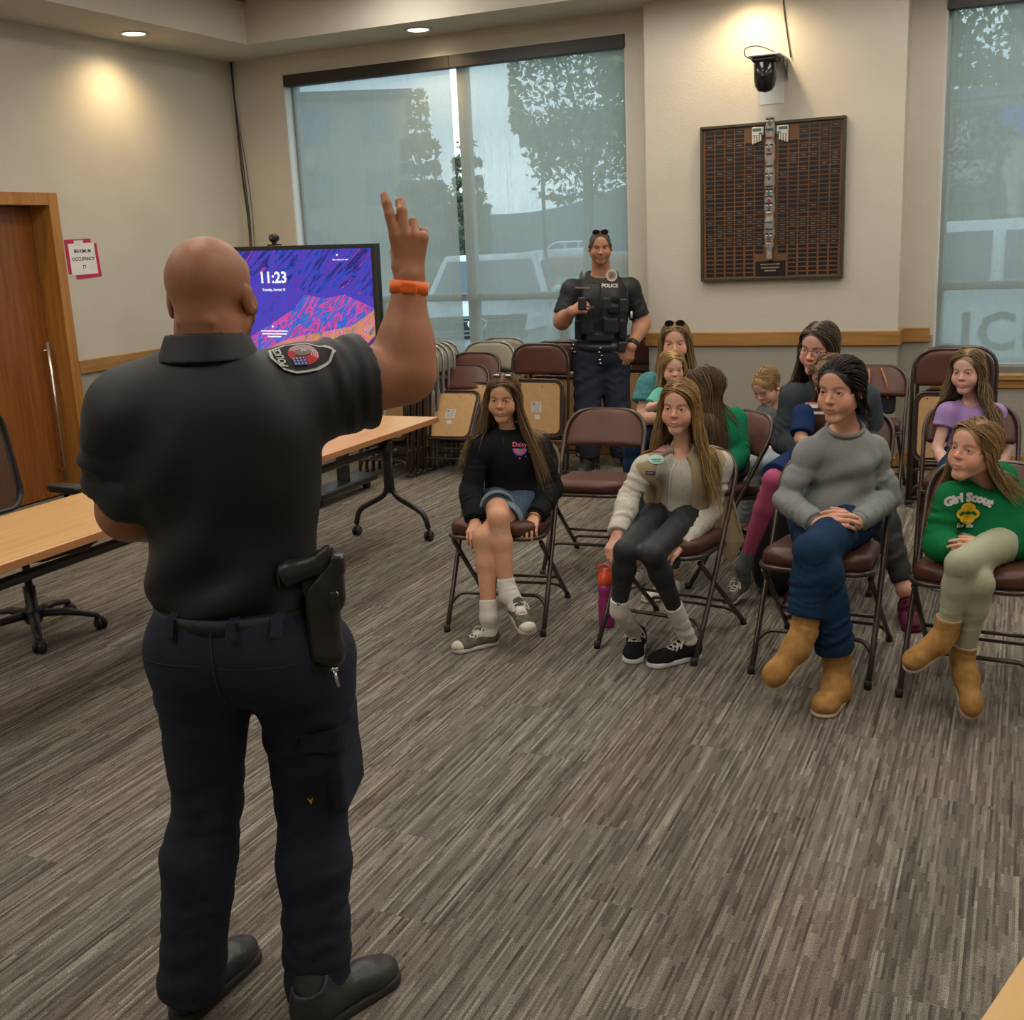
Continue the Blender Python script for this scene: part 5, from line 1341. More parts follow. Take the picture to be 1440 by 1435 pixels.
    # drop rings past each strand's own length
    Lp = H.local(paths.reshape(-1, 3)).reshape(R, n, 3); zone = (Lp[:, :, 1] > .045) & (np.abs(Lp[:, :, 0]) < .050) & (Lp[:, :, 2] < .055) & (Lp[:, :, 2] > -.30)
    zone |= (Lp[:, :, 1] > .0) & (np.abs(Lp[:, :, 0]) < .075) & (Lp[:, :, 2] < -.09) & (Lp[:, :, 2] > -.60); okst = ~zone.any(0) if not short else np.ones(n, bool)
    alive = ((tt.T[:, :-1] < .999) & okst[:, None])[:, :, None].repeat(K, 2).reshape(-1); Q = Q[alive]
    c0, c1 = np.array(col), np.array(col2)
    mixv = np.clip(rs.uniform(0, 1, n)[:, None]**1.3*.75+tt.T*.45-.1, 0, 1)[:, :, None, None]
    C_ = (c0*(1-mixv)+c1*mixv)*rs.uniform(.8, 1.15, n)[:, None, None, None]; C_ = np.broadcast_to(C_, (n, R, K, 3)).reshape(-1, 3)
    Vv = V.reshape(-1, 3)
    if cap:
        A = H.A; co = [ell(H.p(0, -.012, .040), np.array((.0785, .1005, .0860))*k, A, .02), ell(H.p(0, -.045, -.015), np.array((.070, .058, .055))*k, A, .03*k), ell(H.p(0, .105, -.016), np.array((.064, .112, (hl+.024)))*k, A, .006, 's'),
              ell(H.p(0, .03, -.075), np.array((.12, .055, .075))*k, A, .01, 's')]
        Pc, Qc = grid_mesh(co, .0045*k/.9)
        cc = np.tile((c0*.62+c1*.33)[None], (len(Pc), 1)); Q = np.concatenate([Q, Qc+len(Vv)]); Vv = np.concatenate([Vv, Pc]); C_ = np.concatenate([C_, cc])
    return quad_obj(name, Vv, Q, M['hair'], parent, origin, C_)
M['hair'] = attr_mat('hair_strands', 0.5, 0.22)

def project(field, P, d, dist=.25, off=.0015):
    """march points along d onto the surface of the field"""
    P = np.array(P, float); d = nrm(d); t = np.zeros(len(P))
    for _ in range(60):
        D = evalf(field, P+d*t[:, None]); t += np.clip(D-off, -.02, .03)*.8
        if np.abs(D-off).max() < 3e-4: break
    return P+d*np.clip(t, -.1, dist)[:, None]
def decal(name, verts, faces, c, right, up, d, field, m, parent, origin, off=.002, maxe=.012, lift=None):
    """flat outline placed at c (axes right, up), pressed onto the field along d"""
    right, up = nrm(right), V3(up); d = nrm(d)
    b = bmesh.new(); vs = [b.verts.new((v[0], v[1], 0)) for v in verts]
    for f in faces:
        try: b.faces.new([vs[i] for i in f])
        except ValueError: pass
    bmesh.ops.triangulate(b, faces=b.faces[:])
    for _ in range(6):
        es = [e for e in b.edges if e.calc_length() > maxe]
        if not es: break
        bmesh.ops.subdivide_edges(b, edges=es, cuts=1); bmesh.ops.triangulate(b, faces=b.faces[:])
    me = bpy.data.meshes.new(name); b.to_mesh(me); b.free()
    co = np.array([tuple(v.co) for v in me.vertices]); u2 = nrm(up-right*(up@right))
    P = V3(c)+co[:, :1]*right+co[:, 1:2]*u2
    P = project(field, P-d*.05, d, .3, off)-np.array(origin)
    me.vertices.foreach_set('co', P.astype(np.float32).ravel()); me.update()
    return link(name, me, m, parent)
def decal_poly(name, poly, *a, **k): return decal(name, poly, [tuple(range(len(poly)))], *a, **k)
def decal_text(name, s, size, *a, bold=0, spacing=1, arcr=None, **k):
    v, f = text_mesh(s, size, 0, bold, spacing)
    if arcr:
        th = v[:, 0]/arcr; r = arcr+v[:, 1]; v = np.stack([np.sin(th)*r, np.cos(th)*r-arcr, v[:, 2]], 1)
    return decal(name, v, f, *a, **k)
def ath(px, py, h):
    """point seen at photo position (px, py) on the upright plane h metres ahead of the camera"""
    d = CF+CR*(px-720)/FPX-CU*(py-717.5)/FPX; hd = np.array([-_sy, _cy, 0]); return CC+d*h/(d@hd)
# ================================================================ people
class Fig:
    """joints of one person; R/L are the person's own sides"""
    def __init__(s, pel, nk, fwd, head, k, g=1.0, sl=.80, **J):
        s.sl = sl
        s.pel, s.nk = V3(pel), V3(nk); s.up = nrm(s.nk-s.pel); f = V3(fwd); s.fwd = nrm(f-s.up*(f@s.up)); s.side = np.cross(s.fwd, s.up)
        s.H = head; s.k = k; s.g = g; s.J = {a: V3(b) for a, b in J.items()}; J = s.J
        d = {}
        for q, sg in (('R', 1), ('L', -1)):
            d['sh'+q] = s.nk+s.side*sg*.165*k*g**.5-s.up*.045*k
            d['hip'+q] = s.pel+s.side*sg*.088*k*g**.5
        for a, b in d.items(): J.setdefault(a, b)
    def torso(s, i=0.0, bust=0.0, belly=0.0, hips=1.0, fold=None):
        A = np.array([s.side, s.fwd, s.up]); k, g = s.k, s.g; h = np.linalg.norm(s.nk-s.pel); J = s.J; sl = s.sl
        E = lambda t, off, r, kk: ell(s.pel+s.up*h*t+s.fwd*off*k, (r[0]*k*g+i, r[1]*k*g+i, r[2]*h/.5+i), A, kk*k)
        o = [E(.02, 0, (.160*hips, .112*hips, .125), .05), E(.33, .005, (.132, .098+belly, .15), .06), E(.66, .008, (.148*(.5+.5*sl), .106, .165), .06)]
        if bust:
            for sg in (-1, 1): o.append(ell(s.pel+s.up*h*.62+s.fwd*(.075*g)*k+s.side*sg*.065*k, (.062*k+i, .05*k*bust+i, .060*k+i), A, .05*k))
        if belly: o.append(ell(s.pel+s.up*h*.22+s.fwd*(.055)*k, (.12*k*g+i, .07*k+belly+i, .10*k+i), A, .07*k))
        for q in 'RL':
            o.append(tube(s.nk-s.up*.060*k, J['sh'+q]-s.up*.012*k, .046*k*g*sl+i, .042*k*g*sl+i, .045*k))
            o.append(tube(s.nk+s.up*.00*k-s.fwd*.014*k, J['sh'+q]-s.up*.004*k, .030*k*g*sl+i*.7, .028*k*g*sl+i*.7, .04*k))
            o.append(tube(s.nk-s.up*.14*k+s.side*(.095 if q == 'R' else -.095)*k, J['sh'+q]-s.up*.015*k, .050*k*g*sl+i, .036*k*g*sl+i, .045*k))
        return o
    def arm(s, q, i=0.0, t=None, fold=None, r=(.050, .041, .034, .026), kk=.03, flare=0.0, wr=0.0):
        """t None: whole arm. t in 0..1 along the upper arm, 1..2 along the forearm: cut there"""
        J = s.J; a, b, c = J['sh'+q], J['el'+q], J['wr'+q]; k, g = s.k, s.g; r = [x*k*(g if n < 2 else g**.7) for n, x in enumerate(r)]
        o = [ell(a, (r[0]*.98+i*.85,)*3, None, .03*k)]
        fo = lambda n, t0, t1: None if fold is None else (fold, n, a[0]*9+n, t0, t1)
        if t is not None and t <= 1:
            e = a+(b-a)*t; o.append(tube(a, e, r[0]+i, r[0]+(r[1]-r[0])*t+i+flare, kk*k, capb=True, fold=fo(3, .0, .95))); return o
        o.append(tube(a, b, r[0]+i, r[1]+i, kk*k, fold=fo(4, .25, 1.1)))
        m = b+(c-b)*.28; 
        if t is not None:
            e = b+(c-b)*(t-1); rr = r[2]+(r[3]-r[2])*(t-1)+i+wr
            o.append(tube(b, m, r[1]*.95+i, r[2]*1.08+i, .02*k, fold=fo(2, -.1, 1.1))); o.append(tube(m, e, r[2]*1.08+i, rr, .02*k, capb=True, fold=fo(3.5, -.1, .8)))
        else:
            o.append(tube(b, m, r[1]*.92+i, r[2]*1.1+i, .02*k)); o.append(tube(m, c, r[2]*1.1+i, r[3]+i, .02*k)); o.append(ell(c, (r[3]*1.02+i,)*3, None, .01))
        return o
    def leg(s, q, i=0.0, t=None, fold=None, r=(.082, .060, .050, .036), flare=0.0, kk=.03):
        J = s.J; a, b, c = J['hip'+q], J['kn'+q], J['an'+q]; k, g = s.k, s.g; r = [x*k*g for x in r]
        fo = lambda n, t0, t1: None if fold is None else (fold, n, a[0]*7+n, t0, t1)
        o = []
        if t is not None and t <= 1:
            e = a+(b-a)*t; return [tube(a, e, r[0]+i, r[0]+(r[1]-r[0])*t+i+flare, kk*k, capb=True, fold=fo(3, .1, .9))]
        o.append(tube(a, b, r[0]+i, r[1]+i, kk*k, fold=fo(3.5, .1, 1.15)))
        m = b+(c-b)*.32; back = np.cross(np.cross(c-b, b-a), c-b); back = nrm(back)*-.010*k if np.linalg.norm(back) > 1e-6 else 0
        o.append(tube(b, m+back, r[1]*.93+i, r[2]*1.12+i+flare*.3, .025*k, fold=fo(2, -.1, 1.1)))
        e = c if t is None else b+(c-b)*(t-1)
        o.append(tube(m+back, e, r[2]*1.12+i+flare*.3, r[3]+i+flare, .025*k, capb=t is not None, fold=fo(4, -.1, .92)))
        if t is None: o.append(ell(c, (r[3]*1.05,)*3, None, .02))
        return o
    def neck(s, i=0.0, r=.050):
        H = s.H; k = s.k; a = H.p(0, -.022, -.055)
        return [tube(s.nk-s.up*.03*k, a, r*1.06*k*s.g**.4+i, r*.95*k*s.g**.3+i, .03*k)]
FINE = .0033
def body(fig, skin, base, label, group=None, hands=(), feet=True, legs=True, headw=1.0, jaw=1.0, fem=0.0, paint=None, fine=FINE, coarse=.010, extra=(), lim=None, handk=1.0, r_arm=(.050, .041, .034, .026), r_leg=(.082, .060, .050, .036), nr=.05, finebox=(), ears=True, iris=(.09, .06, .035), eyes=True, torso=True, bl=.0):
    H = fig.H; ops = []
    if torso: ops += fig.torso(-.006*0-bl)
    for q in 'RL':
        if 'el'+q in fig.J: ops += fig.arm(q, 0, r=r_arm)
        if legs and 'kn'+q in fig.J: ops += fig.leg(q, 0, r=r_leg)
    ops += fig.neck(r=nr); ops += head_ops(H, ears, headw, jaw, fem)
    boxes = [(H.c-.17*H.k, H.c+.17*H.k)]
    hb = []
    for hd in hands:
        o, c = hand_ops(**hd); ops += o; S = hd.get('size', 1)
        lo = np.min([x.lo for x in o], 0)-.004; hi = np.max([x.hi for x in o], 0)+.004; hb.append((lo, hi))
    ops += list(extra)
    parts = [grid_mesh(ops, fine*H.k, boxes[0])]
    sk = list(boxes)
    for (lo, hi) in hb:
        parts.append(grid_mesh(ops, fine*1.05, (lo, hi), skip=sk)); sk.append((lo, hi))
    for (lo, hi, hh) in finebox:
        parts.append(grid_mesh(ops, hh, (V3(lo), V3(hi)), skip=sk)); sk.append((V3(lo), V3(hi)))
    parts.append(grid_mesh(ops, coarse, lim, skip=sk))
    P, Q = join_parts(parts)
    C_ = paint_head(H, P, SKIN[skin] if isinstance(skin, str) else skin, **(paint or {}))
    # knuckles, elbows and fingertips a little redder
    o = quad_obj('person', P, Q, M['skin'], None, base, C_); o.location = tuple(base); tag(o, label, 'person', group)
    if eyes: eye_parts(H, o, base, iris)
    return o, ops
def cloth(name, ops, m, root, base, h=.0065, disp=None, box=None, label=None):
    P, Q = grid_mesh(ops, h, box, disp)
    for _ in range(2 if h > .0045 else 1):
        E_ = np.concatenate([Q[:, [0, 1]], Q[:, [1, 2]], Q[:, [2, 3]], Q[:, [3, 0]]]); cnt = np.bincount(E_[:, 0], minlength=len(P))[:, None]
        A_ = np.stack([np.bincount(E_[:, 0], P[E_[:, 1], i_], minlength=len(P)) for i_ in range(3)], 1)/np.maximum(cnt, 1)
        P = P+(A_-P)*.5*(cnt > 0)
    o = quad_obj(name, P, Q, m, root, base)
    if label: o['label'] = label
    return o
def sub(o, name, parent): return o
def shoe(root, base, heel, toe, L, up=(0, 0, 1), kind='sneaker', mats=(), ankle=None, h=.004, side=1, shin=None):
    """heel, toe: ground points of the sole; builds upper, sole and laces"""
    heel = V3(heel); f = nrm(V3(toe)-heel); u = V3(up); u = nrm(u-f*(u@f)); s = np.cross(f, u); A = np.array([s, f, u]); k = L/.28
    p = lambda a, b, c: heel+(s*a+f*b+u*c)*k
    Ru = []; ank = V3(ankle) if ankle is not None else p(0, .055, .11)
    if kind == 'boot':   # sheepskin boot: foot and a loose shaft
        o = [ell(p(0, .055, .050), (.046*k, .056*k, .052*k), A, .02*k), tube(p(0, .05, .055), p(0, .185, .044), .050*k, .046*k, .03*k, wide=s, ratio=1.08), ell(p(0, .205, .040), (.052*k, .056*k, .042*k), A, .03*k)]
        sd_ = nrm(shin) if shin is not None else nrm(ank-p(0, .05, .05)); d = sd_; top = ank+sd_*.075*k
        o.append(tube(p(0, .06, .04), ank, .050*k, .054*k, .04*k)); o.append(tube(ank, top, .054*k, .062*k, .03*k, capb=True, fold=(.003*k, 1.4, heel[0]*9, -.1, .8)))
        o.append(plane(p(0, 0, .014), -u)); o.append(tube(top-d*.03*k, top+d*.05, .040*k, .048*k, .004, mode='s'))
        b = cloth('boot', o, mats[0], root, base, h, cloth_noise(.0015, 2, heel[0]))
        so = [tube(p(0, .050, .008), p(0, .208, .008), .049*k, .055*k, .01, wide=s, ratio=1.0), plane(p(0, 0, .017), u), plane(p(0, 0, 0), -u)]
        cloth('sole', so, mats[1], b, base, h)
        rim = [tube(top-d*.006, top+d*.004, .062*k, .062*k, .002, capa=True, capb=True), tube(top-d*.02, top+d*.03, .046*k, .046*k, .003, mode='s')]
        cloth('fleece_rim', rim, mats[2], b, base, h); return b
    hh = .022 if kind == 'sneaker' else .018
    o = [ell(p(0, .045, .050), (.034*k, .045*k, .048*k), A, .02*k), tube(p(0, .05, .045), p(0, .18, .034), .036*k, .037*k, .03*k, wide=s, ratio=1.12), ell(p(0, .215, .030), (.044*k, .054*k, .028*k), A, .03*k),
         tube(p(0, .06, .05), p(0, .045, .098), .038*k, .036*k, .02*k, capb=True), tube(p(0, .11, .06), p(0, .075, .105), .026*k, .022*k, .02*k), plane(p(0, 0, .016), -u),
         tube(p(0, .05, .085), p(0, .035, .13), .030*k, .032*k, .004, mode='s')]
    b = cloth('shoe', o, mats[0], root, base, h)
    so = [tube(p(0, .042, .008), p(0, .222, .008), .040*k, .049*k, .01), plane(p(0, 0, hh+.004), u, k=.003), plane(p(0, 0, 0), -u, k=.003)]
    cloth('sole', so, mats[1], b, base, h)
    if len(mats) > 3 and mats[3] is not None:
        tc = [ell(p(0, .222, .030), (.0455*k, .052*k, .030*k), A, .01), plane(p(0, .222, 0), -f), plane(p(0, 0, .012), -u)]
        cloth('toe_cap', tc, mats[3], b, base, h)
    if len(mats) > 2 and mats[2] is not None:
        mb = MB(); 
        for j in range(5):
            y = .175-.021*j; z = .064+.008*j
            for sg in (-1, 1):
                q = [p(sg*.024, y, z-.006), p(sg*.008, y-.006, z+.007), p(-sg*.012, y-.013, z+.006), p(-sg*.024, y-.02, z)]
                mb.tube([Vector(x-V3(base)) for x in q], .0032*k*1.2, 6)
        for sg in (-1, 1):
            q = smooth_path([Vector(p(*x)-V3(base)) for x in ((0, .095, .100), (sg*.03, .11, .105), (sg*.045, .13, .075), (sg*.02, .12, .085), (sg*.03, .15, .055))], 4)
            mb.tube(q, .003*k*1.2, 6)
        mb.build('laces', mats[2], b, smooth=True)
    return b
def fab(name, col, noise=.08, ns=220, bump=.35, bs=500, rough=.9, sheen=.0, c2=None, spec=.15): 
    return mat(name, col, rough, noise=noise, nscale=ns, bump=bump, bscale=bs, spec=spec, sheen=sheen, c2=c2)
C = {
 'navyblack': fab('black_uniform_knit', (0.0105, 0.0130, 0.0158), .15, 300, .25, 900, .50, spec=.38),
 'navypants': fab('navy_uniform_twill', (0.024, 0.029, 0.046), .15, 300, .3, 900, .75),
 'blackhood': fab('black_fleece', (0.011, 0.012, 0.014), .2, 200, .3, 500),
 'denimshort': fab('faded_denim', (0.10, 0.15, 0.22), .25, 160, .4, 600, c2=(0.04, 0.065, 0.11)),
 'denimhem': fab('frayed_denim', (0.25, 0.31, 0.36), .25, 160, .4, 600, c2=(0.12, 0.17, 0.22)),
 'jeans': fab('dark_blue_denim', (0.014, 0.040, 0.095), .2, 130, .3, 700, c2=(0.009, 0.026, 0.062)),
 'sock': fab('white_cotton_sock', (0.66, 0.63, 0.58), .04, 200, .5, 300),
 'cream': fab('cream_fleece', (0.62, 0.59, 0.51), .07, 90, .5, 350, c2=(0.50, 0.47, 0.40)),
 'khaki': fab('khaki_cotton', (0.37, 0.29, 0.18), .06, 200, .3, 700),
 'legging': fab('black_leggings', (0.016, 0.018, 0.020), .35, 14, .1, 400, .6, spec=.3, c2=(0.03, 0.034, 0.038)),
 'greysweat': fab('heather_grey_jersey', (0.27, 0.285, 0.28), .15, 260, .3, 500, c2=(0.20, 0.215, 0.212)),
 'green': fab('green_fleece', (0.006, 0.155, 0.050), .08, 200, .35, 450),
 'green2': fab('green_knit', (0.010, 0.20, 0.095), .08, 200, .35, 450),
 'teal': fab('teal_knit', (0.09, 0.27, 0.29), .35, 60, .9, 120, c2=(0.05, 0.18, 0.20)),
 'mint': fab('mint_jersey', (0.13, 0.45, 0.36), .06, 200, .2, 500),
 'charcoal': fab('charcoal_knit', (0.050, 0.060, 0.070), .1, 200, .4, 350),
 'greyhood': fab('grey_marl_hood', (0.17, 0.185, 0.19), .2, 60, .3, 400, c2=(0.10, 0.115, 0.12)),
 'greypant': fab('grey_sweatpants', (0.26, 0.29, 0.31), .08, 100, .3, 400),
 'brownvest': fab('brown_cotton_vest', (0.075, 0.032, 0.018), .1, 200, .3, 600),
 'navy': fab('navy_jersey', (0.012, 0.03, 0.10), .1, 200, .3, 600),
 'pinkleg': fab('pink_leggings', (0.42, 0.085, 0.17), .08, 200, .2, 500),
 'sage': fab('sage_leggings', (0.37, 0.39, 0.27), .06, 150, .25, 500, .8),
 'lilac': fab('lilac_jersey', (0.38, 0.25, 0.52), .08, 120, .3, 500),
 'tanboot': fab('tan_suede', (0.46, 0.255, 0.085), .18, 28, .4, 260, .95, c2=(0.30, 0.15, 0.045)),
 'bootsole': mat('boot_sole_cream', (0.50, 0.40, 0.27), .7), 'fleece': fab('boot_fleece', (0.42, 0.30, 0.17), .1, 200, .8, 200),
 'canvasgrey': fab('worn_grey_canvas', (0.17, 0.16, 0.12), .4, 40, .3, 600, c2=(0.055, 0.055, 0.045)),
 'rubberwhite': mat('worn_white_rubber', (0.50, 0.47, 0.38), .6, noise=.15, nscale=30),
 'lace': mat('white_lace', (0.62, 0.59, 0.52), .8), 'canvasblack': fab('black_canvas_shoe', (0.012, 0.012, 0.014), .2, 200, .3, 600),
 'red': mat('red_fabric', (0.45, 0.03, 0.03), .7), 'white': mat('white_shoe', (0.58, 0.57, 0.54), .6), 'maroon': fab('maroon_shoe', (0.10, 0.012, 0.035), .2, 100, .3, 500, .6),
 'leather': mat('worn_black_leather', (0.022, 0.025, 0.026), .38, noise=.3, nscale=25, bump=.3, bscale=90), 'solegum': mat('dark_boot_sole', (0.02, 0.02, 0.02), .7),
 'gloss': mat('gloss_polymer', (0.02, 0.020, 0.020), .35, bump=.15, bscale=500), 'thread_w': mat('white_embroidery', (0.55, 0.54, 0.52), .8), 'thread_r': mat('red_embroidery', (0.48, 0.03, 0.05), .8),
 'thread_b': mat('blue_embroidery', (0.04, 0.07, 0.25), .8), 'patchblack': mat('black_patch', (0.012, 0.012, 0.013), .8), 'yellow': mat('yellow_print', (0.80, 0.48, 0.01), .6),
 'gold': mat('gold_badge', (0.70, 0.42, 0.16), .3, metal=.6), 'silver': mat('silver_metal', (.6, .6, .6), .25, metal=1), 'glassdark': mat('dark_lens', (0.01, 0.008, 0.008), .08), 'tort': mat('tortoise_frame', (0.06, 0.022, 0.01), .25),
 'pinkprint': mat('pink_print', (0.65, 0.12, 0.20), .7), 'greenprint': mat('green_print', (0.03, 0.42, 0.16), .7), 'blueprint': mat('violet_print', (0.16, 0.13, 0.55), .7), 'mintprint': mat('mint_patch', (0.45, 0.66, 0.60), .7), 'navyprint': mat('navy_tab', (0.02, 0.02, 0.09), .7),
}
def chain_frame(c, r, u): return None
def circle(r, n=24, cx=0, cy=0): return [(cx+r*math.cos(2*PI*i/n), cy+r*math.sin(2*PI*i/n)) for i in range(n)]
def ring_poly(mb_verts, r0, r1, a0, a1, n=16):
    v = []; f = []
    for i in range(n+1):
        a = a0+(a1-a0)*i/n; v += [(r0*math.cos(a), r0*math.sin(a)), (r1*math.cos(a), r1*math.sin(a))]
    for i in range(n): f.append((2*i, 2*i+1, 2*i+3, 2*i+2))
    return v, f
def belt_ring(name, c, ax_s, ax_f, ax_u, rs, rf, hgt, th, m, root, base, n=48):
    V = []; Fc = []
    for i in range(n):
        a = 2*PI*i/n
        for (rr, z) in ((0, -1), (1, -1), (1, 1), (0, 1)):
            V.append(tuple(V3(c)+ax_s*(rs+rr*th)*math.cos(a)+ax_f*(rf+rr*th)*math.sin(a)+ax_u*z*hgt/2-V3(base)))
    for i in range(n):
        for k in range(4): Fc.append((i*4+k, i*4+(k+1) % 4, ((i+1) % n)*4+(k+1) % 4, ((i+1) % n)*4+k))
    return add_mesh(name, V, Fc, Matrix.Identity(4), m, root)
def band(name, c, d, r, w, th, m, root, base, wide=None, ratio=1.0, n=28):
    """a strap round a limb: centre c, limb direction d"""
    d = nrm(d); a = V3(wide) if wide is not None else np.cross(d, V3(0, 0, 1) if abs(d[2]) < .9 else V3(1, 0, 0)); a = nrm(a-d*(a@d)); b = np.cross(d, a)
    return belt_ring(name, c, a, b, d, r*ratio, r, w, th, m, root, base, n)

def P_officer_front():
    base = V3(-1.50, 1.85, 0); hf = math.radians(-17); 
    H = Head(ath(297, 422, 2.29), (math.sin(hf), math.cos(hf), -.03), k=1.0)
    pel = ath(345, 893, 2.28); nk = ath(300, 500, 2.27); th = math.radians(-14)
    J = dict(shR=ath(418, 556, 2.32), shL=ath(193, 585, 2.26), elR=ath(568, 524, 2.42), wrR=ath(576, 390, 2.44), elL=ath(182, 716, 2.30), wrL=ath(262, 735, 2.52),
             hipR=ath(425, 925, 2.29), hipL=ath(285, 915, 2.27), knR=ath(440, 1130, 2.34), knL=ath(292, 1120, 2.32), anR=ath(447, 1380, 2.30), anL=ath(270, 1372, 2.29))
    F_ = Fig(pel, nk, (math.sin(th), math.cos(th), 0), H, 1.04, 1.2, 1.0, **J)
    # raised right hand: back of the hand towards us
    hd = nrm(ath(575, 300, 2.44)-J['wrR']); bn = nrm(V3(-.2, -1, .05)*-1*-1)
    toward = nrm(CC-J['wrR'])
    hR = dict(w=J['wrR'], d=hd, n=toward+V3(.12, 0, 0), size=1.0, fr=1.22, curl=([10, 8, 16], [16, 34, 52], [52, 62, 40], [62, 74, 45]), spread=13, thumb=8, side=-1, tin=.9)
    hL = dict(w=J['wrL'], d=nrm(V3(.8, .5, .1)), n=V3(-.3, .2, 1), size=1.06, side=1)
    fb = [(J['elR']-V3(.16, .16, .14), np.maximum(J['elR'], J['wrR'])+V3(.09, .09, .02), .0055)]
    skin = (0.37, 0.160, 0.085)
    body_, ops = body(F_, skin, base, 'police officer seen from behind raising his right hand, black polo and navy trousers', hands=[hR, hL], nr=.060, headw=1.03, jaw=1.05,
        paint=dict(brow=(.02, .012, .008), beard=(.06, .032, .022), blush=.1, lip=(.3, .12, .09), scalp=(.345, .150, .082)), r_arm=(.060, .054, .045, .025), r_leg=(.068, .042, .036, .028), coarse=.010, fine=.0031, finebox=fb, bl=.004,
        extra=[tube(H.p(0, -.055, -.035), nk-F_.fwd*.02, .048, .058, .03), tube(H.p(-.030, -.088, -.040), H.p(.030, -.088, -.040), .007, .007, .012),
               tube(J['elR']+V3(0, 0, .01), J['elR']+(J['wrR']-J['elR'])*.40, .054, .042, .03)])
    nz = cloth_noise(.0035, .8, 1.0)
    up, side, fw = F_.up, F_.side, F_.fwd
    hem = pel+up*.066
    t = F_.torso(.010, hips=.90)
    h = np.linalg.norm(nk-pel); A = np.array([side, fw, up])
    t += [ell(pel+up*h*.72-fw*.05, (.185, .10, .17), A, .07), ell(pel+up*h*.76-side*.12-fw*.02, (.080, .10, .14), A, .06), ell(pel+up*h*.74+side*.105-fw*.02, (.080, .10, .13), A, .06), ell(pel+up*h*.36-side*.02, (.150, .124, .14), A, .06)]
    t += [ell(pel+up*.12-side*.015, (.160, .13, .06), A, .05)]
    t += [plane(hem, -up, k=.01)]
    t += F_.arm('R', .016, t=.64, fold=.004, r=(.070, .062, .05, .03), flare=.003) + F_.arm('L', .016, t=.90, fold=.004, r=(.068, .060, .05, .03), flare=.003)
    t += [tube(nk-up*.02, nk+up*.2, .066, .066, .006, mode='s')]
    def drape(X, Y, Z):
        # long diagonal pulls across the back towards the raised arm
        px, py, pz = X-pel[0], Y-pel[1], Z-pel[2]
        a = px*side[0]+py*side[1]; zz = pz
        v = np.sin((zz*1.0-a*1.25)*34+1.8*np.sin(a*11+zz*5)+1.1*np.sin(zz*9))
        v2 = np.sin((zz*1.0+a*.9)*27+1.3*np.sin(a*13+2))
        low = np.clip((.52-zz)/.26, 0, 1)
        m1 = .5+.5*np.sin(a*9+zz*6+1.0); return .0090*v*np.clip(.22+low*1.1, 0, 1)*m1+.0060*v2*low*(1-m1)+.0020*np.sin(a*23+2*np.sin(zz*9))
    shirt = cloth('polo_shirt', t, C['navyblack'], body_, base, .0060, lambda X, Y, Z: nz(X, Y, Z)*.7+drape(X, Y, Z))
    # collar
    ax = nrm(H.p(0, -.02, -.06)-nk); cs = nk+ax*.012; Ac = np.array([side, fw, up])
    co = [tube(cs-ax*.022-fw*.022, cs+ax*.034-fw*.016, .098, .077, .004, wide=side, ratio=1.05, capa=True, capb=True), tube(cs-ax*.05-fw*.016, cs+ax*.08-fw*.010, .086, .068, .004, mode='s', wide=side, ratio=1.05)]
    cloth('collar', co, C['navyblack'], shirt, base, .004)
    for q, tt in (('R', .88), ('L', .97)):
        a, b = J['sh'+q], J['el'+q]; d = nrm(b-a); c = a+(b-a)*tt
    # trousers
    tr = [ell(pel+up*.0-fw*.01, (.190, .150, .12), A, .05), tube(pel+up*.06, pel+up*.10, .150, .146, .03, wide=side, ratio=1.17), ell(pel-side*.085-fw*.065-up*.03, (.100, .085, .115), A, .05), ell(pel+side*.085-fw*.065-up*.03, (.100, .085, .115), A, .05), plane(pel+up*.085, up, k=.008)]
    tr += F_.leg('R', .010, t=2.10, fold=.0030, r=(.086, .056, .046, .034), flare=.022) + F_.leg('L', .010, t=2.10, fold=.0030, r=(.082, .054, .046, .034), flare=.022)
    tr += [rbox(J['hipR']+(J['knR']-J['hipR'])*.62+side*.085, (.016, .075, .105), np.array([side, fw, nrm(J['hipR']-J['knR'])]), .014, .02)]
    def tdrape(X, Y, Z):
        a = (X-pel[0])*side[0]+(Y-pel[1])*side[1]
        return .0022*np.sin(Z*23+a*17+1.7*np.sin(a*21+Z*6))*(Z < .82)+.0020*np.sin(Z*57-a*30+1.5*np.sin(a*33))*np.exp(-((Z-.52)/.10)**2)*(.5+.5*np.sin(a*40))+.003*np.sin(Z*60+a*12+np.sin(a*40))*np.exp(-((Z-.08)/.07)**2)
    trs = cloth('trousers', tr, C['navypants'], body_, base, .0068, tdrape)
    trf = tr
    wst = pel+up*.085
    bl_ = belt_ring('belt', wst-up*.018, side, fw, up, .180, .150, .040, .006, C['navyblack'], body_, base)
    # stitched details pressed onto the trousers
    back = fw; 
    def dpoly(name, poly, c, d, m, right=None, f=tr, off=.003, up_=None, par=None): return decal_poly(name, poly, c, right if right is not None else side, up_ if up_ is not None else up, d, f, m, par or trs, base, off=off, maxe=.02)
    seam = mat('seam_thread', (0.030, 0.034, 0.05), .8)  # stitching thread, a touch paler than the trouser twill
    dpoly('pocket_seam', [(-.075, -.0015), (.075, -.0015), (.075, .0015), (-.075, .0015)], pel+side*.085-fw*.3-up*.01, fw, seam)
    dpoly('pocket_seam', [(-.07, -.0015), (.07, -.0015), (.07, .0015), (-.07, .0015)], pel-side*.095-fw*.3-up*.005, fw, seam)
    dpoly('centre_seam', [(-.0015, -.13), (.0015, -.13), (.0015, .07), (-.0015, .07)], pel-fw*.3, fw, seam)
    for sx in (-.09, .045, .13): dpoly('belt_loop', [(-.010, -.02), (.010, -.02), (.010, .045), (-.010, .045)], pel+side*sx-fw*.3+up*.072, fw, C['navypants'], off=.012)
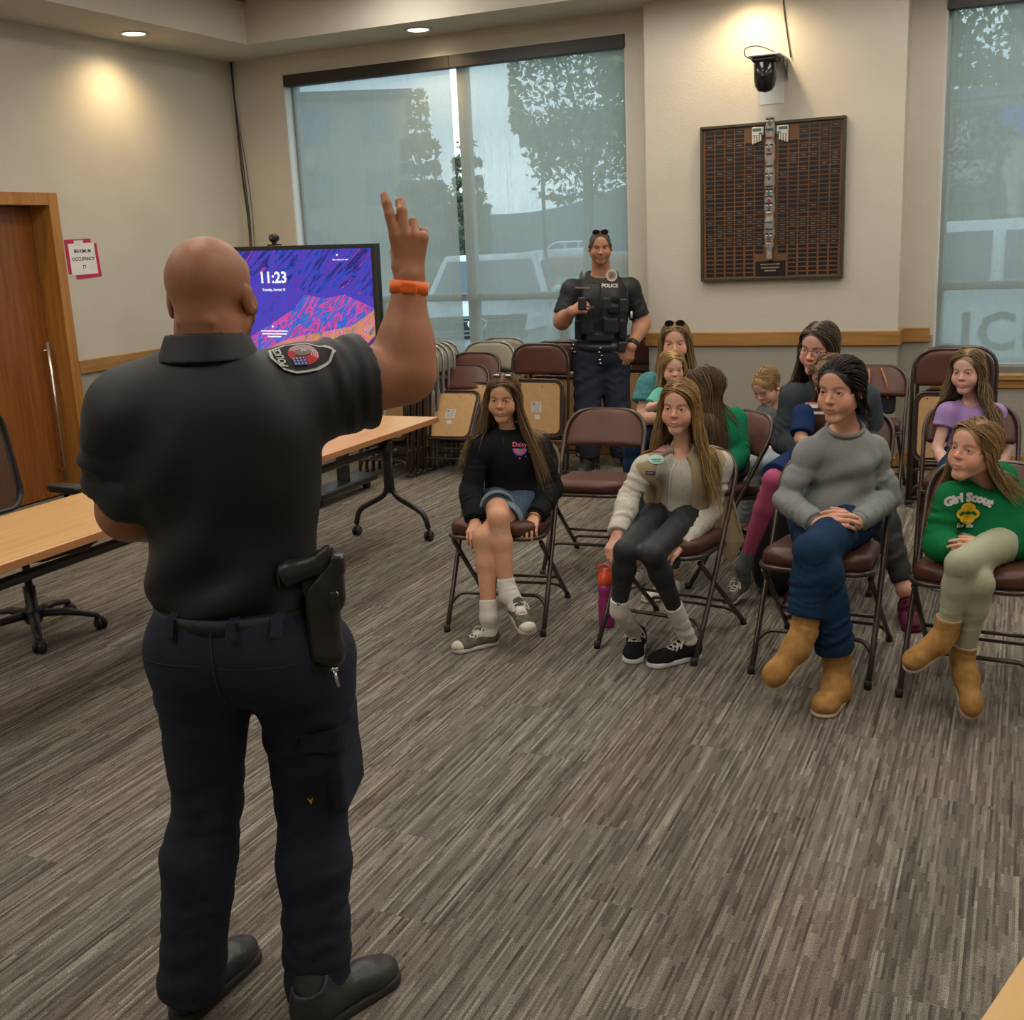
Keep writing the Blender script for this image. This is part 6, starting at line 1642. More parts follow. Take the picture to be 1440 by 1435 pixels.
    kd = nrm(J['hipR']-J['knR']); pc_ = J['hipR']+(J['knR']-J['hipR'])*.36
    dl = nrm(-side+fw*.75)
    dpoly('pocket_flap', [(-.075, .0), (.075, .0), (.075, -.045), (.0, -.060), (-.075, -.045)], pc_-dl*.3+V3(0, 0, .0), dl, C['navypants'], right=nrm(np.cross(dl, V3(0, 0, 1))), off=.010, up_=kd)
    dpoly('brand_tab', [(-.012, -.016), (.012, -.016), (.012, .016), (-.012, .016)], J['hipR']+(J['knR']-J['hipR'])*.84-fw*.3+side*.03, fw, C['patchblack'], off=.003)
    dpoly('tab_leaf', [(-.006, .008), (0, -.010), (.006, .008), (0, .002)], J['hipR']+(J['knR']-J['hipR'])*.84-fw*.3+side*.03, fw, C['yellow'], off=.005)
    # shoulder patch
    a, b = J['shR'], J['elR']; d = nrm(b-a); pn = nrm(toward*.7+V3(0, 0, 1)*.75); pcn = a+d*.022+pn*.2
    r_ = d; upv = nrm(np.cross(r_, pn))*1; 
    if upv @ nrm(J['nk'] if 'nk' in J else nk-a) < 0: pass
    # axes as seen from us: X along the sleeve, Y away from us over the shoulder
    px_ = d; py_ = nrm(np.cross(-pn, px_)); 
    if py_[2] < 0: py_ = -py_
    def pd(name, poly, m, off): return decal_poly(name, [(x*1.12, y*1.12) for x, y in poly], pcn, px_, py_, -pn, t, m, shirt, base, off=off, maxe=.014)
    shp = [(-.050, .030), (-.053, .0), (-.040, -.030), (-.020, -.038), (.020, -.036), (.050, -.020), (.066, .0), (.052, .020), (.020, .036), (-.020, .040)]
    p1 = pd('sleeve_patch', shp, C['thread_w'], .0030); pd('patch_field', [(x*.90, y*.88) for x, y in shp], C['patchblack'], .0040)
    pd('patch_emblem', circle(.027, 20, .006, .002), C['thread_r'], .0048)
    for k_ in range(4):
        v_, f_ = ring_poly(None, .014+.0035*k_, .0157+.0035*k_, -.6, 2.6)
        decal('patch_stripe', [((x+.006)*1.12, (y+.002)*1.12) for x, y in v_], f_, pcn, px_, py_, -pn, t, C['thread_w'], shirt, base, off=.0056, maxe=.02)
    pd('patch_canton', [(-.018, -.024), (.006, -.026), (.006, -.006), (-.018, -.006)], C['thread_b'], .0062)
    for ix in range(4):
        for iy in range(3): pd('patch_star', circle(.0016, 6, -.015+.006*ix, -.021+.006*iy), C['thread_w'], .0068)
    pd('patch_head', [(-.010, .0), (-.004, .012), (.006, .016), (.016, .010), (.022, .002), (.012, -.004), (.0, -.004)], C['silver'], .0066)
    v_, f_ = text_mesh('POLICE', .017, 0, .0006, 1.0)
    v_ = np.stack([-v_[:, 1]*1.1-.036, v_[:, 0]*.92+.0, v_[:, 2]], 1)
    decal('patch_lettering', v_*1.12, f_, pcn, px_, py_, -pn, t, C['thread_w'], shirt, base, off=.0060, maxe=.02)
    # wristband
    wd = nrm(J['elR']-J['wrR']); bcn = J['wrR']+wd*.022
    wb_ = band('wristband', bcn, wd, .0330, .026, .0035, M['orangeband'], body_, base, wide=np.cross(wd, toward), ratio=1.14)
    bx = np.array([nrm(np.cross(wd, toward)), toward, wd])
    cloth('tracker_case', [rbox(bcn+toward*.036, (.017, .006, .0125), bx, .004)], M['orangeband'], wb_, base, .003)
    # boots
    for q, heel, toe in (('L', (-1.690, 1.700, 0), (-1.700, 2.02, 0)), ('R', (-1.405, 1.765, 0), (-1.315, 2.05, 0))):
        hl_ = V3(heel); fdir = nrm(V3(toe)-hl_); bt = shoe(body_, base, hl_, toe, .315, kind='dress', mats=(C['leather'], C['solegum']), h=.0045)
        cloth('boot_shaft', [tube(hl_+fdir*.055+V3(0, 0, .05), J['an'+q]+V3(0, 0, .10), .05, .048, .02)], C['leather'], bt, base, .006)
    # holster and pistol on the right hip
    hc = ath(456, 850, 2.17); hz = V3(0, 0, 1); hx = nrm(V3(CR[0], CR[1], 0)); hy = np.cross(hz, hx)
    hr = empty('holster', tuple(base), 0, 'black hip holster with its pistol on the right hip of the officer seen from behind', 'holster')
    del hr['category'], hr['label']; hr.parent = body_; hr.location = (0, 0, 0); hr.name = 'holster'
    A2 = np.array([hx, hy, hz]); Q_ = lambda x, z, y=0: hc+hx*x+hz*z+hy*y
    hol = [rbox(Q_(-.003, -.030), (.033, .024, .090), A2, .014, .012), rbox(Q_(.012, .045), (.030, .022, .055), A2, .012, .012), tube(Q_(.005, -.105), Q_(.005, -.11), .028, .024, .02),
           rbox(Q_(.030, .055, -.012), (.016, .014, .050), A2, .008, .006), plane(Q_(-.03, .035), nrm(-hx*.75+hz*.7), k=.004)]
    hb_ = cloth('holster_body', hol, C['gloss'], hr, base, .0035)
    cloth('retention_hood', [rbox(Q_(.036, .085, -.01), (.014, .016, .020), A2, .006, .004)], C['gloss'], hr, base, .003); cloth('release_lever', [rbox(Q_(.026, .015, -.024), (.010, .008, .020), A2, .005, .004)], C['gloss'], hr, base, .003)
    cloth('holster_backing', [rbox(Q_(-.02, -.0, .03), (.03, .012, .07), A2, .008, .004)], C['leather'], hr, base, .005)
    g = [tube(Q_(-.002, .082), Q_(-.062, .070, -.004), .019, .0195, .012, wide=hz, ratio=1.25), tube(Q_(-.062, .070, -.004), Q_(-.078, .064, -.004), .0195, .0215, .01, wide=hz, ratio=1.2, capb=True), tube(Q_(-.004, .09), Q_(.018, .115), .017, .010, .012), rbox(Q_(.01, .07), (.014, .012, .040), A2, .006, .01)]
    cloth('pistol', g, C['gloss'], hr, base, .0032)
    cloth('magazine_base', [ell(Q_(-.0835, .062, -.004), (.005, .017, .026), A2, .003)], mat('brown_polymer', (.045, .028, .018), .4), hr, base, .003)
    mb = MB(); mb.tube([Vector(Q_(.012, -.135, -.02)-base), Vector(Q_(.018, -.17, -.022)-base)], .004, 8); mb.tube([Vector(Q_(.004, -.132, -.02)-base), Vector(Q_(.02, -.132, -.02)-base)], .005, 8); mb.build('swivel_clip', C['silver'], hr)
    for (x, z) in ((.030, .028), (.026, .0)):
        MB().lathe([(0, 0), (.006, 0), (.006, .003), (0, .004)], 12, M=Matrix([[hx[0], hz[0], -hy[0], (Q_(x, z, -.026)-base)[0]], [hx[1], hz[1], -hy[1], (Q_(x, z, -.026)-base)[1]], [hx[2], hz[2], -hy[2], (Q_(x, z, -.026)-base)[2]], [0, 0, 0, 1]])).build('screw', C['silver'], hr)
    return body_


def P_girl_black():
    base = V3(-2.13, 4.55, 0); a = math.radians(9); fw = (math.sin(a), -math.cos(a), 0)
    hf = math.radians(167)
    H = Head(ath(708, 560, 5.04), (math.sin(hf), math.cos(hf), -.08), (.05, 0, 1), k=.85, kid=1)
    pel = V3(-2.135, 4.67, .555); nk = ath(714, 607, 5.08)
    J = dict(shR=ath(676, 630, 5.05), shL=ath(757, 628, 5.10), elR=ath(662, 690, 5.02), elL=ath(776, 688, 5.10), wrR=ath(668, 735, 4.88), wrL=ath(752, 728, 4.90),
             knR=ath(701, 728, 4.72), knL=ath(680, 757, 4.74), anR=ath(714, 838, 4.66), anL=ath(688, 868, 4.66), hipR=pel+V3(-.07, -.03, -.01), hipL=pel+V3(.075, -.02, -.01))
    F_ = Fig(pel, nk, fw, H, .80, .98, **J)
    hs = [dict(w=J['wrR'], d=nrm(ath(664, 752, 4.80)-J['wrR']), n=V3(.1, -1, .5), size=.82, curl=(18, 22, 26, 30), spread=8, side=-1), dict(w=J['wrL'], d=nrm(ath(745, 744, 4.82)-J['wrL']), n=V3(.1, -1, .5), size=.82, curl=(18, 22, 26, 30), spread=8, side=1)]
    hairc = (0.105, 0.058, 0.028); hairc2 = (0.30, 0.20, 0.105)
    b, ops = body(F_, (0.610, 0.323, 0.201), base, 'girl in a black hoodie and denim shorts with long brown hair, legs crossed', hands=hs, headw=.97, jaw=.98, fem=1, nr=.046,
        paint=dict(browup=.0030, browth=.0030, hair=hairc, short=True, brow=(.09, .05, .028), lip=(.42, .14, .12), blush=.45), r_leg=(.080, .060, .052, .036), coarse=.0062)
    top = F_.torso(.022)+[plane(pel+F_.up*-.03, -F_.up, k=.02)]+F_.arm('R', .020, t=1.93, fold=.004, r=(.043, .041, .039, .029), wr=.004)+F_.arm('L', .020, t=1.93, fold=.004, r=(.043, .041, .039, .029), wr=.004)
    top += [tube(nk-F_.up*.02, nk+F_.up*.025, .056, .052, .02, capb=True), tube(nk-F_.up*.0, nk+F_.up*.14, .043, .043, .004, mode='s')]
    hd_ = cloth('hoodie', top, C['blackhood'], b, base, .006, cloth_noise(.005, 1.3, 2.0))
    for q in 'RL':
        d = nrm(J['wr'+q]-J['el'+q]); cloth('cuff', [tube(J['wr'+q]-d*.045, J['wr'+q]-d*.005, .037, .033, .004, capa=True, capb=True)], C['blackhood'], hd_, base, .005)
    # print on the chest
    cc = ath(731, 631, 5.02); dv = nrm(cc-CC); rt = nrm(V3(CR)); upv = nrm(V3(0, 0, 1))
    v, f = ring_poly(None, .0, .011, PI, 2*PI); decal('print_core', v, f, cc, rt, upv, dv, top, C['greenprint'], hd_, base, off=.003)
    v, f = ring_poly(None, .0115, .026, PI, 2*PI); decal('print_arc', v, f, cc, rt, upv, dv, top, C['pinkprint'], hd_, base, off=.003)
    v, f = ring_poly(None, .0265, .033, PI, 2*PI); decal('print_arc', v, f, cc, rt, upv, dv, top, C['blueprint'], hd_, base, off=.003)
    for i in range(5):
        an = PI+PI*(i+.5)/5; decal_poly('print_dot', circle(.0042, 10, .045*math.cos(an), .045*math.sin(an)), cc, rt, upv, dv, top, C['blueprint' if i % 2 else 'pinkprint'], hd_, base, off=.003)
    decal_text('print_lettering', 'Daisy', .030, cc+upv*.018, rt, upv, dv, top, C['pinkprint'], hd_, base, bold=.0008, off=.003)
    mb = MB(); zp = [project(top, (pel+F_.up*x*.33+nk*0+F_.fwd*.4)[None]+0, -F_.fwd, .6, .002)[0] for x in np.linspace(.45, .98, 8)]
    mb.tube([Vector(p-base) for p in zp], .003, 6); mb.build('zip', C['navyblack'], hd_)
    sh = [ell(pel, (.14, .11, .10), np.array([F_.side, F_.fwd, F_.up]), .03)]+F_.leg('R', .012, t=.55, r=(.082, .074, .05, .04), flare=.006, fold=.002)+F_.leg('L', .012, t=.50, r=(.082, .074, .05, .04), flare=.006, fold=.002)
    so = cloth('shorts', sh, C['denimshort'], b, base, .005)
    for q, t0, t1 in (('R', .50, .58), ('L', .45, .53)):
        A_, B_ = J['hip'+q], J['kn'+q]; cloth('rolled_hem', [tube(A_+(B_-A_)*t0, A_+(B_-A_)*t1, .084, .083, .004, capa=True, capb=True), tube(A_+(B_-A_)*(t0-.1), A_+(B_-A_)*(t1+.1), .074, .070, .003, mode='s')], C['denimhem'], so, base, .004)
    fR = dict(heel=ath(716, 868, 4.70), toe=ath(757, 878, 4.50)); fL = dict(heel=ath(699, 888, 4.72), toe=ath(646, 908, 4.58))
    fL['heel'][2] = .0; fL['toe'][2] = 0
    fR['heel'] = J['anR']+V3(.01, .03, -.085); fR['toe'] = fR['heel']+nrm(V3(.15, -.17, -.035))*.22
    fL['heel'] = V3(J['anL'][0]+.02, J['anL'][1]+.045, .0); fL['toe'] = fL['heel']+nrm(V3(-.13, -.17, 0))*.22
    for q, fd, upv_ in (('R', fR, (.2, -.25, 1)), ('L', fL, (0, 0, 1))):
        s_ = shoe(b, base, fd['heel'], fd['toe'], .235, up=upv_, mats=(C['canvasgrey'], C['rubberwhite'], C['lace'], C['rubberwhite']), h=.0046)
        an = J['an'+q]; kn = J['kn'+q]; d = nrm(kn-an); lo_ = fd['heel']+nrm(V3(upv_))*.05+nrm(fd['toe']-fd['heel'])*.045
        cloth('sock', [tube(lo_, an+d*.05, .036, .038, .02, fold=(.0014, 4, 1, 0, .8)), ell(an, (.040, .040, .040), None, .02), tube(lo_, lo_+nrm(fd['toe']-fd['heel'])*.05, .03, .028, .02), tube(an+d*.03, an+d*.075, .0375, .0385, .005, capb=True)], C['sock'], b, base, .0035)
    fl = ops+top
    hair_strands(H, fl, 1595, lambda L, rs: np.where(rs.uniform(size=len(L)) < .2, .30, 1)*(.40+.08*rs.uniform(-1, 1, len(L))), hairc, hairc2, part=.0, back=.35, out=.36, seed=3, r0=0.0019, parent=b, origin=base, margin=.005)
    mb = MB(); 
    for s_ in (-1, 1): mb.tube([Vector(H.p(s_*x, .03-abs(x)*.1, .126)-base) for x in (.015, .03, .045)], .006, 8)
    mb.build('hair_clip', C['silver'], b)
    band('bracelet', J['wrL']+nrm(J['elL']-J['wrL'])*-.004, J['elL']-J['wrL'], .029, .008, .002, C['gold'], b, base)
    return b

def P_girl_cream():
    base = V3(-1.33, 4.50, 0); a = math.radians(-9); fw = (math.sin(a), -math.cos(a), 0); hf = math.radians(180)
    H = Head(ath(956, 573, 4.63), (math.sin(hf), math.cos(hf), -.0), (.03, 0, 1), k=.88, kid=1)
    pel = V3(-1.325, 4.60, .56); nk = ath(962, 632, 4.66)
    J = dict(shR=ath(910, 658, 4.62), shL=ath(1012, 652, 4.70), elR=ath(884, 700, 4.60), elL=ath(1000, 718, 4.68), wrR=ath(869, 752, 4.45), wrL=ath(955, 770, 4.42),
             knR=ath(880, 775, 4.26), knL=ath(916, 779, 4.24), anR=ath(870, 860, 4.32), anL=ath(953, 866, 4.34), hipR=pel+V3(-.075, -.03, -.01), hipL=pel+V3(.075, -.02, -.01))
    F_ = Fig(pel, nk, fw, H, .84, .98, **J)
    hs = [dict(w=J['wrR'], d=nrm(V3(-.15, -.45, -.5)), n=V3(-.4, -.8, .7), size=.84, curl=(25, 30, 34, 38), side=-1), dict(w=J['wrL'], d=nrm(ath(936, 782, 4.34)-J['wrL']), n=V3(.1, -.8, .9), size=.84, curl=(20, 24, 28, 32), side=1)]
    hc, hc2 = (0.20, 0.105, 0.035), (0.48, 0.32, 0.14)
    b, ops = body(F_, (0.695, 0.378, 0.268), base, 'girl in a cream hoodie with khaki vest and black leggings, long blonde hair', hands=hs, headw=.96, jaw=.96, fem=1, nr=.044, r_leg=(.062, .042, .036, .028),
        paint=dict(browup=.0030, browth=.0030, hair=hc, short=True, brow=(.16, .085, .04), lip=(.46, .17, .15), blush=.55), coarse=.010)
    arms = F_.arm('R', .016, t=1.97, fold=.0040, r=(.040, .038, .035, .028), wr=.003)+F_.arm('L', .016, t=1.97, fold=.0040, r=(.042, .038, .035, .028), wr=.003)
    tor = F_.torso(.013)+[plane(pel-F_.up*.0, -F_.up, k=.02)]
    top = tor+arms+[tube(nk-F_.up*.01-F_.fwd*.02, nk+F_.up*.02-F_.fwd*.03, .066, .062, .02, capb=True), tube(nk-F_.up*.02+F_.fwd*.02, nk+F_.up*.16+F_.fwd*.03, .043, .052, .004, mode='s'), tube(nk+F_.fwd*.10-F_.up*.055, nk+F_.fwd*.06+F_.up*.05, .004, .035, .01, mode='s')]
    cr = cloth('hoodie', top, C['cream'], b, base, .0055, cloth_noise(.0055, 1.4, 4.0))
    mb = MB(); zp = [project(top, (pel+F_.up*x*.33+F_.fwd*.4)[None], -F_.fwd, .6, .001)[0] for x in np.linspace(.10, .75, 9)]
    mb.tube([Vector(p-base) for p in zp], .0032, 6); mb.build('zip', C['sock'], cr)
    # khaki vest: torso shell open at the front, hanging panel at her left
    up, sd, fd_ = F_.up, F_.side, F_.fwd
    vt = F_.torso(.030)+[plane(pel+up*.02, -up, k=.01)]
    vt += [tube(nk+fd_*.105+up*.10-sd*.01, pel+fd_*.17-up*.05-sd*.045, .052, .112, .006, mode='s'), tube(nk-up*.03, nk+up*.2, .060, .07, .006, mode='s')]
    for q in 'RL': vt.append(tube(J['sh'+q]+sd*(.045 if q == 'R' else -.045)-up*.02, J['sh'+q]+sd*(.14 if q == 'R' else -.14)-up*.06, .058, .07, .006, mode='s'))
    vt.append(tube(J['shR']+up*.02-sd*.035, J['shR']+up*.02-sd*.03, .01, .01, .001))
    tail_px = [(1004, 668), (1018, 672), (1031, 703), (1046, 762), (1026, 792), (1008, 768), (994, 742), (1002, 706)]; tv = [ath(x, y, 4.74-.10*i_/8) for i_, (x, y) in enumerate(tail_px)]
    def panel(pts, th, kk=.01): return [tube(p, q, th, th, kk) for p, q in zip(pts[:-1], pts[1:])]
    vst = cloth('vest', vt, C['khaki'], b, base, .0050, cloth_noise(.003, 1.2, 6.0))
    vv = F_.torso(.030)
    tb_ = bmesh.new(); n_ = V3(.3, .9, 0)*.010; va = [tb_.verts.new(Vector(p-base)) for p in tv]; vb = [tb_.verts.new(Vector(p+n_-base)) for p in tv]
    tb_.faces.new(va); tb_.faces.new(vb[::-1])
    for i_ in range(len(va)): tb_.faces.new((va[i_], va[(i_+1) % 8], vb[(i_+1) % 8], vb[i_]))
    bmesh.ops.recalc_face_normals(tb_, faces=tb_.faces[:]); bmesh.ops.bevel(tb_, geom=tb_.edges[:], offset=.003, segments=2, affect='EDGES'); tm_ = bpy.data.meshes.new('vest_tail'); tb_.to_mesh(tm_); tb_.free(); link('vest_tail', tm_, C['khaki'], vst)
    dv = nrm(ath(925, 660, 4.6)-CC); rt = nrm(CR); uv = V3(0, 0, 1)
    def dc(name, poly, px, py, m, off=.003, h=4.55): return decal_poly(name, poly, ath(px, py, h), rt, uv, dv, vv, m, vst, base, off=off, maxe=.01)
    dc('flag_patch', [(-.026, -.016), (.026, -.020), (.026, .014), (-.026, .018)], 926, 629, C['thread_w'])
    for k_ in range(4): dc('flag_stripe', [(-.024, -.0145+.0085*k_), (.025, -.0185+.0085*k_), (.025, -.0145+.0085*k_), (-.024, -.0105+.0085*k_)], 926, 629, C['pinkprint'], .0038)
    dc('flag_canton', [(-.024, .0), (-.002, -.001), (-.002, .016), (-.024, .017)], 926, 629, C['blueprint'], .0045)
    dc('council_patch', [(x, y*.62) for x, y in circle(.033, 24)], 923, 646, C['mintprint'], .0035)
    for k_ in range(2): dc('council_patch_text', [(-.020+.004*k_, -.002-.008*k_), (.020-.004*k_, -.002-.008*k_), (.020-.004*k_, .002-.008*k_), (-.020+.004*k_, .002-.008*k_)], 923, 646, C['greenprint'], .0045)
    dc('troop_tab', [(-.020, -.007), (.020, -.009), (.020, .005), (-.020, .007)], 915, 665, C['navyprint'], .0035)
    dc('troop_tab_text', [(-.014, -.002), (.014, -.003), (.014, .0), (-.014, .001)], 915, 665, C['thread_w'], .0045)
    lg = [ell(pel, (.135, .11, .10), np.array([sd, fd_, up]), .03)]+F_.leg('R', .004, t=1.88, r=(.074, .052, .045, .033), fold=.0015)+F_.leg('L', .004, t=1.88, r=(.074, .052, .045, .033), fold=.0015)
    cloth('leggings', lg, C['legging'], b, base, .0068)
    f1 = (V3(-1.452, 4.40, 0), V3(-1.405, 4.19, 0)); f2 = (V3(-1.155, 4.33, 0), V3(-1.285, 4.185, 0))
    for q, (hl, to) in (('R', f1), ('L', f2)):
        to = hl+nrm(to-hl)*.24; fd2 = nrm(to-hl)
        s_ = shoe(b, base, hl, to, .265, mats=(C['canvasblack'], C['white'], C['lace']), h=.0046)
        kn = J['kn'+q]; an = J['an'+q]; d = nrm(kn-an); lo_ = hl+fd2*.045+V3(0, 0, .05)
        sk = cloth('sock', [tube(lo_, an+d*.01, .034, .036, .01, fold=(.0022, 4, 2, 0, .95)), tube(an, an+d*.055, .037, .039, .004, capb=True, fold=(.001, 5, 1, 0, 1))], C['sock'], b, base, .0035)
        cloth('heel_tab', [rbox(hl+V3(0, 0, .082)-fd2*.0, (.008, .006, .014), None, .003)], C['red'], s_, base, .003)
        # small hooked tick on the sock
        cpt = an+d*.03; dv2 = nrm(cpt-CC); decal_poly('sock_tick', [(-.012, .004), (-.004, -.005), (.013, .008), (-.003, .001), (-.009, .008)], cpt-dv2*.1, rt, uv, dv2, [tube(an, an+d*.055, .039, .041, .004)], C['patchblack'], sk, base, off=.001)
    hair_strands(H, ops+top, 1667, lambda L, rs: .40+.10*rs.uniform(-1, 1, len(L)), hc, hc2, part=.012, back=.30, seed=5, r0=0.0020, parent=b, origin=base, wave=.22, margin=.006)
    return b

def P_woman_grey():
    base = V3(-.67, 4.42, 0); a = math.radians(-3); fw = (math.sin(a), -math.cos(a), 0); hf = math.radians(199)
    H = Head(ath(1184, 549, 4.30), (math.sin(hf), math.cos(hf), -.02), (.0, 0, 1), k=1.0)
    pel = V3(-.665, 4.56, .575); nk = ath(1190, 597, 4.36)
    J = dict(shR=ath(1139, 636, 4.33), shL=ath(1228, 633, 4.42), elR=ath(1105, 703, 4.30), elL=ath(1251, 700, 4.38), wrR=ath(1150, 738, 4.12), wrL=ath(1203, 736, 4.14),
             knL=ath(1143, 776, 3.92), knR=ath(1158, 806, 3.92), anL=ath(1131, 888, 3.90), anR=ath(1178, 935, 3.95), hipR=pel+V3(-.085, -.03, -.01), hipL=pel+V3(.09, -.03, .0))
    F_ = Fig(pel, nk, fw, H, .93, 1.02, **J)
    hs = [dict(w=J['wrR'], d=nrm(ath(1180, 735, 4.06)-J['wrR']), n=V3(-.2, -.9, .6), size=.93, curl=(28, 32, 36, 40), spread=3, side=-1), dict(w=J['wrL'], d=nrm(ath(1172, 728, 4.07)-J['wrL'])+V3(0, -.05, .05), n=V3(.2, -.9, .6), size=.93, curl=(30, 34, 38, 42), spread=3, side=1)]
    hc, hc2 = (0.014, 0.010, 0.009), (0.045, 0.032, 0.026)
    b, ops = body(F_, (0.671, 0.348, 0.244), base, 'woman with dark pulled-back hair in a heather grey sweatshirt, jeans and tan boots', hands=hs, fem=1, nr=.044, jaw=.88, headw=.96,
        paint=dict(browup=.0030, browth=.0030, hair=hc, short=True, brow=(.04, .025, .018), lip=(.42, .13, .12), blush=.45), coarse=.010, r_leg=(.07, .046, .038, .03), r_arm=(.036, .031, .031, .027))
    up, sd, fd_ = F_.up, F_.side, F_.fwd
    nz = cloth_noise(.006, 1.1, 3.0)
    top = F_.torso(.010, bust=1.0, belly=.015)+[ell(pel+up*.06+fd_*.03, (.185, .15, .09), np.array([sd, fd_, up]), .05), plane(pel-up*.01, -up, k=.03)]+F_.arm('R', .013, t=1.92, fold=.0040, r=(.041, .036, .036, .029), wr=.004)+F_.arm('L', .013, t=1.92, fold=.0040, r=(.041, .036, .036, .029), wr=.004)
    top += [tube(nk-up*.05+fd_*.03, nk+up*.14+fd_*.04, .056, .070, .004, mode='s'), tube(nk-up*.0, nk+up*.1, .060, .060, .006, mode='s')]
    def fold_(X, Y, Z):
        a_ = (X-pel[0])*sd[0]+(Y-pel[1])*sd[1]; w_ = np.exp(-((Z-.75)/.09)**2)
        return nz(X, Y, Z)*.6+.006*w_*np.sin(Z*62+1.4*np.sin(a_*17+1)+a_*7)
    swt = cloth('sweatshirt', top, C['greysweat'], b, base, .0066, fold_)
    for q in 'RL':
        d = nrm(J['wr'+q]-J['el'+q]); w_ = J['wr'+q]; cloth('cuff', [tube(w_-d*.065, w_-d*.008, .041, .035, .004, capa=True, capb=True)], C['greysweat'], swt, base, .005)
    # neckband
    ring = []; cN = nk-up*.018+fd_*.015
    for i in range(36):
        an = 2*PI*i/36; dd = sd*math.cos(an)+fd_*math.sin(an); p = cN+dd*.069+up*(.032*(1-math.sin(an))*.5-.006); ring.append(Vector(p-base))
    MB().tube(ring, .0085, 8, closed=True).build('neckband', C['greysweat'], swt, smooth=True)
    lg = [ell(pel-fd_*.02, (.185, .145, .115), np.array([sd, fd_, up]), .04)]+F_.leg('L', .012, t=1.80, r=(.088, .060, .050, .042), fold=.004, flare=.016)+F_.leg('R', .012, t=1.84, r=(.088, .060, .050, .042), fold=.004, flare=.022)
    cloth('jeans', lg, C['jeans'], b, base, .0058, cloth_noise(.003, 1.6, 2.0))
    # boots: her left foot is raised (leg crossed), right stands
    hR = ath(1183, 985, 4.02); hR[2] = 0
    hR = V3(-.555, 4.085, 0); tR = hR+nrm(V3(-.035, -.2, 0))*.25
    shoe(b, base, hR, tR, .25, kind='boot', mats=(C['tanboot'], C['bootsole'], C['fleece']), ankle=J['anR'], shin=J['knR']-J['anR'], h=.0046)
    dl = nrm(V3(-.42, -.62, -.55)); sh_d = nrm(J['anL']-J['knL']); hL = J['anL']+sh_d*.060+V3(.015, .02, 0)
    upL = nrm(-sh_d)
    tL = hL+nrm(V3(-.11, -.13, -.13))*.25
    shoe(b, base, hL, tL, .235, up=upL+V3(.0, -.3, .0), kind='boot', mats=(C['tanboot'], C['bootsole'], C['fleece']), ankle=J['anL'], shin=J['knL']-J['anL'], h=.0046)
    # hair pulled back with side part
    hair_strands(H, ops, 1595, lambda L, rs: .13+.03*rs.uniform(-1, 1, len(L))+.07*np.clip(L[:, 1]/.08, 0, 1), hc, hc2, part=-.028, back=1.5, seed=8, r0=0.0018, sidew=.35, fwd_drop=-.9, out=-.1, parent=b, origin=base, margin=.004, spread=.1,
                 )
    bun = [ell(H.p(0, -.095, -.035), (.034, .032, .042), H.A, .02)]
    cloth('hair_roll', bun, mat('dark_hair', hc, .4, noise=.3, nscale=60, stretch=(1, 1, .2)), b, base, .004)
    return b

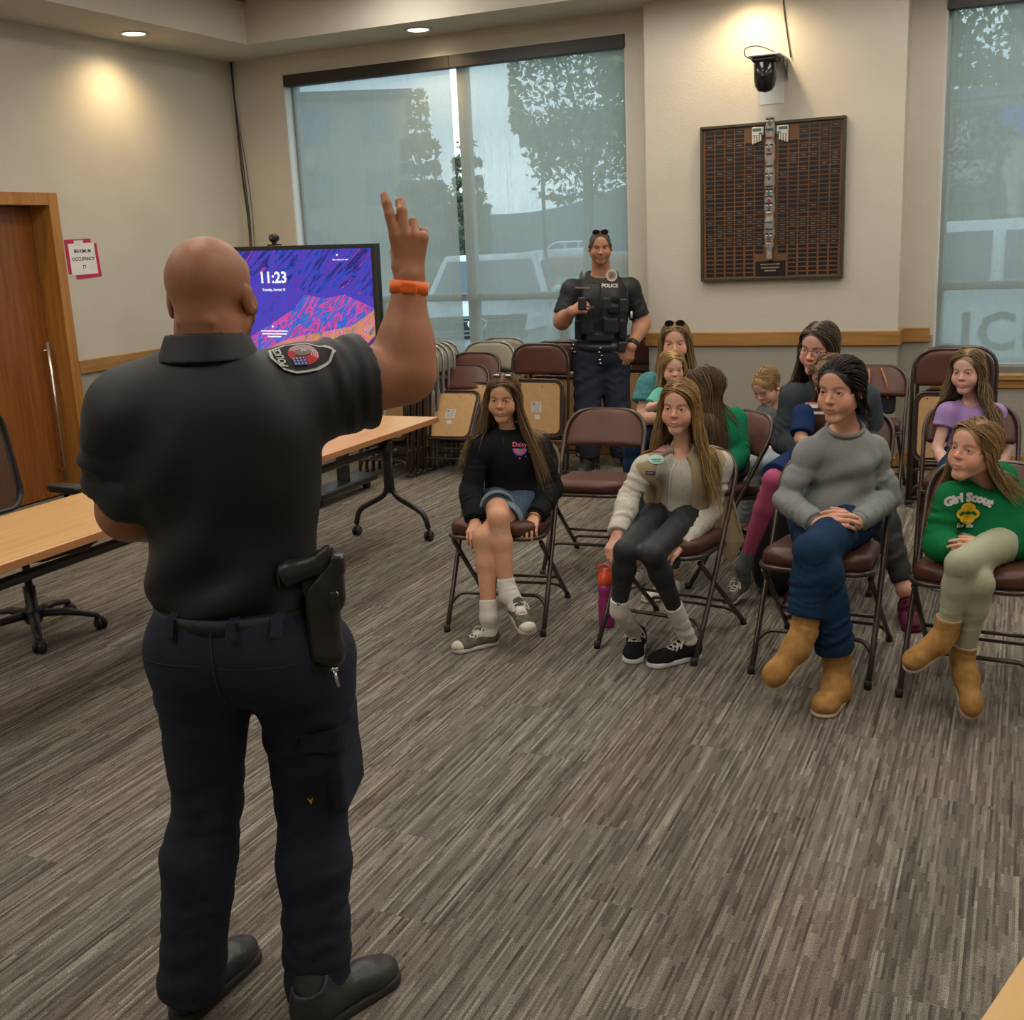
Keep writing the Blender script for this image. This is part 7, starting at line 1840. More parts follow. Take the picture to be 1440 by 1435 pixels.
def P_girl_green():
    base = V3(-.12, 4.36, 0); a = math.radians(-5); fw = (math.sin(a), -math.cos(a), 0); hf = math.radians(213)
    H = Head(ath(1371, 634, 4.02), (math.sin(hf), math.cos(hf), .16), (.10, 0, 1), k=.92, kid=1)
    pel = V3(-.085, 4.46, .555); nk = ath(1388, 682, 4.07)
    J = dict(shR=ath(1340, 700, 4.02), shL=ath(1432, 700, 4.10), elR=ath(1318, 765, 3.98), elL=ath(1440, 766, 4.02), wrR=ath(1347, 776, 3.84), wrL=ath(1384, 772, 3.84),
             knL=ath(1350, 794, 3.66), knR=ath(1377, 822, 3.68), anL=ath(1331, 888, 3.70), anR=ath(1353, 925, 3.74), hipR=pel+V3(-.075, -.03, -.01), hipL=pel+V3(.08, -.03, .0))
    F_ = Fig(pel, nk, fw, H, .82, 1.0, **J)
    hs = [dict(w=J['wrR'], d=nrm(ath(1362, 776, 3.80)-J['wrR']), n=V3(-.2, -.9, .5), size=.80, curl=(30, 32, 36, 40), spread=3, side=-1), dict(w=J['wrL'], d=nrm(ath(1350, 768, 3.79)-J['wrL']), n=V3(.1, -.9, .5), size=.80, curl=(24, 28, 32, 36), spread=4, side=1)]
    hc, hc2 = (0.19, 0.11, 0.045), (0.42, 0.28, 0.13)
    b, ops = body(F_, (0.695, 0.366, 0.250), base, 'girl in a green hoodie with yellow trefoil print, sage leggings and tan boots', hands=hs, headw=.97, jaw=.98, fem=1, nr=.044,
        paint=dict(browup=.0030, browth=.0030, hair=hc, short=True, brow=(.20, .12, .06), lip=(.48, .20, .17), blush=.6), coarse=.010, iris=(.12, .16, .2), r_leg=(.062, .040, .034, .026))
    up, sd, fd_ = F_.up, F_.side, F_.fwd
    top = F_.torso(.022)+[ell(pel+up*.05+fd_*.02, (.165, .14, .08), np.array([sd, fd_, up]), .05), plane(pel-up*.015, -up, k=.02)]+F_.arm('R', .020, t=1.92, fold=.005, r=(.043, .041, .040, .030), wr=.002)+F_.arm('L', .020, t=1.92, fold=.005, r=(.043, .041, .040, .030), wr=.002)
    top += [tube(nk-up*.01+sd*.05-fd_*.01, nk+up*.02+sd*.04-fd_*.05, .034, .036, .03), tube(nk-up*.01-sd*.05-fd_*.01, nk+up*.02-sd*.04-fd_*.05, .034, .036, .03), tube(nk-fd_*.065+sd*.05+up*.015, nk-fd_*.065-sd*.05+up*.015, .046, .046, .03), tube(nk-fd_*.03-sd*.06+up*.01, nk+fd_*.03-sd*.06-up*.01, .034, .026, .03), tube(nk-fd_*.03+sd*.06+up*.01, nk+fd_*.03+sd*.06-up*.01, .034, .026, .03),
            tube(nk+sd*.045+fd_*.03, nk+fd_*.085-up*.045, .022, .012, .02), tube(nk-sd*.045+fd_*.03, nk+fd_*.085-up*.045, .022, .012, .02),
            tube(nk-up*.02+fd_*.012, nk+up*.16+fd_*.03, .046, .056, .006, mode='s')]
    hd_ = cloth('hoodie', top, C['green'], b, base, .0058, cloth_noise(.0055, 1.3, 5.0))
    for q in 'RL':
        d = nrm(J['wr'+q]-J['el'+q]); w_ = J['wr'+q]; cloth('cuff', [tube(w_-d*.05, w_-d*.006, .037, .032, .004, capa=True, capb=True)], C['green'], hd_, base, .005)
    cc = ath(1362, 714, 3.95); dv = nrm(cc-CC); rt = nrm(nrm(CR)*.97+V3(0, 0, .0)+sd*-.0); uv = V3(0, 0, 1)
    decal_text('print_lettering', 'Girl Scout', .044, cc+uv*.037, rt, uv, dv, top, C['thread_w'], hd_, base, bold=.0030, off=.003, arcr=.16, spacing=1.0)
    # trefoil, a green profile band cut across it
    for (x, y, rx, ry) in ((0, .018, .027, .022), (-.019, -.002, .022, .020), (.021, -.002, .022, .020), (0, -.022, .026, .018)):
        decal_poly('print_trefoil', [(x+rx*math.cos(2*PI*i/22), y-.022+ry*math.sin(2*PI*i/22)) for i in range(22)], cc, rt, uv, dv, top, C['yellow'], hd_, base, off=.003)
    decal_poly('print_band', [(-.032, -.026), (-.018, -.014), (-.008, -.018), (.0, -.012), (.010, -.018), (.020, -.012), (.034, -.024), (.028, -.032), (.014, -.023), (.0, -.026), (-.012, -.023), (-.026, -.034)], cc, rt, uv, dv, top, C['green'], hd_, base, off=.0045)
    decal_text('print_lettering', 'for life', .022, cc-uv*.068-rt*.01, rt, uv, dv, top, C['thread_w'], hd_, base, bold=.001, off=.003)
    lg = [ell(pel, (.135, .11, .10), np.array([sd, fd_, up]), .03)]+F_.leg('R', .008, t=1.86, r=(.082, .050, .042, .032), fold=.002)+F_.leg('L', .008, t=1.86, r=(.082, .050, .042, .032), fold=.002)
    cloth('leggings', lg, C['sage'], b, base, .0068, cloth_noise(.0015, 2, 1))
    sh_d = nrm(J['anL']-J['knL']); hL = J['anL']+sh_d*.055+V3(.015, .02, 0); tL = hL+nrm(V3(-.15, -.12, -.09))*.22
    shoe(b, base, hL, tL, .20, up=-sh_d+V3(0, -.2, .1), kind='boot', mats=(C['tanboot'], C['bootsole'], C['fleece']), ankle=J['anL'], shin=J['knL']-J['anL'], h=.0046)
    hR = V3(J['anR'][0]+.0, J['anR'][1]+.02, J['anR'][2]-.06); tR = hR+nrm(V3(.055, -.16, -.15))*.22
    sR = nrm(J['anR']-J['knR'])
    shoe(b, base, hR, tR, .20, up=-sR+V3(0, -.3, .1), kind='boot', mats=(C['tanboot'], C['bootsole'], C['fleece']), ankle=J['anR'], shin=J['knR']-J['anR'], h=.0046)
    hair_strands(H, ops+top, 1522, lambda L, rs: np.where(L[:, 0] > -.01, .33, .22)+.05*rs.uniform(-1, 1, len(L)), hc, hc2, part=-.018, back=.75, fwd_drop=(.1, -.8), seed=12, r0=0.0019, parent=b, origin=base, wave=.1, margin=.005)
    return b

def P_officer_back():
    base = V3(-2.84, 7.88, 0); fw = nrm(V3(.30, -1, 0)); hf = math.radians(157)
    H = Head(ath(844, 348, 8.30), (math.sin(hf), math.cos(hf), -.12), (0, 0, 1), k=.95)
    pel = ath(846, 498, 8.38); nk = ath(846, 386, 8.38)
    J = dict(shR=ath(804, 408, 8.35), shL=ath(885, 406, 8.42), elR=ath(790, 452, 8.32), elL=ath(903, 456, 8.42), wrR=ath(804, 438, 8.12), wrL=ath(888, 488, 8.30),
             hipR=ath(830, 505, 8.38), hipL=ath(862, 505, 8.42), knR=ath(826, 575, 8.34), knL=ath(868, 575, 8.38), anR=ath(826, 642, 8.40), anL=ath(876, 640, 8.48))
    F_ = Fig(pel, nk, fw, H, 1.0, 1.22, .95, **J)
    hs = [dict(w=J['wrR'], d=nrm(V3(.8, -.1, .25)), n=V3(-.1, -1, .3), size=1.0, curl=(50, 55, 58, 62), spread=2, side=-1), dict(w=J['wrL'], d=V3(-.2, -.1, -1), n=V3(.6, -.6, 0), size=1.0, side=1)]
    b, ops = body(F_, (0.488, 0.238, 0.152), base, 'police officer in dark uniform and load vest standing by the left window', hands=hs, nr=.062, headw=1.05, jaw=1.08, fine=.0044, coarse=.010, r_arm=(.058, .052, .046, .031),
        paint=dict(hair=(.035, .024, .018), scalp=(.05, .034, .026), brow=(.03, .018, .012), stubble=.35, lip=(.34, .15, .12), blush=.25, hl=.088))
    up, sd, fd_ = F_.up, F_.side, F_.fwd; A = np.array([sd, fd_, up])
    top = F_.torso(.008)+[plane(pel+up*.06, -up, k=.01)]+F_.arm('R', .010, t=.80, fold=.003, r=(.054, .056, .05, .03))+F_.arm('L', .010, t=.80, fold=.003, r=(.054, .056, .05, .03))+[tube(nk-up*.01, nk+up*.2, .060, .060, .006, mode='s')]
    sh = cloth('uniform_shirt', top, C['navyblack'], b, base, .009, cloth_noise(.003, 1, 1))
    ax = nrm(H.p(0, -.02, -.06)-nk)
    cloth('collar', [tube(nk-ax*.0, nk+ax*.035, .076, .068, .004, capa=True, capb=True), tube(nk-ax*.03, nk+ax*.08, .064, .058, .004, mode='s'), tube(nk+fd_*.10+ax*.06, nk+fd_*.05-ax*.02, .03, .012, .006, mode='s')], C['navyblack'], sh, base, .006)
    h = np.linalg.norm(nk-pel)
    vt = [ell(pel+up*h*.66+fd_*.01, (.205, .155, .20), A, .05), ell(pel+up*h*.40+fd_*.01, (.19, .15, .18), A, .06), plane(pel+up*.085, -up, k=.01), plane(nk-up*.045, up, k=.02),
          tube(nk-up*.02+fd_*.06, nk+up*.1+fd_*.10, .062, .09, .02, mode='s')]
    for sg in (-1, 1): vt.append(tube(pel+up*h*.72+sd*sg*.095+fd_*.12, nk+sd*sg*.085-up*.0-fd_*.01, .030, .030, .03, wide=sd, ratio=1.3))
    for (x, z, w, hh, dd) in ((-.095, .50, .045, .05, .165), (.075, .36, .055, .055, .165), (-.09, .34, .05, .05, .165), (.10, .56, .04, .03, .16), (.0, .22, .10, .03, .16), (-.16, .30, .03, .07, .10), (.16, .30, .03, .07, .10)):
        vt.append(rbox(pel+up*h*(z+.02)-sd*x+fd_*dd, (w, .022, hh), A, .008, .008))
    vs = cloth('load_vest', vt, C['navyblack'], b, base, .007)
    dv = nrm(ath(845, 400, 8.3)-CC); rt = nrm(CR); uv = V3(0, 0, 1)
    def dc(name, poly, px, py, m, off=.004): return decal_poly(name, poly, ath(px, py, 8.0), rt, uv, dv, vt, m, vs, base, off=off, maxe=.03)
    bd = dc('badge', [(x, y*1.1) for x, y in circle(.040, 20)], 861, 387, C['thread_w']); dc('badge_centre', circle(.030, 18), 861, 387, C['gold'], .006); dc('badge_star', [(.018*math.cos(i*PI/5)*(1 if i % 2 else .45), .018*math.sin(i*PI/5)*(1 if i % 2 else .45)) for i in range(10)], 861, 387, C['tort'], .008)
    dc('vest_patch', [(-.02, -.028), (.024, -.03), (.012, .0), (.004, .03), (-.010, .012)], 817, 386, C['greyhood'] if 'greyhood' in C else C['silver'])
    decal_text('vest_lettering', 'POLICE', .036, ath(858, 402, 8.0), rt, uv, dv, vt, C['thread_w'], vs, base, bold=.0015, off=.004, maxe=.03)
    dc('name_tape', [(-.055, -.004), (.055, -.006), (.055, .006), (-.055, .008)], 819, 405, C['silver'], .005)
    # body camera, radio, pens
    cloth('body_camera', [rbox(ath(853, 427, 8.10), (.030, .014, .042), A, .008)], C['gloss'], vs, base, .005)
    cloth('radio', [rbox(ath(877, 430, 8.16), (.028, .02, .05), A, .008), tube(ath(882, 418, 8.16), ath(884, 400, 8.18), .005, .004, .004)], C['gloss'], vs, base, .004)
    MB().tube([Vector(ath(888, 448, 8.12)-base), Vector(ath(888, 438, 8.12)-base)], .008, 8).build('marker', C['thread_w'], vs)
    mb = MB(); mb.tube([Vector(ath(844, 398+i*12, 8.16)-base) for i in range(5)], .006, 6); mb.build('zip', C['patchblack'], vs)
    wst = pel+up*.06
    bt = belt_ring('duty_belt', wst, sd, fd_, up, .185, .145, .055, .012, C['leather'], b, base)
    cloth('belt_pouch', [rbox(wst+sd*.19+fd_*.05, (.028, .03, .045), A, .01), rbox(wst+sd*.20+fd_*.0-up*.08, (.03, .035, .10), A, .015, .01)], C['gloss'], bt, base, .006)
    cloth('belt_pouch', [rbox(wst-sd*.15+fd_*.11, (.03, .02, .04), A, .01)], C['gloss'], bt, base, .006)
    mb = MB(); q0 = wst+fd_*.165+sd*.0
    for i, (x, z) in enumerate(((0, .0), (.01, -.03), (-.008, -.055), (.006, -.085), (0, -.11))): mb.lathe([(0, -.006), (.012, -.004), (.012, .004), (0, .006)], 10, M=Matrix.Translation(Vector(q0+sd*x+up*z-base)))
    mb.build('key_ring', C['silver'], bt)
    mb = MB(); q0 = wst+sd*.20+fd_*.09
    for (x, z) in ((0, .02), (.01, -.01), (-.01, -.035)): mb.lathe([(0, -.006), (.013, -.004), (.013, .004), (0, .006)], 10, M=Matrix.Translation(Vector(q0+sd*x+up*z-base)))
    mb.build('handcuffs', C['silver'], bt)
    tr = [ell(pel, (.185, .145, .12), A, .05), plane(pel+up*.06, up)]+F_.leg('R', .016, t=1.98, fold=.005, r=(.092, .068, .055, .045), flare=.022)+F_.leg('L', .016, t=1.98, fold=.005, r=(.092, .068, .055, .045), flare=.022)
    cloth('trousers', tr, C['navypants'], b, base, .009, cloth_noise(.004, 1, 1))
    for q, dx in (('R', -.03), ('L', .10)):
        hl = V3(J['an'+q][0], J['an'+q][1]+.04, 0); shoe(b, base, hl, hl+nrm(V3(.05+dx, -.25, 0))*.28, .30, kind='dress', mats=(C['leather'], C['solegum']), h=.006)
    # phone in hand, sunglasses on the head
    tag(cloth('hand_radio', [rbox(J['wrR']+V3(.10, -.05, .055), (.030, .02, .045), A, .008)], C['gloss'], None, V3(0, 0, 0), .005), 'small black device held up by the standing officer', 'radio')
    sunglasses(H, b, base, .118, .055)
    band('watch', J['wrL']+nrm(J['elL']-J['wrL'])*.03, J['elL']-J['wrL'], .035, .035, .008, C['gloss'], b, base)
    return b
def sunglasses(H, root, base, u=.112, f=.05, frame='tort', name='sunglasses', tilt=.25, clear=False):
    e = empty(name, (0, 0, 0)); e.parent = root; e.location = (0, 0, 0)
    mb = MB(); fr = MB()
    for s in (-1, 1):
        c = [H.p(s*.033+x, f+(.0 if not clear else 0)+tilt*0+.0, u+y)-base for x, y in [(.026*math.cos(q)*(1 if not clear else .9), .019*math.sin(q)) for q in np.linspace(0, 2*PI, 20, endpoint=False)]]
        c = [Vector(p+H.f*H.k*(-(abs(i-10)*0))) for i, p in enumerate(c)]
        vs = [mb.bm.verts.new(p) for p in c]; mb.bm.faces.new(vs); fr.tube(c, .0022 if not clear else .0013, 6, closed=True)
        if clear: fr.tube([Vector(H.p(s*.060, f, u+.006)-base), Vector(H.p(s*.080, f-.03, u+.004)-base), Vector(H.p(s*.083, f-.10, u-.006)-base)], .0028 if not clear else .0014, 6)
    fr.tube([Vector(H.p(-.010, f+.003, u+.004)-base), Vector(H.p(.010, f+.003, u+.004)-base)], .0025 if not clear else .0015, 6)
    if not clear: mb.build('lenses', C['glassdark'], e)
    else:
        if 'lens' not in M: M['lens'] = mat('spectacle_lens', (.9, .9, .9), .05); M['lens'].node_tree.nodes['Principled BSDF'].inputs['Alpha'].default_value = .12
        mb.build('lenses', M['lens'], e)
    fr.build('spectacle_frame', C[frame], e); return e

def P_woman_teal():
    base = V3(-1.92, 6.58, 0); fw = nrm(V3(.12, -1, 0)); hf = math.radians(168)
    H = Head(ath(950, 482, 6.72), (math.sin(hf), math.cos(hf), -.06), (0, 0, 1), k=.98)
    pel = V3(-1.92, 6.69, .57); nk = ath(952, 526, 6.75)
    J = dict(shR=ath(914, 542, 6.72), shL=ath(984, 542, 6.80), elR=ath(904, 588, 6.66), elL=ath(990, 592, 6.74), wrR=ath(938, 590, 6.42), wrL=ath(960, 596, 6.40),
             knR=V3(-2.04, 6.22, .52), knL=V3(-1.80, 6.24, .52), anR=V3(-2.05, 6.20, .10), anL=V3(-1.80, 6.22, .10))
    F_ = Fig(pel, nk, fw, H, .92, 1.08, **J)
    hs = [dict(w=J['wrR'], d=V3(1, -.1, .0), n=V3(0, -1, .3), size=.9, side=-1, curl=(30, 30, 35, 40)), dict(w=J['wrL'], d=V3(-1, -.1, .1), n=V3(0, -1, .3), size=.9, side=1, curl=(30, 30, 35, 40))]
    hc, hc2 = (0.16, 0.10, 0.05), (0.50, 0.36, 0.17)
    b, ops = body(F_, (0.695, 0.378, 0.275), base, 'woman in a teal knit top with sunglasses on her head, holding a small child', hands=hs, fem=1, fine=.0042, coarse=.011, paint=dict(browup=.0030, browth=.0030, hair=hc, short=True, brow=(.20, .12, .07), blush=.5), r_arm=(.052, .044, .038, .027))
    top = F_.torso(.016, bust=1)+[plane(pel, -F_.up)]+F_.arm('R', .020, t=.55, fold=.002, r=(.056, .060, .04, .03), flare=.012)+F_.arm('L', .020, t=.55, fold=.002, r=(.056, .060, .04, .03), flare=.012)+[tube(nk-F_.up*.03+F_.fwd*.03, nk+F_.up*.2, .060, .07, .006, mode='s')]
    cloth('knit_top', top, C['teal'], b, base, .007, cloth_noise(.003, 2, 1))
    lg = [ell(pel, (.17, .14, .11), None, .04)]+F_.leg('R', .012, t=1.95, r=(.088, .065, .055, .045), fold=.003)+F_.leg('L', .012, t=1.95, r=(.088, .065, .055, .045), fold=.003)
    cloth('jeans', lg, C['jeans'], b, base, .010)
    for q in 'RL':
        hl = V3(J['an'+q][0], J['an'+q][1]+.05, 0); shoe(b, base, hl, hl+V3(0, -.25, 0), .25, mats=(C['white'], C['white']), h=.007)
    hair_strands(H, ops+top, 730, lambda L, rs: .30+.06*rs.uniform(-1, 1, len(L)), hc, hc2, back=.3, seed=21, r0=0.0024, parent=b, origin=base, step=.028)
    sunglasses(H, b, base, .122, .045)
    d = nrm(J['elR']-J['wrR']); w_ = band('watch', J['wrR']+d*.035, d, .031, .020, .004, C['gloss'], b, base)
    tw = nrm(CC-J['wrR']); cloth('watch_face', [rbox(J['wrR']+d*.035+tw*.034, (.020, .006, .022), np.array([d, tw, np.cross(d, tw)]), .005)], C['gloss'], w_, base, .003)
    return b
def P_toddler():
    base = V3(-1.86, 6.40, .60); hf = math.radians(150); fw = nrm(V3(.45, -1, 0))
    H = Head(ath(945, 518, 6.50), (math.sin(hf), math.cos(hf), -.15), (0, 0, 1), k=.80, kid=1.6)
    pel = ath(948, 590, 6.48); nk = ath(944, 549, 6.50)
    J = dict(shR=ath(927, 556, 6.46), shL=ath(965, 556, 6.52), elR=ath(913, 574, 6.40), elL=ath(972, 575, 6.45), wrR=ath(928, 567, 6.32), wrL=ath(955, 580, 6.34), knR=ath(930, 606, 6.22), knL=ath(966, 606, 6.26), anR=ath(926, 640, 6.16), anL=ath(968, 640, 6.18))
    F_ = Fig(pel, nk, fw, H, .52, 1.1, **J)
    hs = [dict(w=J['wrR'], d=V3(.9, -.2, .3), n=V3(0, -1, .3), size=.55, side=-1, curl=(30, 30, 35, 40)), dict(w=J['wrL'], d=V3(-.9, -.2, -.1), n=V3(0, -1, .3), size=.55, side=1, curl=(30, 30, 35, 40))]
    hc, hc2 = (0.34, 0.20, 0.07), (0.58, 0.42, 0.20)
    b, ops = body(F_, (0.756, 0.427, 0.329), base, 'blonde toddler in a mint shirt sitting on the lap of the woman in teal', hands=hs, fem=1, jaw=.85, fine=.0044, coarse=.010, paint=dict(browup=.0030, browth=.0030, hair=hc, short=True, brow=(.30, .19, .10), blush=.7))
    top = F_.torso(.010)+F_.arm('R', .012, t=.75, r=(.055, .055, .04, .03))+F_.arm('L', .012, t=.75, r=(.055, .055, .04, .03))+[tube(nk-F_.up*.01, nk+F_.up*.2, .036, .04, .004, mode='s')]
    sh = cloth('shirt', top, C['mint'], b, base, .006, cloth_noise(.002, 3, 1))
    cc = ath(944, 563, 6.3); dv = nrm(cc-CC)
    decal_poly('shirt_panel', [(-.05, -.09), (.06, -.09), (.05, .055), (-.045, .05)], cc-V3(0, 0, .02), nrm(CR), V3(0, 0, 1), dv, top, C['greypant'], sh, base, off=.003); decal_poly('shirt_print', circle(.022, 14), cc, nrm(CR), V3(0, 0, 1), dv, top, C['pinkprint'], sh, base, off=.005)
    cloth('leggings', F_.leg('R', .006, t=1.95, r=(.085, .07, .06, .045))+F_.leg('L', .006, t=1.95, r=(.085, .07, .06, .045)), C['greypant'], b, base, .007)
    hair_strands(H, ops+top, 626, lambda L, rs: .16+.03*rs.uniform(-1, 1, len(L)), hc, hc2, back=.3, part=.01, seed=22, r0=0.0025, parent=b, origin=base, step=.02)
    return b
def P_girl_turned():
    base = V3(-1.40, 5.52, 0); fw = nrm(V3(-.75, -.75, 0)); hf = math.radians(-112)
    H = Head(ath(990, 548, 5.52), (math.sin(hf), math.cos(hf), -.05), (.1, 0, 1), k=.93, kid=1)
    pel = V3(-1.36, 5.58, .56); nk = ath(1003, 585, 5.56)
    J = dict(shR=ath(985, 600, 5.44), shL=ath(1032, 592, 5.60), elL=ath(1038, 640, 5.52), wrL=ath(1010, 668, 5.36), elR=ath(970, 650, 5.36), wrR=ath(968, 672, 5.28),
             knR=V3(-1.68, 5.22, .50), knL=V3(-1.48, 5.13, .50), anR=V3(-1.72, 5.20, .12), anL=V3(-1.50, 5.08, .12))
    F_ = Fig(pel, nk, fw, H, .84, 1.0, **J)
    hs = [dict(w=J['wrL'], d=V3(-.7, -.6, -.2), n=V3(0, -.3, 1), size=.8, side=1), dict(w=J['wrR'], d=V3(-.7, -.6, -.2), n=V3(0, -.3, 1), size=.8, side=-1)]
    hc, hc2 = (0.07, 0.042, 0.022), (0.20, 0.125, 0.065)
    b, ops = body(F_, 'fair', base, 'girl in a bright green jacket turned away, long brown hair', hands=hs, fem=1, fine=.0044, coarse=.011, paint=dict(browup=.0030, browth=.0030, hair=hc, short=True, brow=(.1, .06, .04)))
    top = F_.torso(.018)+[plane(pel-F_.up*.03, -F_.up)]+F_.arm('R', .018, t=1.95, fold=.005, r=(.05, .046, .042, .03))+F_.arm('L', .018, t=1.95, fold=.005, r=(.05, .046, .042, .03))+[tube(nk-F_.up*.0, nk+F_.up*.2, .046, .05, .006, mode='s')]
    cloth('jacket', top, C['green2'], b, base, .0065, cloth_noise(.005, 1.4, 2))
    cloth('leggings', [ell(pel, (.13, .12, .1), None, .03)]+F_.leg('R', .008, t=1.95)+F_.leg('L', .008, t=1.95), C['charcoal'], b, base, .009)
    for q in 'RL':
        hl = V3(J['an'+q][0]+.03, J['an'+q][1]+.03, 0); shoe(b, base, hl, hl+nrm(V3(-.5, -.7, 0))*.22, .23, mats=(C['white'], C['white'], C['lace']), h=.006)
    hair_strands(H, ops+top, 887, lambda L, rs: .36+.06*rs.uniform(-1, 1, len(L)), hc, hc2, back=.35, seed=31, r0=0.0022, parent=b, origin=base, step=.025)
    return b
def P_boy():
    base = V3(-1.26, 6.5, 0); fw = nrm(V3(-.35, -1, 0)); hf = math.radians(205)
    H = Head(ath(1079, 543, 6.42), (math.sin(hf), math.cos(hf), -.60), (0, 0, 1), k=.88, kid=1.2)
    pel = V3(-1.235, 6.66, .55); nk = ath(1093, 572, 6.46)
    J = dict(shR=ath(1076, 583, 6.42), shL=ath(1110, 580, 6.48), elR=ath(1068, 615, 6.36), elL=ath(1112, 622, 6.40), wrR=ath(1080, 632, 6.22), wrL=ath(1098, 636, 6.22), knR=ath(1058, 652, 6.08), knL=ath(1090, 655, 6.06), anR=V3(-1.38, 6.1, .12), anL=V3(-1.2, 6.1, .12))
    F_ = Fig(pel, nk, fw, H, .76, 1.0, **J)
    hs = [dict(w=J['wrR'], d=V3(.5, -.5, -.3), n=V3(0, -.8, .8), size=.76, side=-1, curl=(35, 38, 40, 42)), dict(w=J['wrL'], d=V3(-.5, -.5, -.3), n=V3(0, -.8, .8), size=.76, side=1, curl=(35, 38, 40, 42))]
    hc, hc2 = (0.26, 0.15, 0.06), (0.46, 0.30, 0.14)
    b, ops = body(F_, (0.732, 0.415, 0.317), base, 'boy with short blond hair in a grey hoodie looking down', hands=hs, fine=.0044, coarse=.011, jaw=.92, paint=dict(hair=hc, scalp=hc, short=True, brow=(.3, .19, .1), blush=.5))
    top = F_.torso(.018)+F_.arm('R', .018, t=1.95, fold=.005, r=(.05, .046, .042, .03))+F_.arm('L', .018, t=1.95, fold=.005, r=(.05, .046, .042, .03))+[tube(nk-F_.fwd*.05+F_.side*.03, nk-F_.fwd*.05-F_.side*.03, .035, .035, .03), tube(nk+F_.up*.01, nk+F_.up*.2, .044, .05, .006, mode='s')]
    cloth('hoodie', top, C['greyhood'], b, base, .007, cloth_noise(.005, 1.4, 2))
    cloth('sweatpants', [ell(pel, (.13, .12, .1), None, .03)]+F_.leg('R', .014, t=1.97, fold=.004)+F_.leg('L', .014, t=1.97, fold=.004), C['greypant'], b, base, .008)
    for q in 'RL':
        hl = V3(J['an'+q][0], J['an'+q][1]+.04, 0); shoe(b, base, hl, hl+V3(-.05, -.2, 0), .22, mats=(C['canvasblack'], C['white']), h=.007)
    hair_strands(H, None, 1566, lambda L, rs: .030+.008*rs.uniform(-1, 1, len(L)), hc, hc2, back=1.2, seed=41, r0=0.0030, parent=b, origin=base, step=.008, short=True, cap=False)
    return b
def P_woman_glasses():
    base = V3(-.80, 5.58, 0); fw = nrm(V3(-.1, -1, 0)); hf = math.radians(196)
    H = Head(ath(1152, 490, 5.48), (math.sin(hf), math.cos(hf), -.10), (.12, 0, 1), k=1.0)
    pel = V3(-.80, 5.70, .575); nk = ath(1166, 536, 5.50)
    J = dict(shR=ath(1117, 560, 5.48), shL=ath(1215, 560, 5.58), elR=ath(1103, 622, 5.46), elL=ath(1234, 622, 5.58), wrR=ath(1138, 640, 5.26), wrL=ath(1190, 640, 5.28),
             knR=V3(-.90, 5.25, .53), knL=V3(-.58, 5.20, .53), anR=V3(-.92, 5.25, .12), anL=V3(-.42, 5.06, .13))
    F_ = Fig(pel, nk, fw, H, .95, 1.08, **J)
    hs = [dict(w=J['wrR'], d=V3(1, -.1, .0), n=V3(0, -1, .3), size=.9, side=-1), dict(w=J['wrL'], d=V3(-1, -.1, .1), n=V3(0, -1, .3), size=.9, side=1)]
    hc, hc2 = (0.060, 0.042, 0.028), (0.19, 0.14, 0.095)
    b, ops = body(F_, (0.708, 0.378, 0.281), base, 'woman in glasses and a charcoal top with long straight brown hair', hands=hs, fem=1, fine=.0040, coarse=.011, paint=dict(browup=.0030, browth=.0030, hair=hc, short=True, brow=(.08, .05, .035), blush=.6, lip=(.48, .17, .15)))
    top = F_.torso(.016, bust=1)+F_.arm('R', .014, t=1.95, fold=.004, r=(.054, .048, .040, .03))+F_.arm('L', .014, t=1.95, fold=.004, r=(.054, .048, .040, .03))+[tube(nk-F_.up*.02+F_.fwd*.02, nk+F_.up*.2, .055, .06, .006, mode='s')]
    cloth('long_sleeved_top', top, C['charcoal'], b, base, .0065, cloth_noise(.003, 1.4, 2))
    cloth('trousers', [ell(pel, (.17, .14, .11), None, .04)]+F_.leg('R', .01, t=1.92, fold=.003)+F_.leg('L', .01, t=1.92, fold=.003), C['legging'], b, base, .008)
    for q, t_ in (('L', V3(.05, -.22, 0)), ('R', V3(0, -.22, 0))):
        hl = V3(J['an'+q][0], J['an'+q][1]+.045, 0); shoe(b, base, hl, hl+nrm(t_)*.25, .26, mats=(C['maroon'], C['maroon'], C['maroon']), h=.005)
    hair_strands(H, ops+top, 939, lambda L, rs: .36+.05*rs.uniform(-1, 1, len(L)), hc, hc2, back=.35, part=.015, seed=51, r0=0.0021, parent=b, origin=base, step=.025)
    sunglasses(H, b, base, .004, .105, frame='tort', name='eyeglasses', clear=True)
    return b
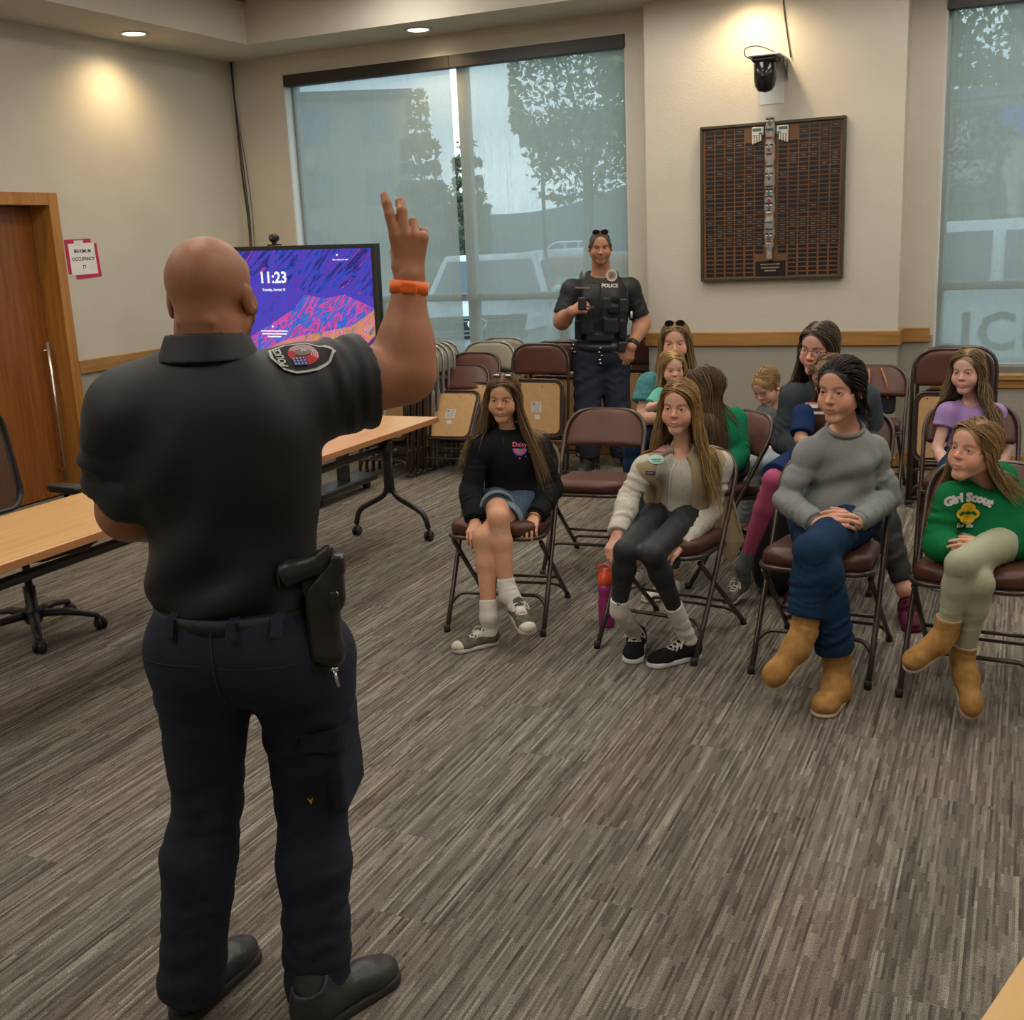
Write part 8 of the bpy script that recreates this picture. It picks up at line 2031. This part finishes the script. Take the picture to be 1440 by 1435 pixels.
def P_child_vest():
    base = V3(-.85, 5.30, .55); fw = nrm(V3(-.35, -1, 0)); hf = math.radians(215)
    H = Head(ath(1170, 532, 5.22), (math.sin(hf), math.cos(hf), -.45), (0, 0, 1), k=.88, kid=1)
    pel = V3(-.84, 5.42, .69); nk = ath(1160, 570, 5.22)
    J = dict(shR=ath(1130, 584, 5.18), shL=ath(1196, 584, 5.26), elR=ath(1126, 618, 5.10), elL=ath(1200, 620, 5.2), wrR=ath(1150, 640, 5.0), wrL=ath(1180, 640, 5.02), hipR=V3(-.90, 5.38, .66), hipL=V3(-.76, 5.38, .66),
             knR=V3(-1.01, 5.075, .60), knL=V3(-.80, 5.04, .58), anR=V3(-1.15, 5.085, .17), anL=V3(-.85, 5.02, .17))
    F_ = Fig(pel, nk, fw, H, .70, 1.0, **J)
    hs = [dict(w=J['wrR'], d=V3(.7, -.6, .0), n=V3(0, -1, .3), size=.72, side=-1), dict(w=J['wrL'], d=V3(-.7, -.6, .1), n=V3(0, -1, .3), size=.72, side=1)]
    hc, hc2 = (0.11, 0.062, 0.03), (0.30, 0.19, 0.09)
    b, ops = body(F_, 'fair', base, 'small girl in a brown vest and pink leggings on the lap of the bespectacled woman', hands=hs, fem=1, fine=.0044, coarse=.010, paint=dict(browup=.0030, browth=.0030, hair=hc, short=True))
    top = F_.torso(.012)+F_.arm('R', .014, t=.8, r=(.052, .052, .04, .03), flare=.004)+F_.arm('L', .014, t=.8, r=(.052, .052, .04, .03), flare=.004)+[tube(nk, nk+F_.up*.2, .04, .05, .006, mode='s')]
    cloth('shirt', top, C['navy'], b, base, .006, cloth_noise(.002, 2, 2))
    vt = F_.torso(.022)+[plane(pel, -F_.up), tube(nk-F_.up*.01, nk+F_.up*.2, .05, .06, .006, mode='s')]
    for q, sg in (('R', 1), ('L', -1)): vt.append(tube(J['sh'+q]+F_.side*sg*.02, J['sh'+q]+F_.side*sg*.12-F_.up*.04, .045, .055, .006, mode='s'))
    vs = cloth('vest', vt, C['brownvest'], b, base, .006)
    cc = ath(1143, 572, 5.1); dv = nrm(cc-CC); rt = nrm(CR); uv = V3(0, 0, 1)
    for (px, py, w, h_, m) in ((1141, 570, .030, .012, 'thread_w'), (1128, 582, .014, .016, 'thread_w'), (1150, 581, .034, .006, 'thread_w'), (1141, 567, .024, .003, 'pinkprint')):
        decal_poly('vest_patch', [(-w, -h_), (w, -h_*1.1), (w, h_*.9), (-w, h_)], ath(px, py, 5.0), rt, uv, dv, vt, C[m], vs, base, off=.003 if m == 'thread_w' else .005)
    cloth('skirt', [ell(pel-F_.up*.03, (.13, .12, .08), None, .03)]+F_.leg('R', .022, t=.95, flare=.012, r=(.08, .062, .05, .04))+F_.leg('L', .022, t=.95, flare=.012, r=(.08, .062, .05, .04)), C['navy'], b, base, .007)
    cloth('leggings', F_.leg('R', .006, t=1.85, r=(.08, .060, .052, .037))+F_.leg('L', .006, t=1.85, r=(.08, .060, .052, .037)), C['pinkleg'], b, base, .006)
    for q in 'RL':
        hl = V3(J['an'+q][0]+.01, J['an'+q][1]+.045, .06 if q == 'R' else .06); f_ = nrm(V3(-.08, -.2, -.05))
        if q == 'R': hl[2] = .05
        shoe(b, base, hl, hl+f_*.2, .20, mats=(C['canvasgrey'], C['white'], C['lace']), h=.005)
        cloth('sock', [tube(hl+f_*.03+V3(0, 0, .05), J['an'+q]+V3(0, 0, .0), .034, .036, .01), tube(J['an'+q], J['an'+q]+(J['kn'+q]-J['an'+q])*.16, .036, .034, .01)], C['greyhood'], b, base, .006)
    hair_strands(H, ops+top, 835, lambda L, rs: .24+.05*rs.uniform(-1, 1, len(L)), hc, hc2, back=.1, seed=61, r0=0.0022, parent=b, origin=base, step=.022, wave=.15)
    return b
def P_girl_lilac():
    base = V3(-.215, 5.90, 0); fw = nrm(V3(.0, -1, 0)); hf = math.radians(196)
    H = Head(ath(1361, 522, 5.56), (math.sin(hf), math.cos(hf), -.06), (0, 0, 1), k=.88, kid=1)
    pel = V3(-.215, 6.0, .555); nk = ath(1366, 563, 5.60)
    J = dict(shR=ath(1333, 580, 5.58), shL=ath(1402, 582, 5.64), elR=ath(1318, 630, 5.55), elL=ath(1417, 632, 5.62), wrR=ath(1334, 668, 5.38), wrL=ath(1400, 670, 5.42),
             knR=V3(-.31, 5.62, .50), knL=V3(-.12, 5.62, .50), anR=V3(-.31, 5.66, .12), anL=V3(-.10, 5.66, .12))
    F_ = Fig(pel, nk, fw, H, .78, .92, **J)
    hs = [dict(w=J['wrR'], d=V3(.5, -.6, -.5), n=V3(-.3, -.8, .6), size=.78, side=-1), dict(w=J['wrL'], d=V3(-.5, -.6, -.5), n=V3(.3, -.8, .6), size=.78, side=1)]
    hc, hc2 = (0.16, 0.10, 0.05), (0.42, 0.30, 0.17)
    b, ops = body(F_, (0.756, 0.439, 0.366), base, 'girl in a lilac t-shirt with long wavy light brown hair, farthest right', hands=hs, fem=1, jaw=.94, headw=.96, fine=.0039, coarse=.011, r_arm=(.045, .038, .033, .025), nr=.042, paint=dict(browup=.0030, browth=.0030, hair=hc, short=True, brow=(.26, .16, .10), blush=.5))
    top = F_.torso(.014)+[plane(pel, -F_.up)]+F_.arm('R', .013, t=.42, r=(.050, .052, .04, .03), flare=.006)+F_.arm('L', .013, t=.42, r=(.050, .052, .04, .03), flare=.006)+[tube(nk-F_.up*.04+F_.fwd*.03, nk+F_.up*.2+F_.fwd*.02, .048, .062, .006, mode='s')]
    cloth('t_shirt', top, C['lilac'], b, base, .006, cloth_noise(.004, 1.4, 2))
    cloth('shorts', [ell(pel, (.13, .12, .1), None, .03)]+F_.leg('R', .014, t=.9)+F_.leg('L', .014, t=.9), C['jeans'], b, base, .008)
    for q in 'RL':
        hl = V3(J['an'+q][0], J['an'+q][1]+.04, 0); shoe(b, base, hl, hl+V3(0, -.2, 0), .22, mats=(C['white'], C['white']), h=.007)
    hair_strands(H, ops+top, 939, lambda L, rs: .40+.06*rs.uniform(-1, 1, len(L)), hc, hc2, back=.3, part=-.01, seed=71, r0=0.0021, parent=b, origin=base, step=.022, wave=.45, out=.3)
    return b
PEOPLE = dict(of=P_officer_front, gb=P_girl_black, gc=P_girl_cream, wg=P_woman_grey, gg=P_girl_green, ob=P_officer_back, wt=P_woman_teal, td=P_toddler, gt=P_girl_turned, bo=P_boy, gl=P_woman_glasses, cv=P_child_vest, li=P_girl_lilac)
for k_, fn in PEOPLE.items():
    fn()
